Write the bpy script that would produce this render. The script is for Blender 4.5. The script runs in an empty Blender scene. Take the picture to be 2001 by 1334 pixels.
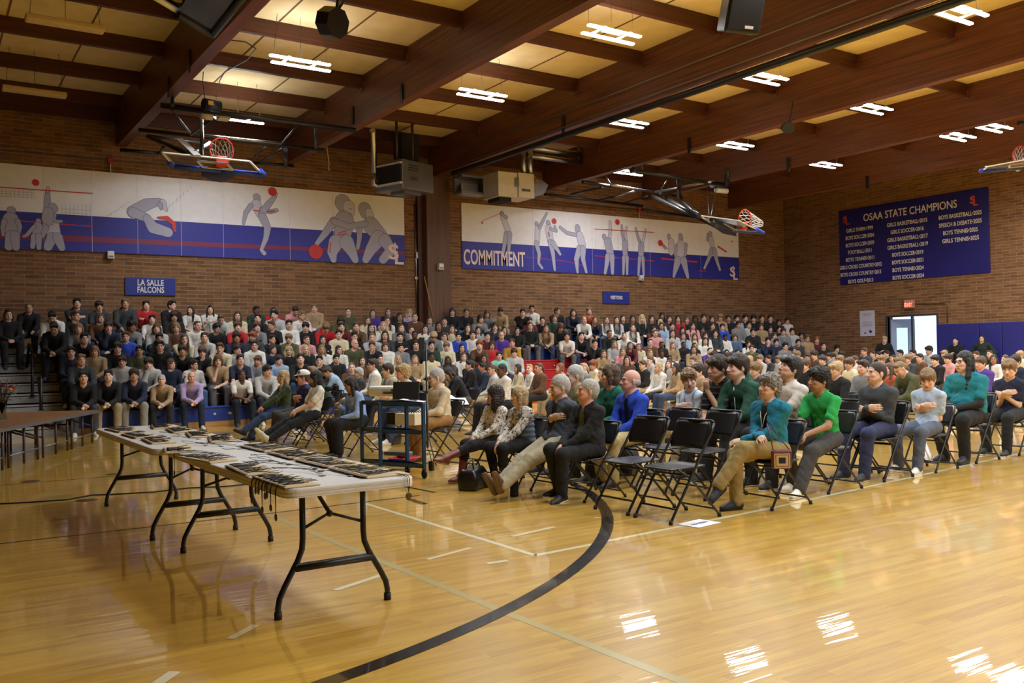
import bpy, bmesh, math, random
import numpy as np
from mathutils import Vector, Matrix, Euler
# ---------------------------------------------------------------- camera, world, exposure
SC = bpy.context.scene
COL = SC.collection
random.seed(7); RNG = np.random.default_rng(7)
CAM_H = 1.42; FPX = 1765.0
def _axes():
    yaw, pit, rol = math.radians(33.532), math.radians(.683), math.radians(1.095)
    F = np.array([math.sin(yaw)*math.cos(pit), math.cos(yaw)*math.cos(pit), math.sin(pit)])
    R = np.array([math.cos(yaw), -math.sin(yaw), 0.]); D = np.cross(F, R)
    c, s = math.cos(rol), math.sin(rol)
    return c*R+s*D, -s*R+c*D, F
CR, CD, CF = _axes()
def at(px, py, ax, val):
    """point of the photograph's sight line that has the given world coordinate"""
    d = CR*(px-1000.5)/FPX + CD*(py-667)/FPX + CF
    o = np.array([0, 0, CAM_H]); t = (val-o[ax])/d[ax]
    return Vector(o+t*d)
def to_px(p):
    q = np.array(p)-np.array([0, 0, CAM_H]); z = q@CF
    return 1000.5+FPX*(q@CR)/z, 667+FPX*(q@CD)/z, z
cam = bpy.data.cameras.new('camera'); camo = bpy.data.objects.new('camera', cam); COL.objects.link(camo)
cam.sensor_width = 36; cam.lens = FPX/2001*36; cam.clip_end = 200
camo.matrix_world = Matrix(((CR[0], -CD[0], -CF[0], 0), (CR[1], -CD[1], -CF[1], 0), (CR[2], -CD[2], -CF[2], CAM_H), (0, 0, 0, 1)))
SC.camera = camo
w = bpy.data.worlds.new('daylight'); SC.world = w; w.use_nodes = True
w.node_tree.nodes['Background'].inputs[0].default_value = (.62, .78, 1, 1)
w.node_tree.nodes['Background'].inputs[1].default_value = 1.6
SC.view_settings.view_transform = 'Standard'; SC.view_settings.look = 'None'
SC.view_settings.exposure = 0.0; SC.view_settings.gamma = 1; SC.view_settings.use_curve_mapping = False
SC.cycles.use_denoising = True; SC.cycles.max_bounces = 6; SC.cycles.diffuse_bounces = 3
SC.cycles.glossy_bounces = 3; SC.cycles.transmission_bounces = 4; SC.cycles.transparent_max_bounces = 6
SC.cycles.caustics_reflective = False; SC.cycles.caustics_refractive = False
SC.cycles.sample_clamp_indirect = 4.0; SC.cycles.use_light_tree = True
LAMP_W = 130.0           # watts of one ceiling fixture
# room numbers (metres)
YW, XR, XL, YB = 23.0, 27.82, -8.0, -14.0     # mural wall, right wall, left wall, wall behind the camera
DECK, BEAM0, JOIST0 = 7.5, 6.49, 7.25
# ---------------------------------------------------------------- materials
def srgb(h):
    if isinstance(h, str):
        h = h.lstrip('#'); c = [int(h[i:i+2], 16)/255 for i in (0, 2, 4)]
    else: c = [v/255 for v in h]
    return tuple(v/12.92 if v <= .04045 else ((v+.055)/1.055)**2.4 for v in c)
class NT:
    def __init__(s, name):
        s.m = bpy.data.materials.new(name); s.m.use_nodes = True
        s.t = s.m.node_tree; s.b = s.t.nodes['Principled BSDF']
    def n(s, kind, **kw):
        nd = s.t.nodes.new('ShaderNode'+kind)
        for k, v in kw.items():
            if k in ('op', 'operation'): nd.operation = v
            elif hasattr(nd, k) and not k[0].isupper(): setattr(nd, k, v)
        return nd
    def l(s, a, b): s.t.links.new(a, b)
    def geo(s): return s.n('NewGeometry').outputs['Position']
    def obj(s): return s.n('TexCoord').outputs['Object']
    def ramp(s, fac, stops):
        r = s.n('ValToRGB'); e = r.color_ramp.elements
        while len(e) < len(stops): e.new(.5)
        for q, (p, c) in zip(e, stops): q.position = p; q.color = (*c, 1)
        s.l(fac, r.inputs[0]); return r.outputs[0]
    def mix(s, fac, a, b, blend='MIX'):
        m = s.n('Mix', data_type='RGBA'); m.blend_type = blend
        for v, i in ((fac, 0), (a, 6), (b, 7)):
            if hasattr(v, 'links'): s.l(v, m.inputs[i])
            else: m.inputs[i].default_value = v if i == 0 else (*v, 1)
        return m.outputs[2]
    def noise(s, vec, scale, detail=3, rough=.5, dist=0):
        q = s.n('TexNoise'); q.inputs['Scale'].default_value = scale; q.inputs['Detail'].default_value = detail
        q.inputs['Roughness'].default_value = rough; q.inputs['Distortion'].default_value = dist
        s.l(vec, q.inputs['Vector']); return q.outputs['Fac']
    def scale(s, vec, sc, rot=(0, 0, 0)):
        q = s.n('Mapping'); q.inputs['Scale'].default_value = sc; q.inputs['Rotation'].default_value = rot
        s.l(vec, q.inputs['Vector']); return q.outputs[0]
    def bump(s, h, strength=.3, dist=.01):
        q = s.n('Bump'); q.inputs['Strength'].default_value = strength; q.inputs['Distance'].default_value = dist
        s.l(h, q.inputs['Height']); s.l(q.outputs[0], s.b.inputs['Normal']); return q
    def set(s, **kw):
        for k, v in kw.items():
            i = s.b.inputs[k.replace('_', ' ')]
            if hasattr(v, 'links'): s.l(v, i)
            else: i.default_value = (*v, 1) if isinstance(v, tuple) and len(v) == 3 else v
        return s
def flat(name, c, rough=.6, metal=0, **kw):
    t = NT(name); c = srgb(c) if isinstance(c, str) else c
    nz = t.noise(t.obj(), 6, 2)
    t.set(Base_Color=t.mix(nz, tuple(v*.92 for v in c), tuple(min(1, v*1.06) for v in c)), Roughness=rough, Metallic=metal, **kw)
    return t.m
def wood(name, a, b, axis, rough=.45, s=1.0):
    """grain running along the given world axis, laminated layers across it"""
    t = NT(name); g = t.geo()
    sc = [9*s, 9*s, 9*s]; sc[axis] = .5*s
    n1 = t.noise(t.scale(g, sc), 2.2, 6, .62, .6)
    sc2 = [2.2, 2.2, 26]; sc2[axis] = .35
    if axis == 2: sc2 = [9, 9, .25]
    br = t.noise(t.scale(g, sc2), 1.3, 1)
    f = t.mix(.55, n1, br)
    t.set(Base_Color=t.ramp(f, [(.3, srgb(a)), (.7, srgb(b))]), Roughness=rough)
    t.bump(n1, .12, .004); return t.m
def brick(name, u):
    t = NT(name); g = t.geo(); sp = t.n('SeparateXYZ'); t.l(g, sp.inputs[0]); cb = t.n('CombineXYZ')
    t.l(sp.outputs[u], cb.inputs[0]); t.l(sp.outputs[2], cb.inputs[1])
    b = t.n('TexBrick'); t.l(cb.outputs[0], b.inputs['Vector'])
    for k, v in dict(Scale=1, **{'Mortar Size': .0065, 'Mortar Smooth': .3, 'Bias': -.1, 'Brick Width': .42, 'Row Height': .094}).items(): b.inputs[k].default_value = v
    b.offset = .5; b.inputs['Color1'].default_value = (*srgb('#85603f'), 1); b.inputs['Color2'].default_value = (*srgb('#583a24'), 1)
    b.inputs['Mortar'].default_value = (*srgb('#a98c70'), 1)
    n = t.noise(t.scale(cb.outputs[0], (1.6, 7, 1)), 1.7, 3)
    t.set(Base_Color=t.mix(.34, b.outputs[0], t.ramp(n, [(.35, srgb('#4f3822')), (.65, srgb('#8e6644'))])), Roughness=.85)
    t.bump(b.outputs['Fac'], -.4, .008); return t.m
def floor_mat():
    t = NT('maple_strip_floor'); g = t.geo()
    b = t.n('TexBrick'); t.l(g, b.inputs['Vector'])
    for k, v in dict(Scale=1, **{'Mortar Size': .0006, 'Mortar Smooth': .2, 'Bias': 0., 'Brick Width': .85, 'Row Height': .057}).items(): b.inputs[k].default_value = v
    b.offset = .37; b.offset_frequency = 3; b.squash = 1.3; b.squash_frequency = 2
    b.inputs['Color1'].default_value = (*srgb('#deb34a'), 1); b.inputs['Color2'].default_value = (*srgb('#b98628'), 1)
    b.inputs['Mortar'].default_value = (*srgb('#a87a44'), 1)
    n = t.noise(t.scale(g, (1.2, 22, 1)), 1.5, 4, .6)
    gr = t.noise(t.scale(g, (5, 160, 1)), 1.0, 3, .6)
    c = t.mix(.36, b.outputs[0], t.ramp(n, [(.3, srgb('#b07f24')), (.55, srgb('#d9ac3e')), (.75, srgb('#e3be58'))]))
    c = t.mix(.18, c, t.ramp(gr, [(.35, srgb('#b08232')), (.65, srgb('#eed07c'))]))
    t.set(Base_Color=c, Roughness=.32, Coat_Weight=1.0, Coat_Roughness=.022, Coat_IOR=1.55)
    w1 = t.noise(t.scale(g, (1.3, 15, 1)), 1.0, 2)
    q = t.bump(w1, .08, .012); t.l(q.outputs[0], t.b.inputs['Coat Normal']); return t.m
def objcol(name, rough=.85, kind='cloth'):
    """material whose colour is the object's own colour"""
    t = NT(name); oi = t.n('ObjectInfo'); c = oi.outputs['Color']; o = t.obj()
    if kind == 'skin':
        a = t.n('Attribute', attribute_name='Col'); c = t.mix(1., c, a.outputs['Color'], 'MULTIPLY')
        n = t.noise(o, 60, 3); t.bump(n, .10, .002)
        t.set(Specular_IOR_Level=.35, Subsurface_Weight=.0)
    elif kind == 'hair':
        n = t.noise(t.scale(o, (70, 70, 9)), 2.0, 4, .7)
        c = t.mix(n, c, t.mix(.5, c, (.55, .42, .30)), 'MIX') if False else t.mix(1., c, t.ramp(n, [(.35, (.45, .45, .45)), (.7, (1.5, 1.45, 1.4))]), 'MULTIPLY')
        t.bump(n, .9, .012)
    else:
        n = t.noise(o, 9, 4, .6, .5); n2 = t.noise(o, 240, 1)
        c = t.mix(1., c, t.ramp(n, [(.3, (.86, .86, .86)), (.7, (1.08, 1.08, 1.08))]), 'MULTIPLY')
        t.bump(t.mix(.05, n, n2), .35, .03)
    t.set(Base_Color=c, Roughness=rough); return t.m
def striped(name, base, cols, axis=2, freq=12, kind='stripe'):
    t = NT(name); o = t.obj(); sp = t.n('SeparateXYZ'); t.l(o, sp.inputs[0])
    if kind == 'stripe':
        m = t.n('Math', op='MULTIPLY'); m.inputs[1].default_value = freq; t.l(sp.outputs[axis], m.inputs[0])
        f = t.n('Math', op='FRACT'); t.l(m.outputs[0], f.inputs[0])
        g = t.n('Math', op='GREATER_THAN'); g.inputs[1].default_value = .78; t.l(f.outputs[0], g.inputs[0]); fac = g.outputs[0]
    else:
        v = t.noise(o, freq, 3, .7); g = t.n('Math', op='GREATER_THAN'); g.inputs[1].default_value = .56; t.l(v, g.inputs[0]); fac = g.outputs[0]
    t.set(Base_Color=t.mix(fac, srgb(base), srgb(cols)), Roughness=.85)
    t.bump(t.noise(o, 9, 4), .5, .03); return t.m
def glass(name, tint=(.8, .88, .9), alpha=.35):
    t = NT(name); t.set(Base_Color=tint, Roughness=.05, Transmission_Weight=1.0, IOR=1.05, Specular_IOR_Level=.6); return t.m
def emit(name, c, s):
    t = NT(name); t.set(Base_Color=(.8, .8, .8), Emission_Color=c, Emission_Strength=s, Roughness=.5); return t.m
M = {}
M['brickY'] = brick('brown_brick_long_wall', 0); M['brickX'] = brick('brown_brick_end_wall', 1)
M['floor'] = floor_mat()
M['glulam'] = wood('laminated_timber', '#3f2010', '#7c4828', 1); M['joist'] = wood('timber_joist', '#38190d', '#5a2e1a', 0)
M['column'] = wood('timber_column', '#442a18', '#6a4830', 2)
M['ply'] = wood('pale_plywood', '#a87c42', '#d0a468', 0, .5)
def deck_mat():
    t = NT('ceiling_panel'); g = t.geo(); n = t.noise(t.scale(g, (2, 1.5, 1)), 1.2, 4, .5)
    t.set(Base_Color=t.ramp(n, [(.3, srgb('#d6c090')), (.7, srgb('#e4d2a6'))]), Roughness=.9); return t.m
M['deck'] = deck_mat()
M['seam'] = flat('ceiling_batten', '#6b4e30', .8)
M['black'] = flat('black_metal', '#0f1012', .38, .0); M['blackpl'] = flat('black_plastic', '#15161a', .33)
M['rubber'] = flat('black_rubber', '#0a0a0b', .7); M['blackpaint'] = flat('black_court_paint', '#1a1a1c', .25, Coat_Weight=1., Coat_Roughness=.05)
M['cream'] = flat('cream_court_paint', '#efe4bc', .3, Coat_Weight=1., Coat_Roughness=.05); M['tan'] = flat('faded_tan_court_paint', '#c4b478', .3, Coat_Weight=1., Coat_Roughness=.05)
M['white'] = flat('white_paint', '#d9d9d6', .5); M['tablewhite'] = flat('white_moulded_plastic', '#cfcdc8', .42)
M['chrome'] = flat('brushed_steel', '#a9abad', .28, 1.); M['steel'] = flat('galvanised_sheet', '#8f9193', .4, .85)
M['zinc'] = flat('grey_enamel_sheet', '#d0cdc4', .45, .1); M['darkgrille'] = flat('dark_grille', '#141414', .8)
M['cart'] = flat('navy_powder_coat', '#1d3f66', .4); M['blue'] = flat('royal_blue_panel', '#1b2a86', .45)
M['bluepad'] = flat('blue_vinyl_pad', '#25277a', .5); M['bluebench'] = flat('blue_bench_plastic', '#1d3c9a', .4)
M['redbench'] = flat('red_bench_plastic', '#b01f26', .4); M['greybench'] = flat('grey_bench_plastic', '#b4b8bc', .45)
M['greydeck'] = flat('grey_bleacher_deck', '#4c4e50', .6); M['hoopred'] = flat('orange_red_rim', '#d2361c', .4)
M['net'] = flat('white_cord', '#d6d0c4', .8); M['hooppad'] = flat('blue_backboard_pad', '#2b45b8', .5)
M['boardglass'] = glass('backboard_glass'); M['glassjar'] = glass('clear_glass')
M['brown'] = wood('brown_stage_laminate', '#7a5334', '#94683f', 0, .35); M['stageleg'] = flat('brown_stage_leg', '#3a281c', .5)
M['card'] = flat('kraft_cardboard', '#d5bd92', .8); M['cord'] = flat('black_satin_cord', '#0b0b0d', .6)
M['bronze'] = flat('antique_bronze', '#6b5530', .4, .8); M['pewter'] = flat('grey_pewter', '#77777a', .4, .6)
M['paper'] = flat('white_paper', '#e2e2e8', .7); M['redcable'] = flat('red_cable', '#b0304a', .5); M['yellow'] = flat('yellow_tube', '#c9a13a', .5)
M['muralwhite'] = flat('pale_printed_vinyl', '#e6e7f0', .45); M['muralblue'] = flat('blue_printed_vinyl', '#2a2f96', .45)
M['muralred'] = flat('red_printed_vinyl', '#c8322e', .5); M['muralwine'] = flat('wine_printed_vinyl', '#7c2b52', .5)
M['figink'] = flat('dark_ink_outline', '#4a4c74', .6); M['figfill'] = flat('lilac_grey_print', '#a7a8c2', .6); M['figlight'] = flat('pale_lilac_print', '#c6c6da', .6)
M['signwhite'] = flat('white_lettering', '#dedad4', .5); M['boardblue'] = flat('deep_navy_board', '#17146e', .4)
M['logored'] = flat('orange_red_emblem', '#b8442c', .5); M['pinkwhite'] = flat('pale_pink_lettering', '#e6d2cf', .5)
M['doorgrey'] = flat('dark_grey_door_frame', '#343a42', .5); M['doorleaf'] = flat('grey_door_leaf', '#8793a8', .5)
M['exitred'] = emit('lit_exit_letters', (1, .12, .06), 3.0); M['tube'] = emit('lit_led_tube', (.97, .98, 1), 22.0)
M['tubeoff'] = flat('unlit_diffuser', '#c9b591', .5); M['lens'] = emit('lit_projector_lens', (.5, .8, 1), 4.0)
M['green'] = flat('green_leaf', '#33502a', .6); M['darkred'] = flat('dark_red_petal', '#7a1a22', .7); M['orange'] = flat('orange_petal', '#c87a2a', .7); M['stem'] = flat('brown_twig', '#4a3b25', .8)
M['leather'] = flat('brown_leather', '#6e3420', .38); M['leatherdk'] = flat('black_leather', '#121212', .33); M['bag'] = flat('maroon_leather', '#5c1f26', .4); M['bagtan'] = flat('tan_bag_panel', '#b09a70', .6)
M['skin'] = objcol('skin', .55, 'skin'); M['cloth'] = objcol('woven_cloth', .9); M['hair'] = objcol('hair', .5, 'hair'); M['shoe'] = objcol('shoe_upper', .6)
# ---------------------------------------------------------------- mesh helpers
def link(name, me, mat=None, parent=None, loc=None, rotz=None):
    o = bpy.data.objects.new(name, me); COL.objects.link(o)
    if mat and me is not None and len(me.materials) == 0: me.materials.append(mat)
    if parent: o.parent = parent
    if loc is not None: o.location = loc
    if rotz is not None: o.rotation_euler = (0, 0, rotz)
    return o
def thing(name, label, cat, loc=(0, 0, 0), rotz=0, group=None):
    o = bpy.data.objects.new(name, None); COL.objects.link(o); o.empty_display_size = .1
    o.location = loc; o.rotation_euler = (0, 0, rotz); return tag(o, label, cat, group)
def tag(o, label=None, cat=None, group=None, kind=None):
    for k, v in (('label', label), ('category', cat), ('group', group), ('kind', kind)):
        if v: o[k] = v
    return o
class MB:
    """collects simple shapes into one mesh"""
    def __init__(s): s.v = []; s.f = []; s.sm = []
    def add(s, v, f, smooth=False):
        n = len(s.v); s.v += [tuple(p) for p in v]; s.f += [tuple(i+n for i in q) for q in f]; s.sm += [smooth]*len(f); return s
    def box(s, lo, hi, M4=None):
        x0, y0, z0 = lo; x1, y1, z1 = hi
        v = [Vector(p) for p in ((x0, y0, z0), (x1, y0, z0), (x1, y1, z0), (x0, y1, z0), (x0, y0, z1), (x1, y0, z1), (x1, y1, z1), (x0, y1, z1))]
        if M4 is not None: v = [M4@p for p in v]
        return s.add(v, [(0, 3, 2, 1), (4, 5, 6, 7), (0, 1, 5, 4), (1, 2, 6, 5), (2, 3, 7, 6), (3, 0, 4, 7)])
    def bbox(s, lo, hi, b=.01, M4=None):
        """box with bevelled edges"""
        bm = bmesh.new(); bmesh.ops.create_cube(bm, size=1)
        for v in bm.verts: v.co = Vector([lo[i]+(v.co[i]+.5)*(hi[i]-lo[i]) for i in range(3)])
        bmesh.ops.bevel(bm, geom=bm.edges[:], offset=b, segments=2, affect='EDGES', profile=.5)
        return s.bm(bm, M4)
    def bm(s, bm, M4=None, smooth=False):
        bm.verts.index_update(); v = [(M4@q.co if M4 is not None else q.co.copy()) for q in bm.verts]
        s.add(v, [[w_.index for w_ in f.verts] for f in bm.faces], smooth); bm.free(); return s
    def quad(s, a, b, c, d): return s.add([a, b, c, d], [(0, 1, 2, 3)])
    def slab(s, pts, nrm):
        """polygon given a thickness along nrm"""
        n = len(pts); p = [Vector(q) for q in pts]; nv = Vector(nrm)
        return s.add(p+[q+nv for q in p], [tuple(range(n))[::-1], tuple(range(n, 2*n))]+[(i, (i+1) % n, n+(i+1) % n, n+i) for i in range(n)])
    def tube(s, pts, r, n=8, closed=False, cap=True):
        pts = [Vector(p) for p in pts]; m = len(pts); rs = r if isinstance(r, (list, tuple)) else [r]*m
        up = None; V = []
        for i, p in enumerate(pts):
            if closed: t = pts[(i+1) % m]-pts[i-1]
            else: t = pts[min(i+1, m-1)]-pts[max(i-1, 0)]
            t.normalize()
            if up is None:
                up = Vector((0, 0, 1)) if abs(t.z) < .9 else Vector((1, 0, 0))
            a = t.cross(up)
            if a.length < 1e-4: a = t.orthogonal()
            a.normalize(); up = a.cross(t).normalized()
            for k in range(n):
                c = 2*math.pi*k/n; V.append(p+(a*math.cos(c)+up*math.sin(c))*rs[i])
        Fc = []; mm = m if closed else m-1
        for i in range(mm):
            j = (i+1) % m
            for k in range(n): Fc.append((i*n+k, i*n+(k+1) % n, j*n+(k+1) % n, j*n+k))
        s.add(V, Fc, True)
        if cap and not closed:
            b = len(s.v)-len(V); s.f += [tuple(b+k for k in range(n))[::-1], tuple(b+(m-1)*n+k for k in range(n))]; s.sm += [False]*2
        return s
    def cyl(s, a, b, r, n=16): return s.tube([a, b], r, n)
    def lathe(s, prof, c=(0, 0, 0), n=24):
        V = [(c[0]+r*math.cos(2*math.pi*k/n), c[1]+r*math.sin(2*math.pi*k/n), c[2]+z) for r, z in prof for k in range(n)]
        Fc = [(i*n+k, i*n+(k+1) % n, (i+1)*n+(k+1) % n, (i+1)*n+k) for i in range(len(prof)-1) for k in range(n)]
        return s.add(V, Fc, True)
    def sphere(s, c, r, sc=(1, 1, 1), u=14, v=9):
        bm = bmesh.new(); bmesh.ops.create_uvsphere(bm, u_segments=u, v_segments=v, radius=r)
        for q in bm.verts: q.co = Vector((q.co.x*sc[0]+c[0], q.co.y*sc[1]+c[1], q.co.z*sc[2]+c[2]))
        return s.bm(bm, None, True)
    def mesh(s, name, mat=None):
        me = bpy.data.meshes.new(name); me.from_pydata(s.v, [], s.f); me.polygons.foreach_set('use_smooth', s.sm); me.update()
        if mat: me.materials.append(mat)
        return me
    def build(s, name, mat, parent=None, loc=None, rotz=None): return link(name, s.mesh(name, mat), mat, parent, loc, rotz)
def struct(name, mb, mat):
    o = mb.build(name, mat); o['kind'] = 'structure'; return o
def text_mesh(txt, size, mat, width=None, bold=0.0, depth=.004, align='CENTER'):
    """lettering as a mesh in its own x-y plane, centred; width squeezes it to that many metres"""
    c = bpy.data.curves.new('lettering', 'FONT'); c.body = txt; c.size = size; c.align_x = align; c.align_y = 'CENTER'
    c.extrude = depth; c.offset = bold; c.resolution_u = 3
    o = bpy.data.objects.new('lettering', c); COL.objects.link(o)
    dg = bpy.context.evaluated_depsgraph_get(); me = bpy.data.meshes.new_from_object(o.evaluated_get(dg))
    bpy.data.objects.remove(o)
    if width:
        xs = [v.co.x for v in me.vertices]; k = width/(max(xs)-min(xs))
        for v in me.vertices: v.co.x *= k
    me.materials.clear(); me.materials.append(mat); return me
RY = Matrix(((1, 0, 0, 0), (0, 0, -1, 0), (0, 1, 0, 0), (0, 0, 0, 1)))        # text plane -> wall facing -Y
RX = Matrix(((0, 0, -1, 0), (-1, 0, 0, 0), (0, 1, 0, 0), (0, 0, 0, 1)))       # text plane -> wall facing -X
def put_text(name, me, R, loc, parent=None):
    o = link(name, me, None, parent)
    m = R.copy(); m.translation = Vector(loc)
    o.matrix_basis = (parent.matrix_basis.inverted()@m) if parent else m
    return o
# ---------------------------------------------------------------- the hall
struct('floor', MB().box((XL, YB, -.1), (XR, YW, 0)), M['floor'])
struct('wall_back', MB().box((XL, YW, 0), (XR+.3, YW+.3, DECK+.3)), M['brickY'])
dl, dr = at(1734, 618, 0, XR), at(1830, 614, 0, XR)       # door opening in the right wall
DY0, DY1, DZ = dr.y, dl.y, 2.37
struct('wall_right', MB().box((XR, YB, 0), (XR+.3, DY0, DECK+.3)).box((XR, DY1, 0), (XR+.3, YW, DECK+.3)).box((XR, DY0, DZ), (XR+.3, DY1, DECK+.3)), M['brickX'])
struct('wall_left', MB().box((XL-.3, YB, 0), (XL, YW+.3, DECK+.3)), M['brickX'])
struct('wall_front', MB().box((XL-.3, YB-.3, 0), (XR+.3, YB, DECK+.3)), M['brickY'])
struct('ceiling', MB().box((XL-.3, YB-.3, DECK), (XR+.3, YW+.3, DECK+.15)), M['deck'])
# door frame, mullion and the leaf that stands open
mb = MB().box((XR-.02, DY0-.06, 0), (XR+.12, DY0, DZ+.06)).box((XR-.02, DY1, 0), (XR+.12, DY1+.06, DZ+.06)).box((XR-.02, DY0, DZ), (XR+.12, DY1, DZ+.06))
dm = at(1782, 640, 0, XR).y
mb.box((XR, dm-.035, 0), (XR+.08, dm+.035, DZ))
d1 = struct('door_1', mb, M['doorgrey'])
lf = MB().bbox((-.02, -.86, .01), (.03, -.62, 2.3), .004).bbox((-.02, -.2, .01), (.03, 0, 2.3), .004).box((-.02, -.62, .01), (.03, -.2, .9)).box((-.02, -.62, 2.0), (.03, -.2, 2.3))
leaf = lf.build('door_leaf', M['doorleaf'], d1); leaf.matrix_basis = Matrix.Translation((XR+.1, DY1-.05, 0))@Matrix.Rotation(math.radians(62), 4, 'Z')
MB().box((0, -.62, .9), (.01, -.2, 2.0)).build('door_glass', M['glassjar'], leaf)
MB().cyl((-.06, -.75, 1.0), (-.06, -.2, 1.0), .018).build('push_bar', M['chrome'], leaf)
# ceiling: main beams, joists, battens
BX = [0.0, 4.17, 8.30, 12.55, 16.62, 20.75, 24.9, -4.1]
for bx in BX:
    mb = MB(); mb.box((bx-.11, YB, BEAM0), (bx+.11, YW, DECK))
    o = struct('ceiling_beam', mb, M['glulam'])
JY = [20.2-2.13*k for k in range(16)]
xs = sorted(BX)
for k in range(len(xs)+1):
    a = xs[k-1]+.11 if k else XL; b = xs[k]-.11 if k < len(xs) else XR
    if b < 0: continue
    mb = MB(); hb = MB()
    for y in JY+[22.2]:
        mb.box((a, y-.05, JOIST0-.03), (b, y+.05, DECK))
        for xx in (a, b-.012): hb.box((xx-.02, y-.075, JOIST0-.09), (xx+.03, y+.075, JOIST0+.1))
    struct('ceiling_joist', mb, M['joist']); struct('joist_hanger', hb, M['glulam'])
    sm = MB(); n = 3
    for i in range(1, n):
        x = a+(b-a)*i/n; sm.box((x-.014, YB, DECK-.012), (x+.014, YW, DECK))
    struct('ceiling_batten', sm, M['seam'])
    # thin conduit pinned along the top of each beam
struct('wall_shade_band', MB().box((XL, YW-.06, JOIST0-.2), (XR, YW, DECK)), M['joist'])  # dark band standing in for the unlit brick just below the deck
# the timber column under the third beam
cx0, cx1 = at(835, 500, 1, YW-.35).x, at(880, 500, 1, YW-.35).x
struct('timber_column', MB().box((cx0, YW-.35, 0), (cx1, YW, BEAM0)), M['column'])
struct('column_shade_strip', MB().box((cx0-.16, YW-.12, 0), (cx0, YW, BEAM0)), M['joist'])  # dark strip standing in for the shade along the column's left side
mb = MB().cyl((cx0-.2, YW-.04, 2.2), (cx0-.2, YW-.04, 5.7), .025).box((cx0-.22, YW-.1, 4.15), (cx0-.08, YW-.02, 4.32)).box((cx0-.26, YW-.08, 3.55), (cx0-.14, YW-.02, 3.62))
tag(mb.build('wall_conduit', M['chrome']), 'thin vertical metal conduit on the brick beside the timber column', 'conduit')
rp = [at(829, 540, 1, YW-.4), at(838, 580, 1, YW-.4), at(848, 628, 1, YW-.4)]
tag(MB().tube(rp, .012, 6).build('orange_rope', M['orange']), 'thin orange rope hanging across the timber column', 'rope')
# corner conduit, floor-level trim
# ---------------------------------------------------------------- floor markings (paint a fraction of a millimetre proud)
def mark(name, pts, wd, mat, z=.0012):
    v = []; f = []; n = len(pts)
    for i, p in enumerate(pts):
        a, b = Vector(pts[max(i-1, 0)]), Vector(pts[min(i+1, n-1)]); t = (b-a).normalized(); q = Vector((-t.y, t.x))*wd/2
        v += [(p[0]-q.x, p[1]-q.y, z), (p[0]+q.x, p[1]+q.y, z)]
        if i: f.append((2*i-2, 2*i, 2*i+1, 2*i-1))
    mb = MB().add(v, f); return struct(name, mb, mat)
ac, ar = (-.09, 9.89), 6.34
mark('floor_line_arc', [(ac[0]+ar*math.cos(t), ac[1]+ar*math.sin(t)) for t in np.linspace(-2.2, .3, 90)], .10, M['blackpaint'], .0030)
SLY = 5.22
g = lambda x, y: tuple(at(x, y, 2, 0))[:2]
mark('floor_line_side', [g(1187, 1057), (14, 6.05), (20, 6.4), (27, 6.8)] if False else [g(1187, 1057), g(1500, 994), g(2001, 884), (18, 6.25)], .052, M['cream'])
mark('floor_line_corner', [g(715, 984), g(1046, 1085)], .05, M['cream']); mark('floor_line_return', [g(1046, 1085), g(1170, 1061)], .05, M['cream'])
mark('floor_line_faint', [g(225, 873), g(522, 1004), g(975, 1191), g(1340, 1334), (3.3, 0)], .06, M['tan'], .0008)
mark('floor_line_cross', [g(760, 1030), g(1046, 990)], .035, M['tan'], .0009)
mark('floor_line_black', [(-7, 8.75), g(0, 1062), g(180, 1042), g(500, 1006), g(820, 968)], .028, M['blackpaint'], .0022)
mark('floor_line_far', [g(0, 948), g(200, 932), g(415, 917)], .028, M['blackpaint'])
mark('floor_line_bench', [g(330, 880), g(430, 862), g(500, 853)], .05, M['blackpaint'])
for a, b, wd in (((1000, 1048), (1084, 1029), .05), ((655, 1153), (750, 1122), .05), ((835, 1093), (920, 1070), .045), ((952, 1101), (992, 1095), .055),
               ((1160, 1011), (1175, 1011), .04), ((310, 1334), (342, 1312), .06), ((450, 1248), (500, 1221), .05), ((300, 1342), (310, 1334), .06)):
    mark('floor_line_dash', [g(*a), g(*b)], wd, M['cream'], .0016)
mark('floor_line_tick', [g(800, 975), g(830, 985)], .07, M['blackpaint'], .0016)
mark('floor_line_notch', [g(783, 949), g(850, 962)], .04, M['blackpaint'], .0016)
mark('floor_line_wedge', [g(1950, 1352), g(2060, 1304)], .10, M['blackpaint'], .0016)
# floor sockets
for i, (x, y) in enumerate(((169, 977), (225, 926), (60, 940))):
    p = at(x, y, 2, 0); mb = MB().lathe([(0, .003), (.1, .003), (.11, 0)], (p.x, p.y, 0), 24)
    struct('floor_socket', mb, M['bronze'])
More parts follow.
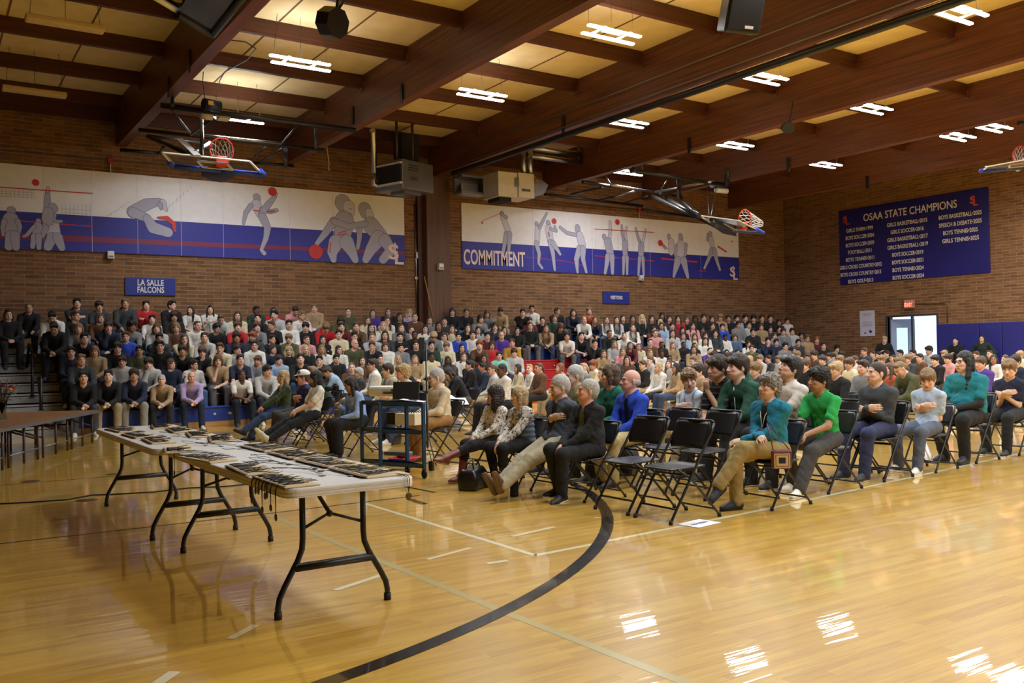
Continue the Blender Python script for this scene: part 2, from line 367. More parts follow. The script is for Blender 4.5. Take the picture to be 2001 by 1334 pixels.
# ---------------------------------------------------------------- lamps
LAMPS = [(at(*p, 2, 6.7), on) for p, on in (((588, 122), 1), ((465, 230), 1), ((942, 184), 1), ((1195, 66), 1), ((1226, 239), 1), ((1493, 151), 1), ((1231, 336), 1),
         ((1437, 283), 1), ((1704, 211), 1), ((1614, 321), 1), ((1872, 266), 1), ((1876, 24), 1), ((128, 45), 0), ((68, 178), 0))]
NAMES = ['over the left mural, nearest the folded hoop', 'half hidden behind the left hoop frame', 'between the second and third beams', 'high up by the top edge, left of the hanging speaker',
         'below the black ceiling track, right of the heater pipes', 'beside the black ceiling track, right of centre', 'just above the folded right hoop frame', 'over the right hoop motor', 'right of the small speaker',
         'in the far bay over the champions board', 'far bay, nearest the right edge', 'top right corner beside the black track', 'dark and unlit, top left corner', 'dark and unlit, lower of two at the far left']
for gx in (1.9, 5.9, 9.8, 13.9, 17.9, 22.1, 26.0, -2.2, -6):
    for gy in (7.9, 3.8, -.3, -4.4, -8.5, 11.8):
        if gy == 11.8 and gx > -1 and gx < 20: continue
        if gy == 7.9 and abs(gx-13.9) < .1: continue
        LAMPS.append((Vector((gx, gy, 6.7)), 0 if gx < 3 else 1))
for i, (p, on) in enumerate(LAMPS):
    t = thing('ceiling_light', '', 'ceiling light', p, 0, 'hanging ceiling lights')
    t['label'] = ('hanging twin tube ceiling light '+NAMES[i]) if i < len(NAMES) else 'hanging twin tube ceiling light outside the picture'
    L = .56
    if on:
        for s in (-1, 1):
            MB().bbox((-L+s*.07, s*.17-.04, -.035), (L+s*.07, s*.17+.04, .0), .012).build('diffuser', M['tube'], t)
        MB().bbox((-.2, -.05, .01), (.2, .05, .05), .01).box((-.3, -.2, .005), (-.24, .2, .02)).box((.24, -.2, .005), (.3, .2, .02)).build('housing', M['white'], t)
    else:
        MB().bbox((-L, -.12, -.06), (L, .12, .03), .02).build('housing', M['tubeoff'], t)
    mb = MB()
    for x in (-.5, 0, .5): mb.cyl((x, 0, .03), (x*.85, 0, DECK-6.7), .004, 4)
    mb.build('hanging_wire', M['black'], t)
    if on:
        for nm, en, dz, ry in (('lamp', LAMP_W, -.045, 0), ('uplight', LAMP_W*.02, .06, math.pi)):
            l = bpy.data.lights.new(nm, 'AREA'); l.shape = 'RECTANGLE'; l.size = 1.1; l.size_y = .36; l.energy = en; l.color = (.91, .965, 1); l.spread = math.radians(157 if nm == 'lamp' else 170)
            o = bpy.data.objects.new(nm, l); COL.objects.link(o); o.parent = t; o.location = (0, 0, dz); o.rotation_euler = (ry, 0, 0)
# ---------------------------------------------------------------- murals: flat prints, figures drawn as flat shapes on the panel
def wall_poly(mb, pts, dy, y0=YW):
    v = [at(x, y, 1, y0) for x, y in pts]; v = [Vector((p.x, y0-dy, p.z)) for p in v]
    return mb.add(v, [tuple(range(len(v)))])
def stroke(mb, pts, w, dy, y0=YW, dw=0):
    """flat tapered limb in the wall plane; pts in picture pixels, widths in pixels"""
    P = [at(x, y, 1, y0) for x, y in pts]; sc = (at(pts[0][0], pts[0][1]+10, 1, y0)-P[0]).length/10
    W = [((w[i] if isinstance(w, (list, tuple)) else w)/2+dw)*sc for i in range(len(P))]
    n = 14
    for i, p in enumerate(P):
        ang = [2*math.pi*k/n for k in range(n)]
        mb.add([(p.x+W[i]*math.cos(a), y0-dy-.00005*i, p.z+W[i]*math.sin(a)) for a in ang], [tuple(range(n))[::-1]])
        if i:
            q = P[i-1]; d = Vector((p.x-q.x, 0, p.z-q.z)); d.normalize(); nn = Vector((-d.z, 0, d.x)); e = dy+.00003*i
            mb.add([(q.x+nn.x*W[i-1], y0-e, q.z+nn.z*W[i-1]), (q.x-nn.x*W[i-1], y0-e, q.z-nn.z*W[i-1]), (p.x-nn.x*W[i], y0-e, p.z-nn.z*W[i]), (p.x+nn.x*W[i], y0-e, p.z+nn.z*W[i])], [(0, 1, 2, 3)])
def mural(label, x0, x1, zt, zm, zb, redz, parts, seams):
    t = thing('mural_panel', label, 'mural', ((x0+x1)/2, YW, zb))
    inv = t.matrix_basis.inverted() if False else Matrix.Translation(-Vector(((x0+x1)/2, YW, zb)))
    def sub(name, mb, mat):
        mb.v = [tuple(inv@Vector(p)) for p in mb.v]; return mb.build(name, mat, t)
    sub('white_field', MB().box((x0, YW-.04, zm), (x1, YW-.001, zt)), M['muralwhite'])
    sub('blue_field', MB().box((x0, YW-.04, zb), (x1, YW-.001, zm)), M['muralblue'])
    if redz: sub('wine_stripe', MB().quad((x0, YW-.0405, redz[0]), (x1, YW-.0405, redz[0]+.12), (x1, YW-.0405, redz[1]+.02), (x0, YW-.0405, redz[1])), M['muralwine'])
    mb = MB()
    for s in seams: mb.box((s-.004, YW-.0412, zb), (s+.004, YW-.04, zt))
    sub('panel_seam', mb, M['figlight'])
    figs = {}
    for k, pts, w in parts:
        if k == 'r': m_ = MB(); stroke(m_, pts, w, .053); sub('red_print', m_, M['muralred'])
        elif k == 'R': m_ = MB(); stroke(m_, pts, w, .0412); sub('red_stripe', m_, M['muralred'])
        elif k == 'k': m_ = MB(); stroke(m_, pts, w, .0535); sub('ink_line', m_, M['figink'])
        else: figs.setdefault(k, []).append((pts, w))
    for k, L in figs.items():
        ink, fill, lt = MB(), MB(), MB()
        for i, (pts, w) in enumerate(L):
            stroke(ink, pts, w, .0418+.001*i, dw=.7); stroke(lt if i == 1 else fill, pts, w, .0423+.001*i)
        o = sub('athlete_print', fill, M['figfill'])
        for nm, m_, mt in (('outline', ink, M['figink']), ('pale_clothing', lt, M['figlight'])):
            if m_.v:
                m_.v = [tuple(inv@Vector(p)) for p in m_.v]; m_.build(nm, mt, o)
    return t, sub
sc4 = lambda L: [(x/2.411, 300+y/2.411) for x, y in L]          # my reading of the left mural was made on an enlarged crop
sc5 = lambda L: [(850+x/3.078, 350+y/3.078) for x, y in L]
P1 = []
FN = [0]
def fig(dst, sc, k, *limbs):
    FN[0] += 1
    for pts, w in limbs: dst.append((FN[0], sc(pts), w))
# volleyball girls
fig(P1, sc4, 'f', ([(52, 268), (52, 272)], 15), ([(40, 300), (64, 300)], 14), ([(50, 310), (54, 370)], [27, 22]), ([(20, 320), (12, 350), (14, 385)], [10, 8, 5]), ([(82, 318), (92, 345), (88, 378)], [9, 8, 5]),
    ([(48, 385), (40, 440)], [17, 14]), ([(70, 385), (74, 442)], [17, 13]))
fig(P1, sc4, 'f', ([(223, 180), (222, 215), (222, 255)], [7, 10, 12]), ([(225, 163), (222, 175)], [5, 7]), ([(246, 252), (252, 262)], 15), ([(226, 275), (222, 310), (230, 320)], [18, 20, 16]), ([(180, 318), (180, 324)], 9),
    ([(178, 345), (172, 375)], [17, 15]), ([(160, 345), (125, 385), (110, 392)], [7, 6, 4]), ([(160, 390), (152, 440)], [11, 8]), ([(182, 390), (182, 445)], [11, 8]))
fig(P1, sc4, 'f', ([(243, 292), (240, 300)], 16), ([(240, 335), (252, 375)], [28, 24]), ([(215, 350), (200, 385), (165, 415)], [11, 9, 6]), ([(245, 395), (225, 440)], [19, 15]), ([(270, 395), (290, 445)], [18, 12]), ([(262, 320), (288, 320)], [6, 5]))
P1 += [('r', sc4([(0, 160), (218, 175), (434, 189)]), 2.0), ('R', sc4([(95, 318), (432, 344)]), 2.0), ('R', sc4([(166, 137), (167, 138)]), 13)]
for i in range(8): P1.append(('k', sc4([(8+20*i, 168+i), (8+20*i, 205+i)]), .35)); P1.append(('k', sc4([(290+19*i, 240), (290+19*i, 300+i)]), .35))
for i in range(3): P1.append(('k', sc4([(0, 178+12*i), (160, 186+12*i)]), .35)); P1.append(('k', sc4([(285, 262+16*i), (425, 270+16*i)]), .35))
# swimmer
fig(P1, sc4, 'f', ([(625, 275), (690, 240), (745, 228), (765, 235)], [23, 22, 14, 12]), ([(765, 232), (782, 268)], [12, 5]), ([(752, 240), (758, 262)], [9, 4]), ([(625, 278), (690, 305)], [19, 15]), ([(690, 305), (720, 350), (790, 372)], [14, 22, 18]))
P1 += [('r', sc4([(742, 303), (785, 305), (815, 330), (822, 365)]), [4, 9, 8, 5])]
for i in range(7): P1.append(('k', sc4([(500+16*i, 300-11*i+6*(i % 2)), (512+16*i, 286-9*i)]), .5)); P1.append(('k', sc4([(790+18*i, 262-16*i), (800+16*i, 240-15*i+5*(i % 2))]), .5))
# soccer player
fig(P1, sc4, 'f', ([(1207, 206), (1209, 214)], 13), ([(1205, 240), (1222, 285)], [19, 15]), ([(1180, 245), (1155, 280), (1145, 330)], [9, 8, 5]), ([(1230, 262), (1270, 275), (1300, 268)], [8, 7, 7]),
    ([(1230, 285), (1262, 240), (1292, 205), (1296, 190)], [13, 12, 7, 7]), ([(1235, 300), (1258, 350), (1250, 400), (1228, 455), (1242, 470)], [16, 13, 10, 6, 8]))
P1 += [('r', sc4([(1280, 180), (1281, 181)]), 17), ('r', sc4([(1192, 268), (1222, 272)]), 2.0), ('r', sc4([(1255, 274), (1290, 272)]), 2.2)]
# basketball pair
fig(P1, sc4, 'f', ([(1612, 232), (1622, 250)], [32, 30]), ([(1640, 250), (1645, 275)], [24, 20]), ([(1620, 320), (1612, 380)], [40, 34]), ([(1570, 320), (1530, 375), (1490, 425)], [17, 13, 8]), ([(1690, 345), (1690, 400), (1682, 445)], [13, 9, 7]),
    ([(1570, 320), (1640, 345), (1720, 330)], [11, 12, 11]), ([(1580, 420), (1562, 465), (1568, 500)], [30, 20, 12]), ([(1630, 420), (1655, 465), (1670, 500)], [30, 20, 14]))
fig(P1, sc4, 'f', ([(1715, 262), (1718, 280)], [26, 22]), ([(1735, 275), (1745, 330)], [14, 20]), ([(1745, 340), (1790, 390)], [34, 30]), ([(1780, 400), (1745, 450), (1720, 500)], [32, 22, 14]), ([(1810, 410), (1840, 455), (1800, 500)], [26, 20, 16]))
P1 += [('r', sc4([(1484, 463), (1485, 464)]), 28), ('k', sc4([(1455, 475), (1512, 452)]), .5), ('k', sc4([(1478, 432), (1492, 496)]), .5), ('r', sc4([(1590, 375), (1630, 365)]), 1.6), ('r', sc4([(1587, 385), (1628, 378)]), 1.6), ('r', sc4([(1555, 420), (1550, 465)]), 2)]
P1 += [('k', sc4([(1640, 262), (1655, 262)]), .9), ('k', sc4([(1638, 285), (1655, 286)]), .9)]
mx = [at(x, 420, 1, YW).x for x in (85, 179, 268, 353, 435, 565, 650)]
zt, zm, zb = 5.85, 4.79, 3.95
mu1, sub1 = mural('long white and blue sports mural with swimmer and basketball pair, left of the timber column', -3.2, at(789, 450, 1, YW).x, zt, zm, zb, (4.12, 4.30), P1, mx)
P2 = []
fig(P2, sc5, 'f', ([(397, 205), (400, 212)], 8), ([(405, 235), (435, 310)], [11, 13]), ([(425, 230), (395, 210)], [6, 4]), ([(425, 330), (400, 465)], [10, 6]), ([(445, 330), (438, 440)], [10, 6]))
fig(P2, sc5, 'f', ([(606, 268), (608, 276)], 8), ([(612, 300), (610, 380)], [12, 11]), ([(625, 290), (650, 240), (668, 205)], [7, 5, 3]), ([(605, 385), (622, 450), (618, 505), (640, 535)], [10, 8, 5, 5]))
fig(P2, sc5, 'f', ([(675, 262), (678, 270)], 9), ([(678, 300), (690, 370)], [16, 14]), ([(690, 300), (725, 312), (715, 285)], [6, 5, 4]), ([(690, 380), (705, 450), (715, 545)], [12, 9, 5]), ([(705, 385), (735, 430), (748, 452)], [11, 7, 5]))
fig(P2, sc5, 'f', ([(852, 292), (853, 305)], 12), ([(865, 340), (880, 395)], [16, 17]), ([(840, 335), (790, 325), (748, 290)], [7, 6, 5]), ([(865, 420), (845, 480), (852, 560)], [15, 11, 5]), ([(885, 420), (885, 480), (905, 560)], [14, 10, 5]))
fig(P2, sc5, 'f', ([(1012, 345), (1014, 352)], 9), ([(1048, 258), (1050, 300), (1045, 355)], [5, 7, 8]), ([(1035, 380), (1050, 450)], [18, 17]), ([(1035, 465), (1018, 565)], [13, 6]), ([(1060, 465), (1062, 565)], [12, 7]),
    )
fig(P2, sc5, 'f', ([(1118, 280), (1122, 330), (1130, 370)], [4, 6, 6]), ([(1146, 290), (1140, 340), (1148, 370)], [4, 6, 6]), ([(1138, 390), (1140, 450)], [15, 13]), ([(1130, 470), (1128, 570)], [8, 5]), ([(1150, 470), (1150, 570)], [8, 5]))
fig(P2, sc5, 'f', ([(1202, 295), (1215, 345), (1228, 380)], [4, 6, 6]), ([(1262, 305), (1252, 350), (1245, 380)], [4, 6, 6]), ([(1236, 400), (1234, 455)], [14, 13]), ([(1225, 475), (1218, 575)], [8, 5]), ([(1245, 475), (1250, 575)], [8, 5]))
fig(P2, sc5, 'f', ([(1402, 342), (1402, 352)], 8), ([(1415, 380), (1415, 440)], [15, 12]), ([(1380, 415), (1360, 390)], [5, 5]))
fig(P2, sc5, 'f', ([(1472, 345), (1474, 358)], 11), ([(1475, 400), (1470, 470)], [22, 20]), ([(1445, 400), (1440, 460)], [7, 6]), ([(1505, 395), (1500, 455)], [7, 6]),
    ([(1455, 490), (1430, 585)], [18, 6]), ([(1490, 490), (1515, 590)], [17, 7]))
fig(P2, sc5, 'f', ([(1650, 330), (1650, 340)], 10), ([(1655, 365), (1665, 410)], [13, 12]), ([(1635, 365), (1635, 335)], [6, 5]), ([(1660, 430), (1640, 480), (1615, 535)], [12, 8, 5]), ([(1675, 430), (1690, 490), (1708, 545)], [12, 8, 5]))
P2 += [('r', sc5([(278, 260), (278, 264)]), [3, 4]), ('r', sc5([(280, 252), (385, 208)]), .8), ('r', sc5([(711, 253), (712, 254)]), 11), ('r', sc5([(1091, 258), (1092, 259)]), 11), ('r', sc5([(955, 300), (1310, 321)]), 1.4),
       ('R', sc5([(955, 461), (1315, 492)]), 1.2), ('r', sc5([(1349, 384), (1350, 385)]), 12), ('r', sc5([(1345, 380), (1395, 420)]), 1.5), ('r', sc5([(1695, 405), (1745, 437)]), 3), ('r', sc5([(1780, 376), (1781, 376)]), 3),
       ('R', sc5([(1360, 478), (1570, 498)]), 3), ('R', sc5([(540, 470), (760, 490), (900, 520)]), .8), ('R', sc5([(1580, 552), (1630, 553)]), 1.2), ('r', sc5([(678, 320), (682, 345)]), 2), ('r', sc5([(1152, 420), (1152, 450)]), 1.6)]
for i in range(8): P2.append(('k', sc5([(960+45*i, 315+2*i), (960+45*i, 430+3*i)]), .2))
m2x0, m2x1 = at(901, 450, 1, YW).x, at(1442, 500, 1, YW).x
mu2, sub2 = mural('white and blue sports mural lettered COMMITMENT, right of the timber column', m2x0, m2x1, 5.86, 4.73, 3.92, None, P2, [m2x0+2.55, m2x0+4.9, m2x0+7.4, m2x0+9.8])
a, b = at(906, 505, 1, YW-.05), at(1026, 510, 1, YW-.05)
me = text_mesh('COMMITMENT', .62, M['pinkwhite'], b.x-a.x, .012, .002)
put_text('lettering', me, RY, ((a.x+b.x)/2, YW-.046, at(965, 506, 1, YW).z), mu2)
def emblem(name, R, loc, parent, size, mat):
    for ch, sz, wd, dx, dy, dz in (('S', 1.05, .6, -.1, .08, .006), ('L', .95, .5, .2, -.2, .003), ('I', 1.25, .1, 0, .1, .003)):
        put_text(name, text_mesh(ch, size*sz, mat, size*wd, .01, .002), R, Vector(loc)+R.to_3x3()@Vector((dx*size, dy*size, dz)), parent)
p = at(772, 497, 1, YW-.05); emblem('emblem', RY, p, mu1, .55, M['pinkwhite'])
p = at(1433, 534, 1, YW-.05); emblem('emblem', RY, p, mu2, .46, M['pinkwhite'])
# ---------------------------------------------------------------- signs
def sign(label, pxs, lines, size, mat, wd):
    (xa, ya), (xb, yb) = pxs; a, b = at(xa, ya, 1, YW-.03), at(xb, yb, 1, YW-.03)
    t = thing('wall_sign', label, 'sign', ((a.x+b.x)/2, YW-.02, (a.z+b.z)/2)); w_, h_ = (b.x-a.x)/2, (a.z-b.z)/2
    MB().bbox((-w_, -.02, -h_), (w_, .02, h_), .006).build('sign_panel', M['blue'], t)
    for i, L in enumerate(lines):
        z = (len(lines)-1)/2*size*.86-i*size*.86
        put_text('lettering', text_mesh(L, size, M['signwhite'], wd[i], .004, .002), RY, (t.location.x, YW-.043, t.location.z+z), t)
sign('blue sign reading LA SALLE FALCONS on the brick wall', ((244, 541), (343, 578)), ['LA SALLE', 'FALCONS'], .2, M['blue'], [.6, .61])
sign('blue sign reading VISITORS under the right mural', ((1178, 569), (1230, 594)), ['VISITORS'], .16, M['blue'], [.52])
# champions board on the right wall
A_, B_ = at(1639, 412, 0, XR-.04), at(1935, 533, 0, XR-.04)
zt, zb = at(1639, 412, 0, XR-.04).z, at(1643, 556, 0, XR-.04).z; zt2 = (zt+at(1929, 366, 0, XR-.04).z)/2; zb2 = (zb+B_.z)/2
bt = thing('champions_board', 'large navy board headed OSAA STATE CHAMPIONS on the right wall', 'sign', (XR-.03, (A_.y+B_.y)/2, (zt2+zb2)/2))
hw, hh = (A_.y-B_.y)/2, (zt2-zb2)/2
MB().bbox((-.02, -hw, -hh), (.02, hw, hh), .006).build('board_panel', M['boardblue'], bt)
def btxt(s, u, v, size, wd, mat=None):
    """u: 0 left .. 1 right, v: 0 top .. 1 bottom of the board"""
    put_text('lettering', text_mesh(s, size, mat or M['signwhite'], wd, .003, .002), RX, (XR-.053, A_.y-u*2*hw, zt2-v*2*hh), bt)
btxt('OSAA STATE CHAMPIONS', .50, .145, .36, 3.4)
c1 = ['GIRLS SWIM•1999', 'BOYS SOCCER•2004', 'BOYS SOCCER•2009', 'FOOTBALL•2011', 'BOYS TENNIS•2011', 'GIRLS CROSS COUNTRY•2012', 'BOYS CROSS COUNTRY•2013', 'BOYS GOLF•2013']
c2 = ['GIRLS BASKETBALL•2015', 'GIRLS SOCCER•2016', 'GIRLS BASKETBALL•2017', 'GIRLS BASKETBALL•2019', 'BOYS SOCCER•2019', 'BOYS SOCCER•2021', 'BOYS TENNIS•2024', 'BOYS SOCCER•2024']
c3 = ['BOYS BASKETBALL•2025', 'SPEECH & DEBATE•2025', 'BOYS TENNIS•2025', 'GIRLS TENNIS•2025']
for u, cc in ((.155, c1), (.49, c2), (.83, c3)):
    for i, s in enumerate(cc): btxt(s, u, .285+.0975*i, .185, .068*len(s)+.05)
for u in (.055, .915): emblem('emblem', RX, (XR-.056, A_.y-u*2*hw, zt2-.14*2*hh), bt, .3, M['logored'])
# poster, exit sign, conduit on the right wall
a, b = at(1680, 607.5, 0, XR-.01), at(1710, 656, 0, XR-.01)
t = thing('poster', 'pale grey poster with a dark blue bird mark, left of the open doorway', 'poster', (XR-.01, (a.y+b.y)/2, (a.z+b.z)/2)); hw2, hh2 = (a.y-b.y)/2, (a.z-b.z)/2
MB().box((-.005, -hw2, -hh2), (.005, hw2, hh2)).build('poster_sheet', M['figlight'], t)
mb = MB()
for zz, ww in ((.36, .3), (.3, .2), (.02, .3), (-.06, .26), (-.12, .28)): mb.box((-.008, -ww/1.0*hw2*2.4, zz*hh2*2), (-.005, ww*hw2*2.4, zz*hh2*2+.035))
mb.build('poster_print', M['figfill'], t)
MB().slab([(-.006, -.05, -hh2*.62), (-.006, -.12, -hh2*.5), (-.006, -.2, -hh2*.66), (-.006, -.12, -hh2*.8)], (-.002, 0, 0)).slab([(-.006, .12, -hh2*.7), (-.006, .06, -hh2*.7), (-.006, .06, -hh2*.82), (-.006, .12, -hh2*.82)], (-.002, 0, 0)).build('bird_mark', M['muralblue'], t)
p = at(1776, 594, 0, XR-.08)
t = thing('exit_sign', 'lit red EXIT sign in a wire cage over the open doorway', 'exit sign', p)
MB().bbox((-.04, -.17, -.13), (.07, .17, .14), .01).build('sign_body', flat('pale_red_exit_panel', '#d89a88', .5), t)
put_text('lit_lettering', text_mesh('EXIT', .16, M['exitred'], .27, .006, .002), RX, p+Vector((-.045, 0, -.03)), t)
mb = MB()
for k in range(6): y = -.21+.084*k; mb.cyl((-.09, y, -.17), (-.09, y, .18), .005, 5)
for z in (-.17, 0, .18): mb.tube([(.07, -.21, z), (-.09, -.21, z), (-.09, .21, z), (.07, .21, z)], .005, 5)
mb.build('wire_cage', M['bronze'], t)
q0 = at(1790, 594, 0, XR-.02); q1 = at(1846, 593, 0, XR-.02); q2 = at(1852, 631, 0, XR-.02)
tag(MB().tube([q0, q1-Vector((0, 0, 0)), Vector((q1.x, q1.y-.08, q1.z-.08)), Vector((q1.x, q1.y-.08, q2.z))], .014, 6).build('wall_conduit', M['bronze']), 'thin bronze conduit bending down from the exit sign', 'conduit')
# blue wall pads
py0 = at(1830, 640, 0, XR).y-.02; n = 0
PADL = ['first blue wall pad right of the doorway', 'blue wall pad behind the woman in black', 'blue wall pad between the two standing women', 'blue wall pad behind the woman in dark green', 'blue wall pad near the right edge', 'last blue wall pad at the right edge']
while n < 12:
    wdt = .71 if n else 1.42
    t = MB().bbox((XR-.06, py0-wdt+.006, .1), (XR, py0-.006, 2.06), .015).build('wall_pad', M['bluepad'])
    tag(t, PADL[n] if n < len(PADL) else 'blue wall pad beyond the picture edge', 'wall pad', 'blue pads along the right wall'); py0 -= wdt; n += 1
# conduit and alarm bells on the mural wall
zc = 6.14
t = tag(MB().cyl((XL, YW-.03, zc), (at(1440, 420, 1, YW).x, YW-.03, zc), .012, 6).build('alarm_conduit', M['pewter']), 'thin horizontal conduit running along the brick above both murals', 'conduit')
for x, y, lab in ((216, 314, 'red alarm bell above the left mural'), (1249, 412, 'red alarm bell above the right mural')):
    p = at(x, y, 1, YW-.04); p.z = zc
    t = thing('alarm_bell', lab, 'alarm bell', p); MB().bbox((-.07, -.04, -.07), (.07, .03, .07), .02).build('bell_body', flat('red_bell', '#a8231d', .5), t)
    MB().cyl((0, 0, -.07), (0, 0, -.3), .012, 6).build('drop_pipe', M['white'], t)
for x, y, lab in ((216, 498, 'small white box fixed below the left mural'), (861, 521, 'small white box on the timber column'), (1253, 543, 'small white box fixed below the right mural')):
    yy = YW-.42 if x == 861 else YW-.07; p = at(x, y, 1, yy)
    t = thing('wall_box', lab, 'junction box', p); MB().bbox((-.075, -.06, -.09), (.075, .07, .09), .012).build('box_shell', M['white'], t); MB().box((-.05, -.064, -.06), (.05, -.058, -.02)).build('box_slot', M['pewter'], t)
# ---------------------------------------------------------------- retracted hoops (read off the photo, set at their hanging heights)
def bars(t, name, mat, cv, lst, z, inv):
    for it in lst:
        (x0, y0), (x1, y1), r = it[:3]; z0, z1 = it[3:] if len(it) > 3 else (z, z)
        p, q = at(*cv(x0, y0), 2, z0), at(*cv(x1, y1), 2, z1)
        MB().tube([inv@p, inv@q], r, 8).build(name, mat, t)
def ring_net(t, c, u, v, nrm, r, netdir, inv, drop=.42):
    """rim circle in plane (u, v) with a knotted net trailing along netdir"""
    pts = [c+(u*math.cos(a)+v*math.sin(a))*r for a in np.linspace(0, 2*math.pi, 33)[:-1]]
    MB().tube([inv@p for p in pts], .011, 8, closed=True).build('rim', M['hoopred'], t)
    mb = MB(); L = 12
    lev = [(r*(1-.14*k), k/5.0) for k in range(6)]
    def P(i, k):
        a = 2*math.pi*(i+.5*(k % 2))/L; rr, d = lev[k]; return inv@(c+(u*math.cos(a)+v*math.sin(a))*rr+netdir*drop*d)
    for i in range(L):
        for k in range(5):
            mb.tube([P(i, k), P(i if k % 2 == 0 else (i+1) % L, k+1)], .005, 4, cap=False); mb.tube([P(i, k), P((i-1) % L if k % 2 == 0 else i, k+1)], .005, 4, cap=False)
    mb.build('net', M['net'], t)
def board(t, inv, c4, thick=.03, pad=True):
    """c4: bottom-left, bottom-right, top-right, top-left of the glass"""
    bl, br, tr, tl = c4; n = (br-bl).cross(tl-bl).normalized(); n = -n if n.z < 0 else n
    g_ = MB().slab([inv@p for p in c4], n*.012); g_.build('glass_backboard', M['boardglass'], t)
    lerp = lambda a, b, k: a+(b-a)*k
    def Pq(u_, v_): return lerp(lerp(bl, br, u_), lerp(tl, tr, u_), v_)
    mb = MB()
    def strip(a, b, w_):
        a, b = Pq(*a), Pq(*b); d = (b-a).normalized(); s = n.cross(d)*w_*.62; mb.slab([inv@(a-s-n*.004), inv@(b-s-n*.004), inv@(b+s-n*.004), inv@(a+s-n*.004)], n*.02)
    for a, b in (((0, 0), (0, 1)), ((1, 0), (1, 1)), ((0, 1), (1, 1)), ((0, 0), (1, 0))): strip(a, b, .03)
    for a, b in (((.33, .12), (.33, .6)), ((.67, .12), (.67, .6)), ((.33, .6), (.67, .6)), ((.33, .12), (.67, .12))): strip(a, b, .026)
    mb.build('board_frame', M['white'], t)
    if pad:
        mb = MB(); e = [Pq(-.02, .32), Pq(-.02, -.03), Pq(.5, -.05), Pq(1.02, -.03), Pq(1.02, .32)]
        for a, b in zip(e, e[1:]): mb.tube([inv@a, inv@b], .05, 8)
        mb.build('board_pad', M['hooppad'], t)
    return n
h1 = thing('basketball_hoop', 'folded up glass basketball hoop hanging over the left mural', 'basketball hoop', (5.8, 18, 6.2)); inv = Matrix.Translation(-h1.location)
c1f = lambda x, y: (230+x/4.653, 180+y/4.653)
bars(h1, 'support_bar', M['black'], c1f, [((390, 118), (2160, 345), .055), ((190, 340), (1870, 525), .04), ((20, 525), (430, 560), .045), ((1230, 640), (1600, 672), .045), ((270, 395), (760, 465), .035),
    ((485, 150), (665, 380), .022), ((670, 385), (870, 240), .03), ((1635, 300), (1492, 465), .018), ((1500, 508), (1285, 640), .022), ((1340, 500), (1210, 630), .02), ((500, 60), (500, 120), .04, 6.5, 6.2),
    ((762, 235), (770, 590), .035, 6.2, 5.1), ((275, 405), (645, 560), .05, 6.2, 5.2), ((1803, 325), (1803, 505), .035, 6.3, 6.2), ((1525, 525), (1525, 670), .06), ((430, 480), (380, 555), .03)], 6.2, inv)
bars(h1, 'steel_arm', M['chrome'], c1f, [((700, 385), (1490, 468), .03, 6.18, 6.18), ((835, 465), (710, 545), .045, 5.9, 5.2), ((300, 415), (620, 540), .02, 6.26, 5.3)], 6.2, inv)
pl = [at(*c1f(*p), 2, z) for p, z in (((535, 435), 5.9), ((590, 430), 5.9), ((755, 585), 5.0), ((690, 585), 5.0))]
MB().slab([inv@p for p in pl], (0, 0, .03)).build('steel_plate', M['white'], h1)
ZB = 4.95
bc = [at(*c1f(*p), 2, z) for p, z in (((515, 672), ZB), ((1315, 748), ZB), ((1200, 632), ZB+.12), ((408, 552), ZB+.12))]
n1 = board(h1, inv, bc)
m0 = (bc[0]+bc[1])/2; mp = inv@at(*c1f(935, 680), 2, ZB+.02)
MB().bbox(tuple(mp-Vector((.1, .06, .0))), tuple(mp+Vector((.12, .05, .2))), .02).build('rim_bracket', M['hoopred'], h1)
rc = at(*c1f(945, 530), 2, 0.0) if False else None
d_ = to_px(m0)[2]-.15
def at_depth(px, py, dep): return Vector(np.array([0, 0, CAM_H])+(CR*(px-1000.5)/FPX+CD*(py-667)/FPX+CF)*dep)
rcen = at_depth(*c1f(945, 530), d_)
ux, vz = Vector((1, .1, 0)).normalized(), Vector((0, -.25, 1)).normalized()
ring_net(h1, rcen, ux, vz, None, .5*222/4.653/FPX*d_, (m0+Vector((.12, .3, .05))-rcen).normalized()*.5+Vector((.25, .6, -.1)), inv, .45)
mq = [inv@at(*c1f(x, y), 2, 6.2) for x, y in ((780, 130), (870, 150), (750, 200), (860, 215), (960, 215))]
MB().tube([mq[0]+Vector((0, 0, .05)), mq[1]+Vector((.12, 0, .05))], .11, 14).build('winch_motor', flat('navy_motor', '#16203c', .4), h1)
MB().tube([mq[2], mq[3]], .09, 14).bbox(tuple(mq[4]-Vector((.12, .1, .09))), tuple(mq[4]+Vector((.12, .1, .09))), .02).build('gearbox', M['zinc'], h1)
MB().bbox(tuple((mq[0]+mq[1])/2+Vector((-.04, -.14, .02))), tuple((mq[0]+mq[1])/2+Vector((.06, -.1, .1))), .005).build('motor_label', M['yellow'], h1)
pb = [inv@at(*c1f(*p), 2, ZB-.12) for p in ((760, 760), (1050, 780), (940, 822), (850, 800))]
MB().slab(pb, (0, 0, .16)).build('pivot_box', M['black'], h1)
h2 = thing('basketball_hoop', 'folded up basketball hoop with orange rim hanging near the right end of the right mural', 'basketball hoop', (17, 16, 6.2)); inv = Matrix.Translation(-h2.location)
c2f = lambda x, y: (1060+x/4.35, 240+y/4.35)
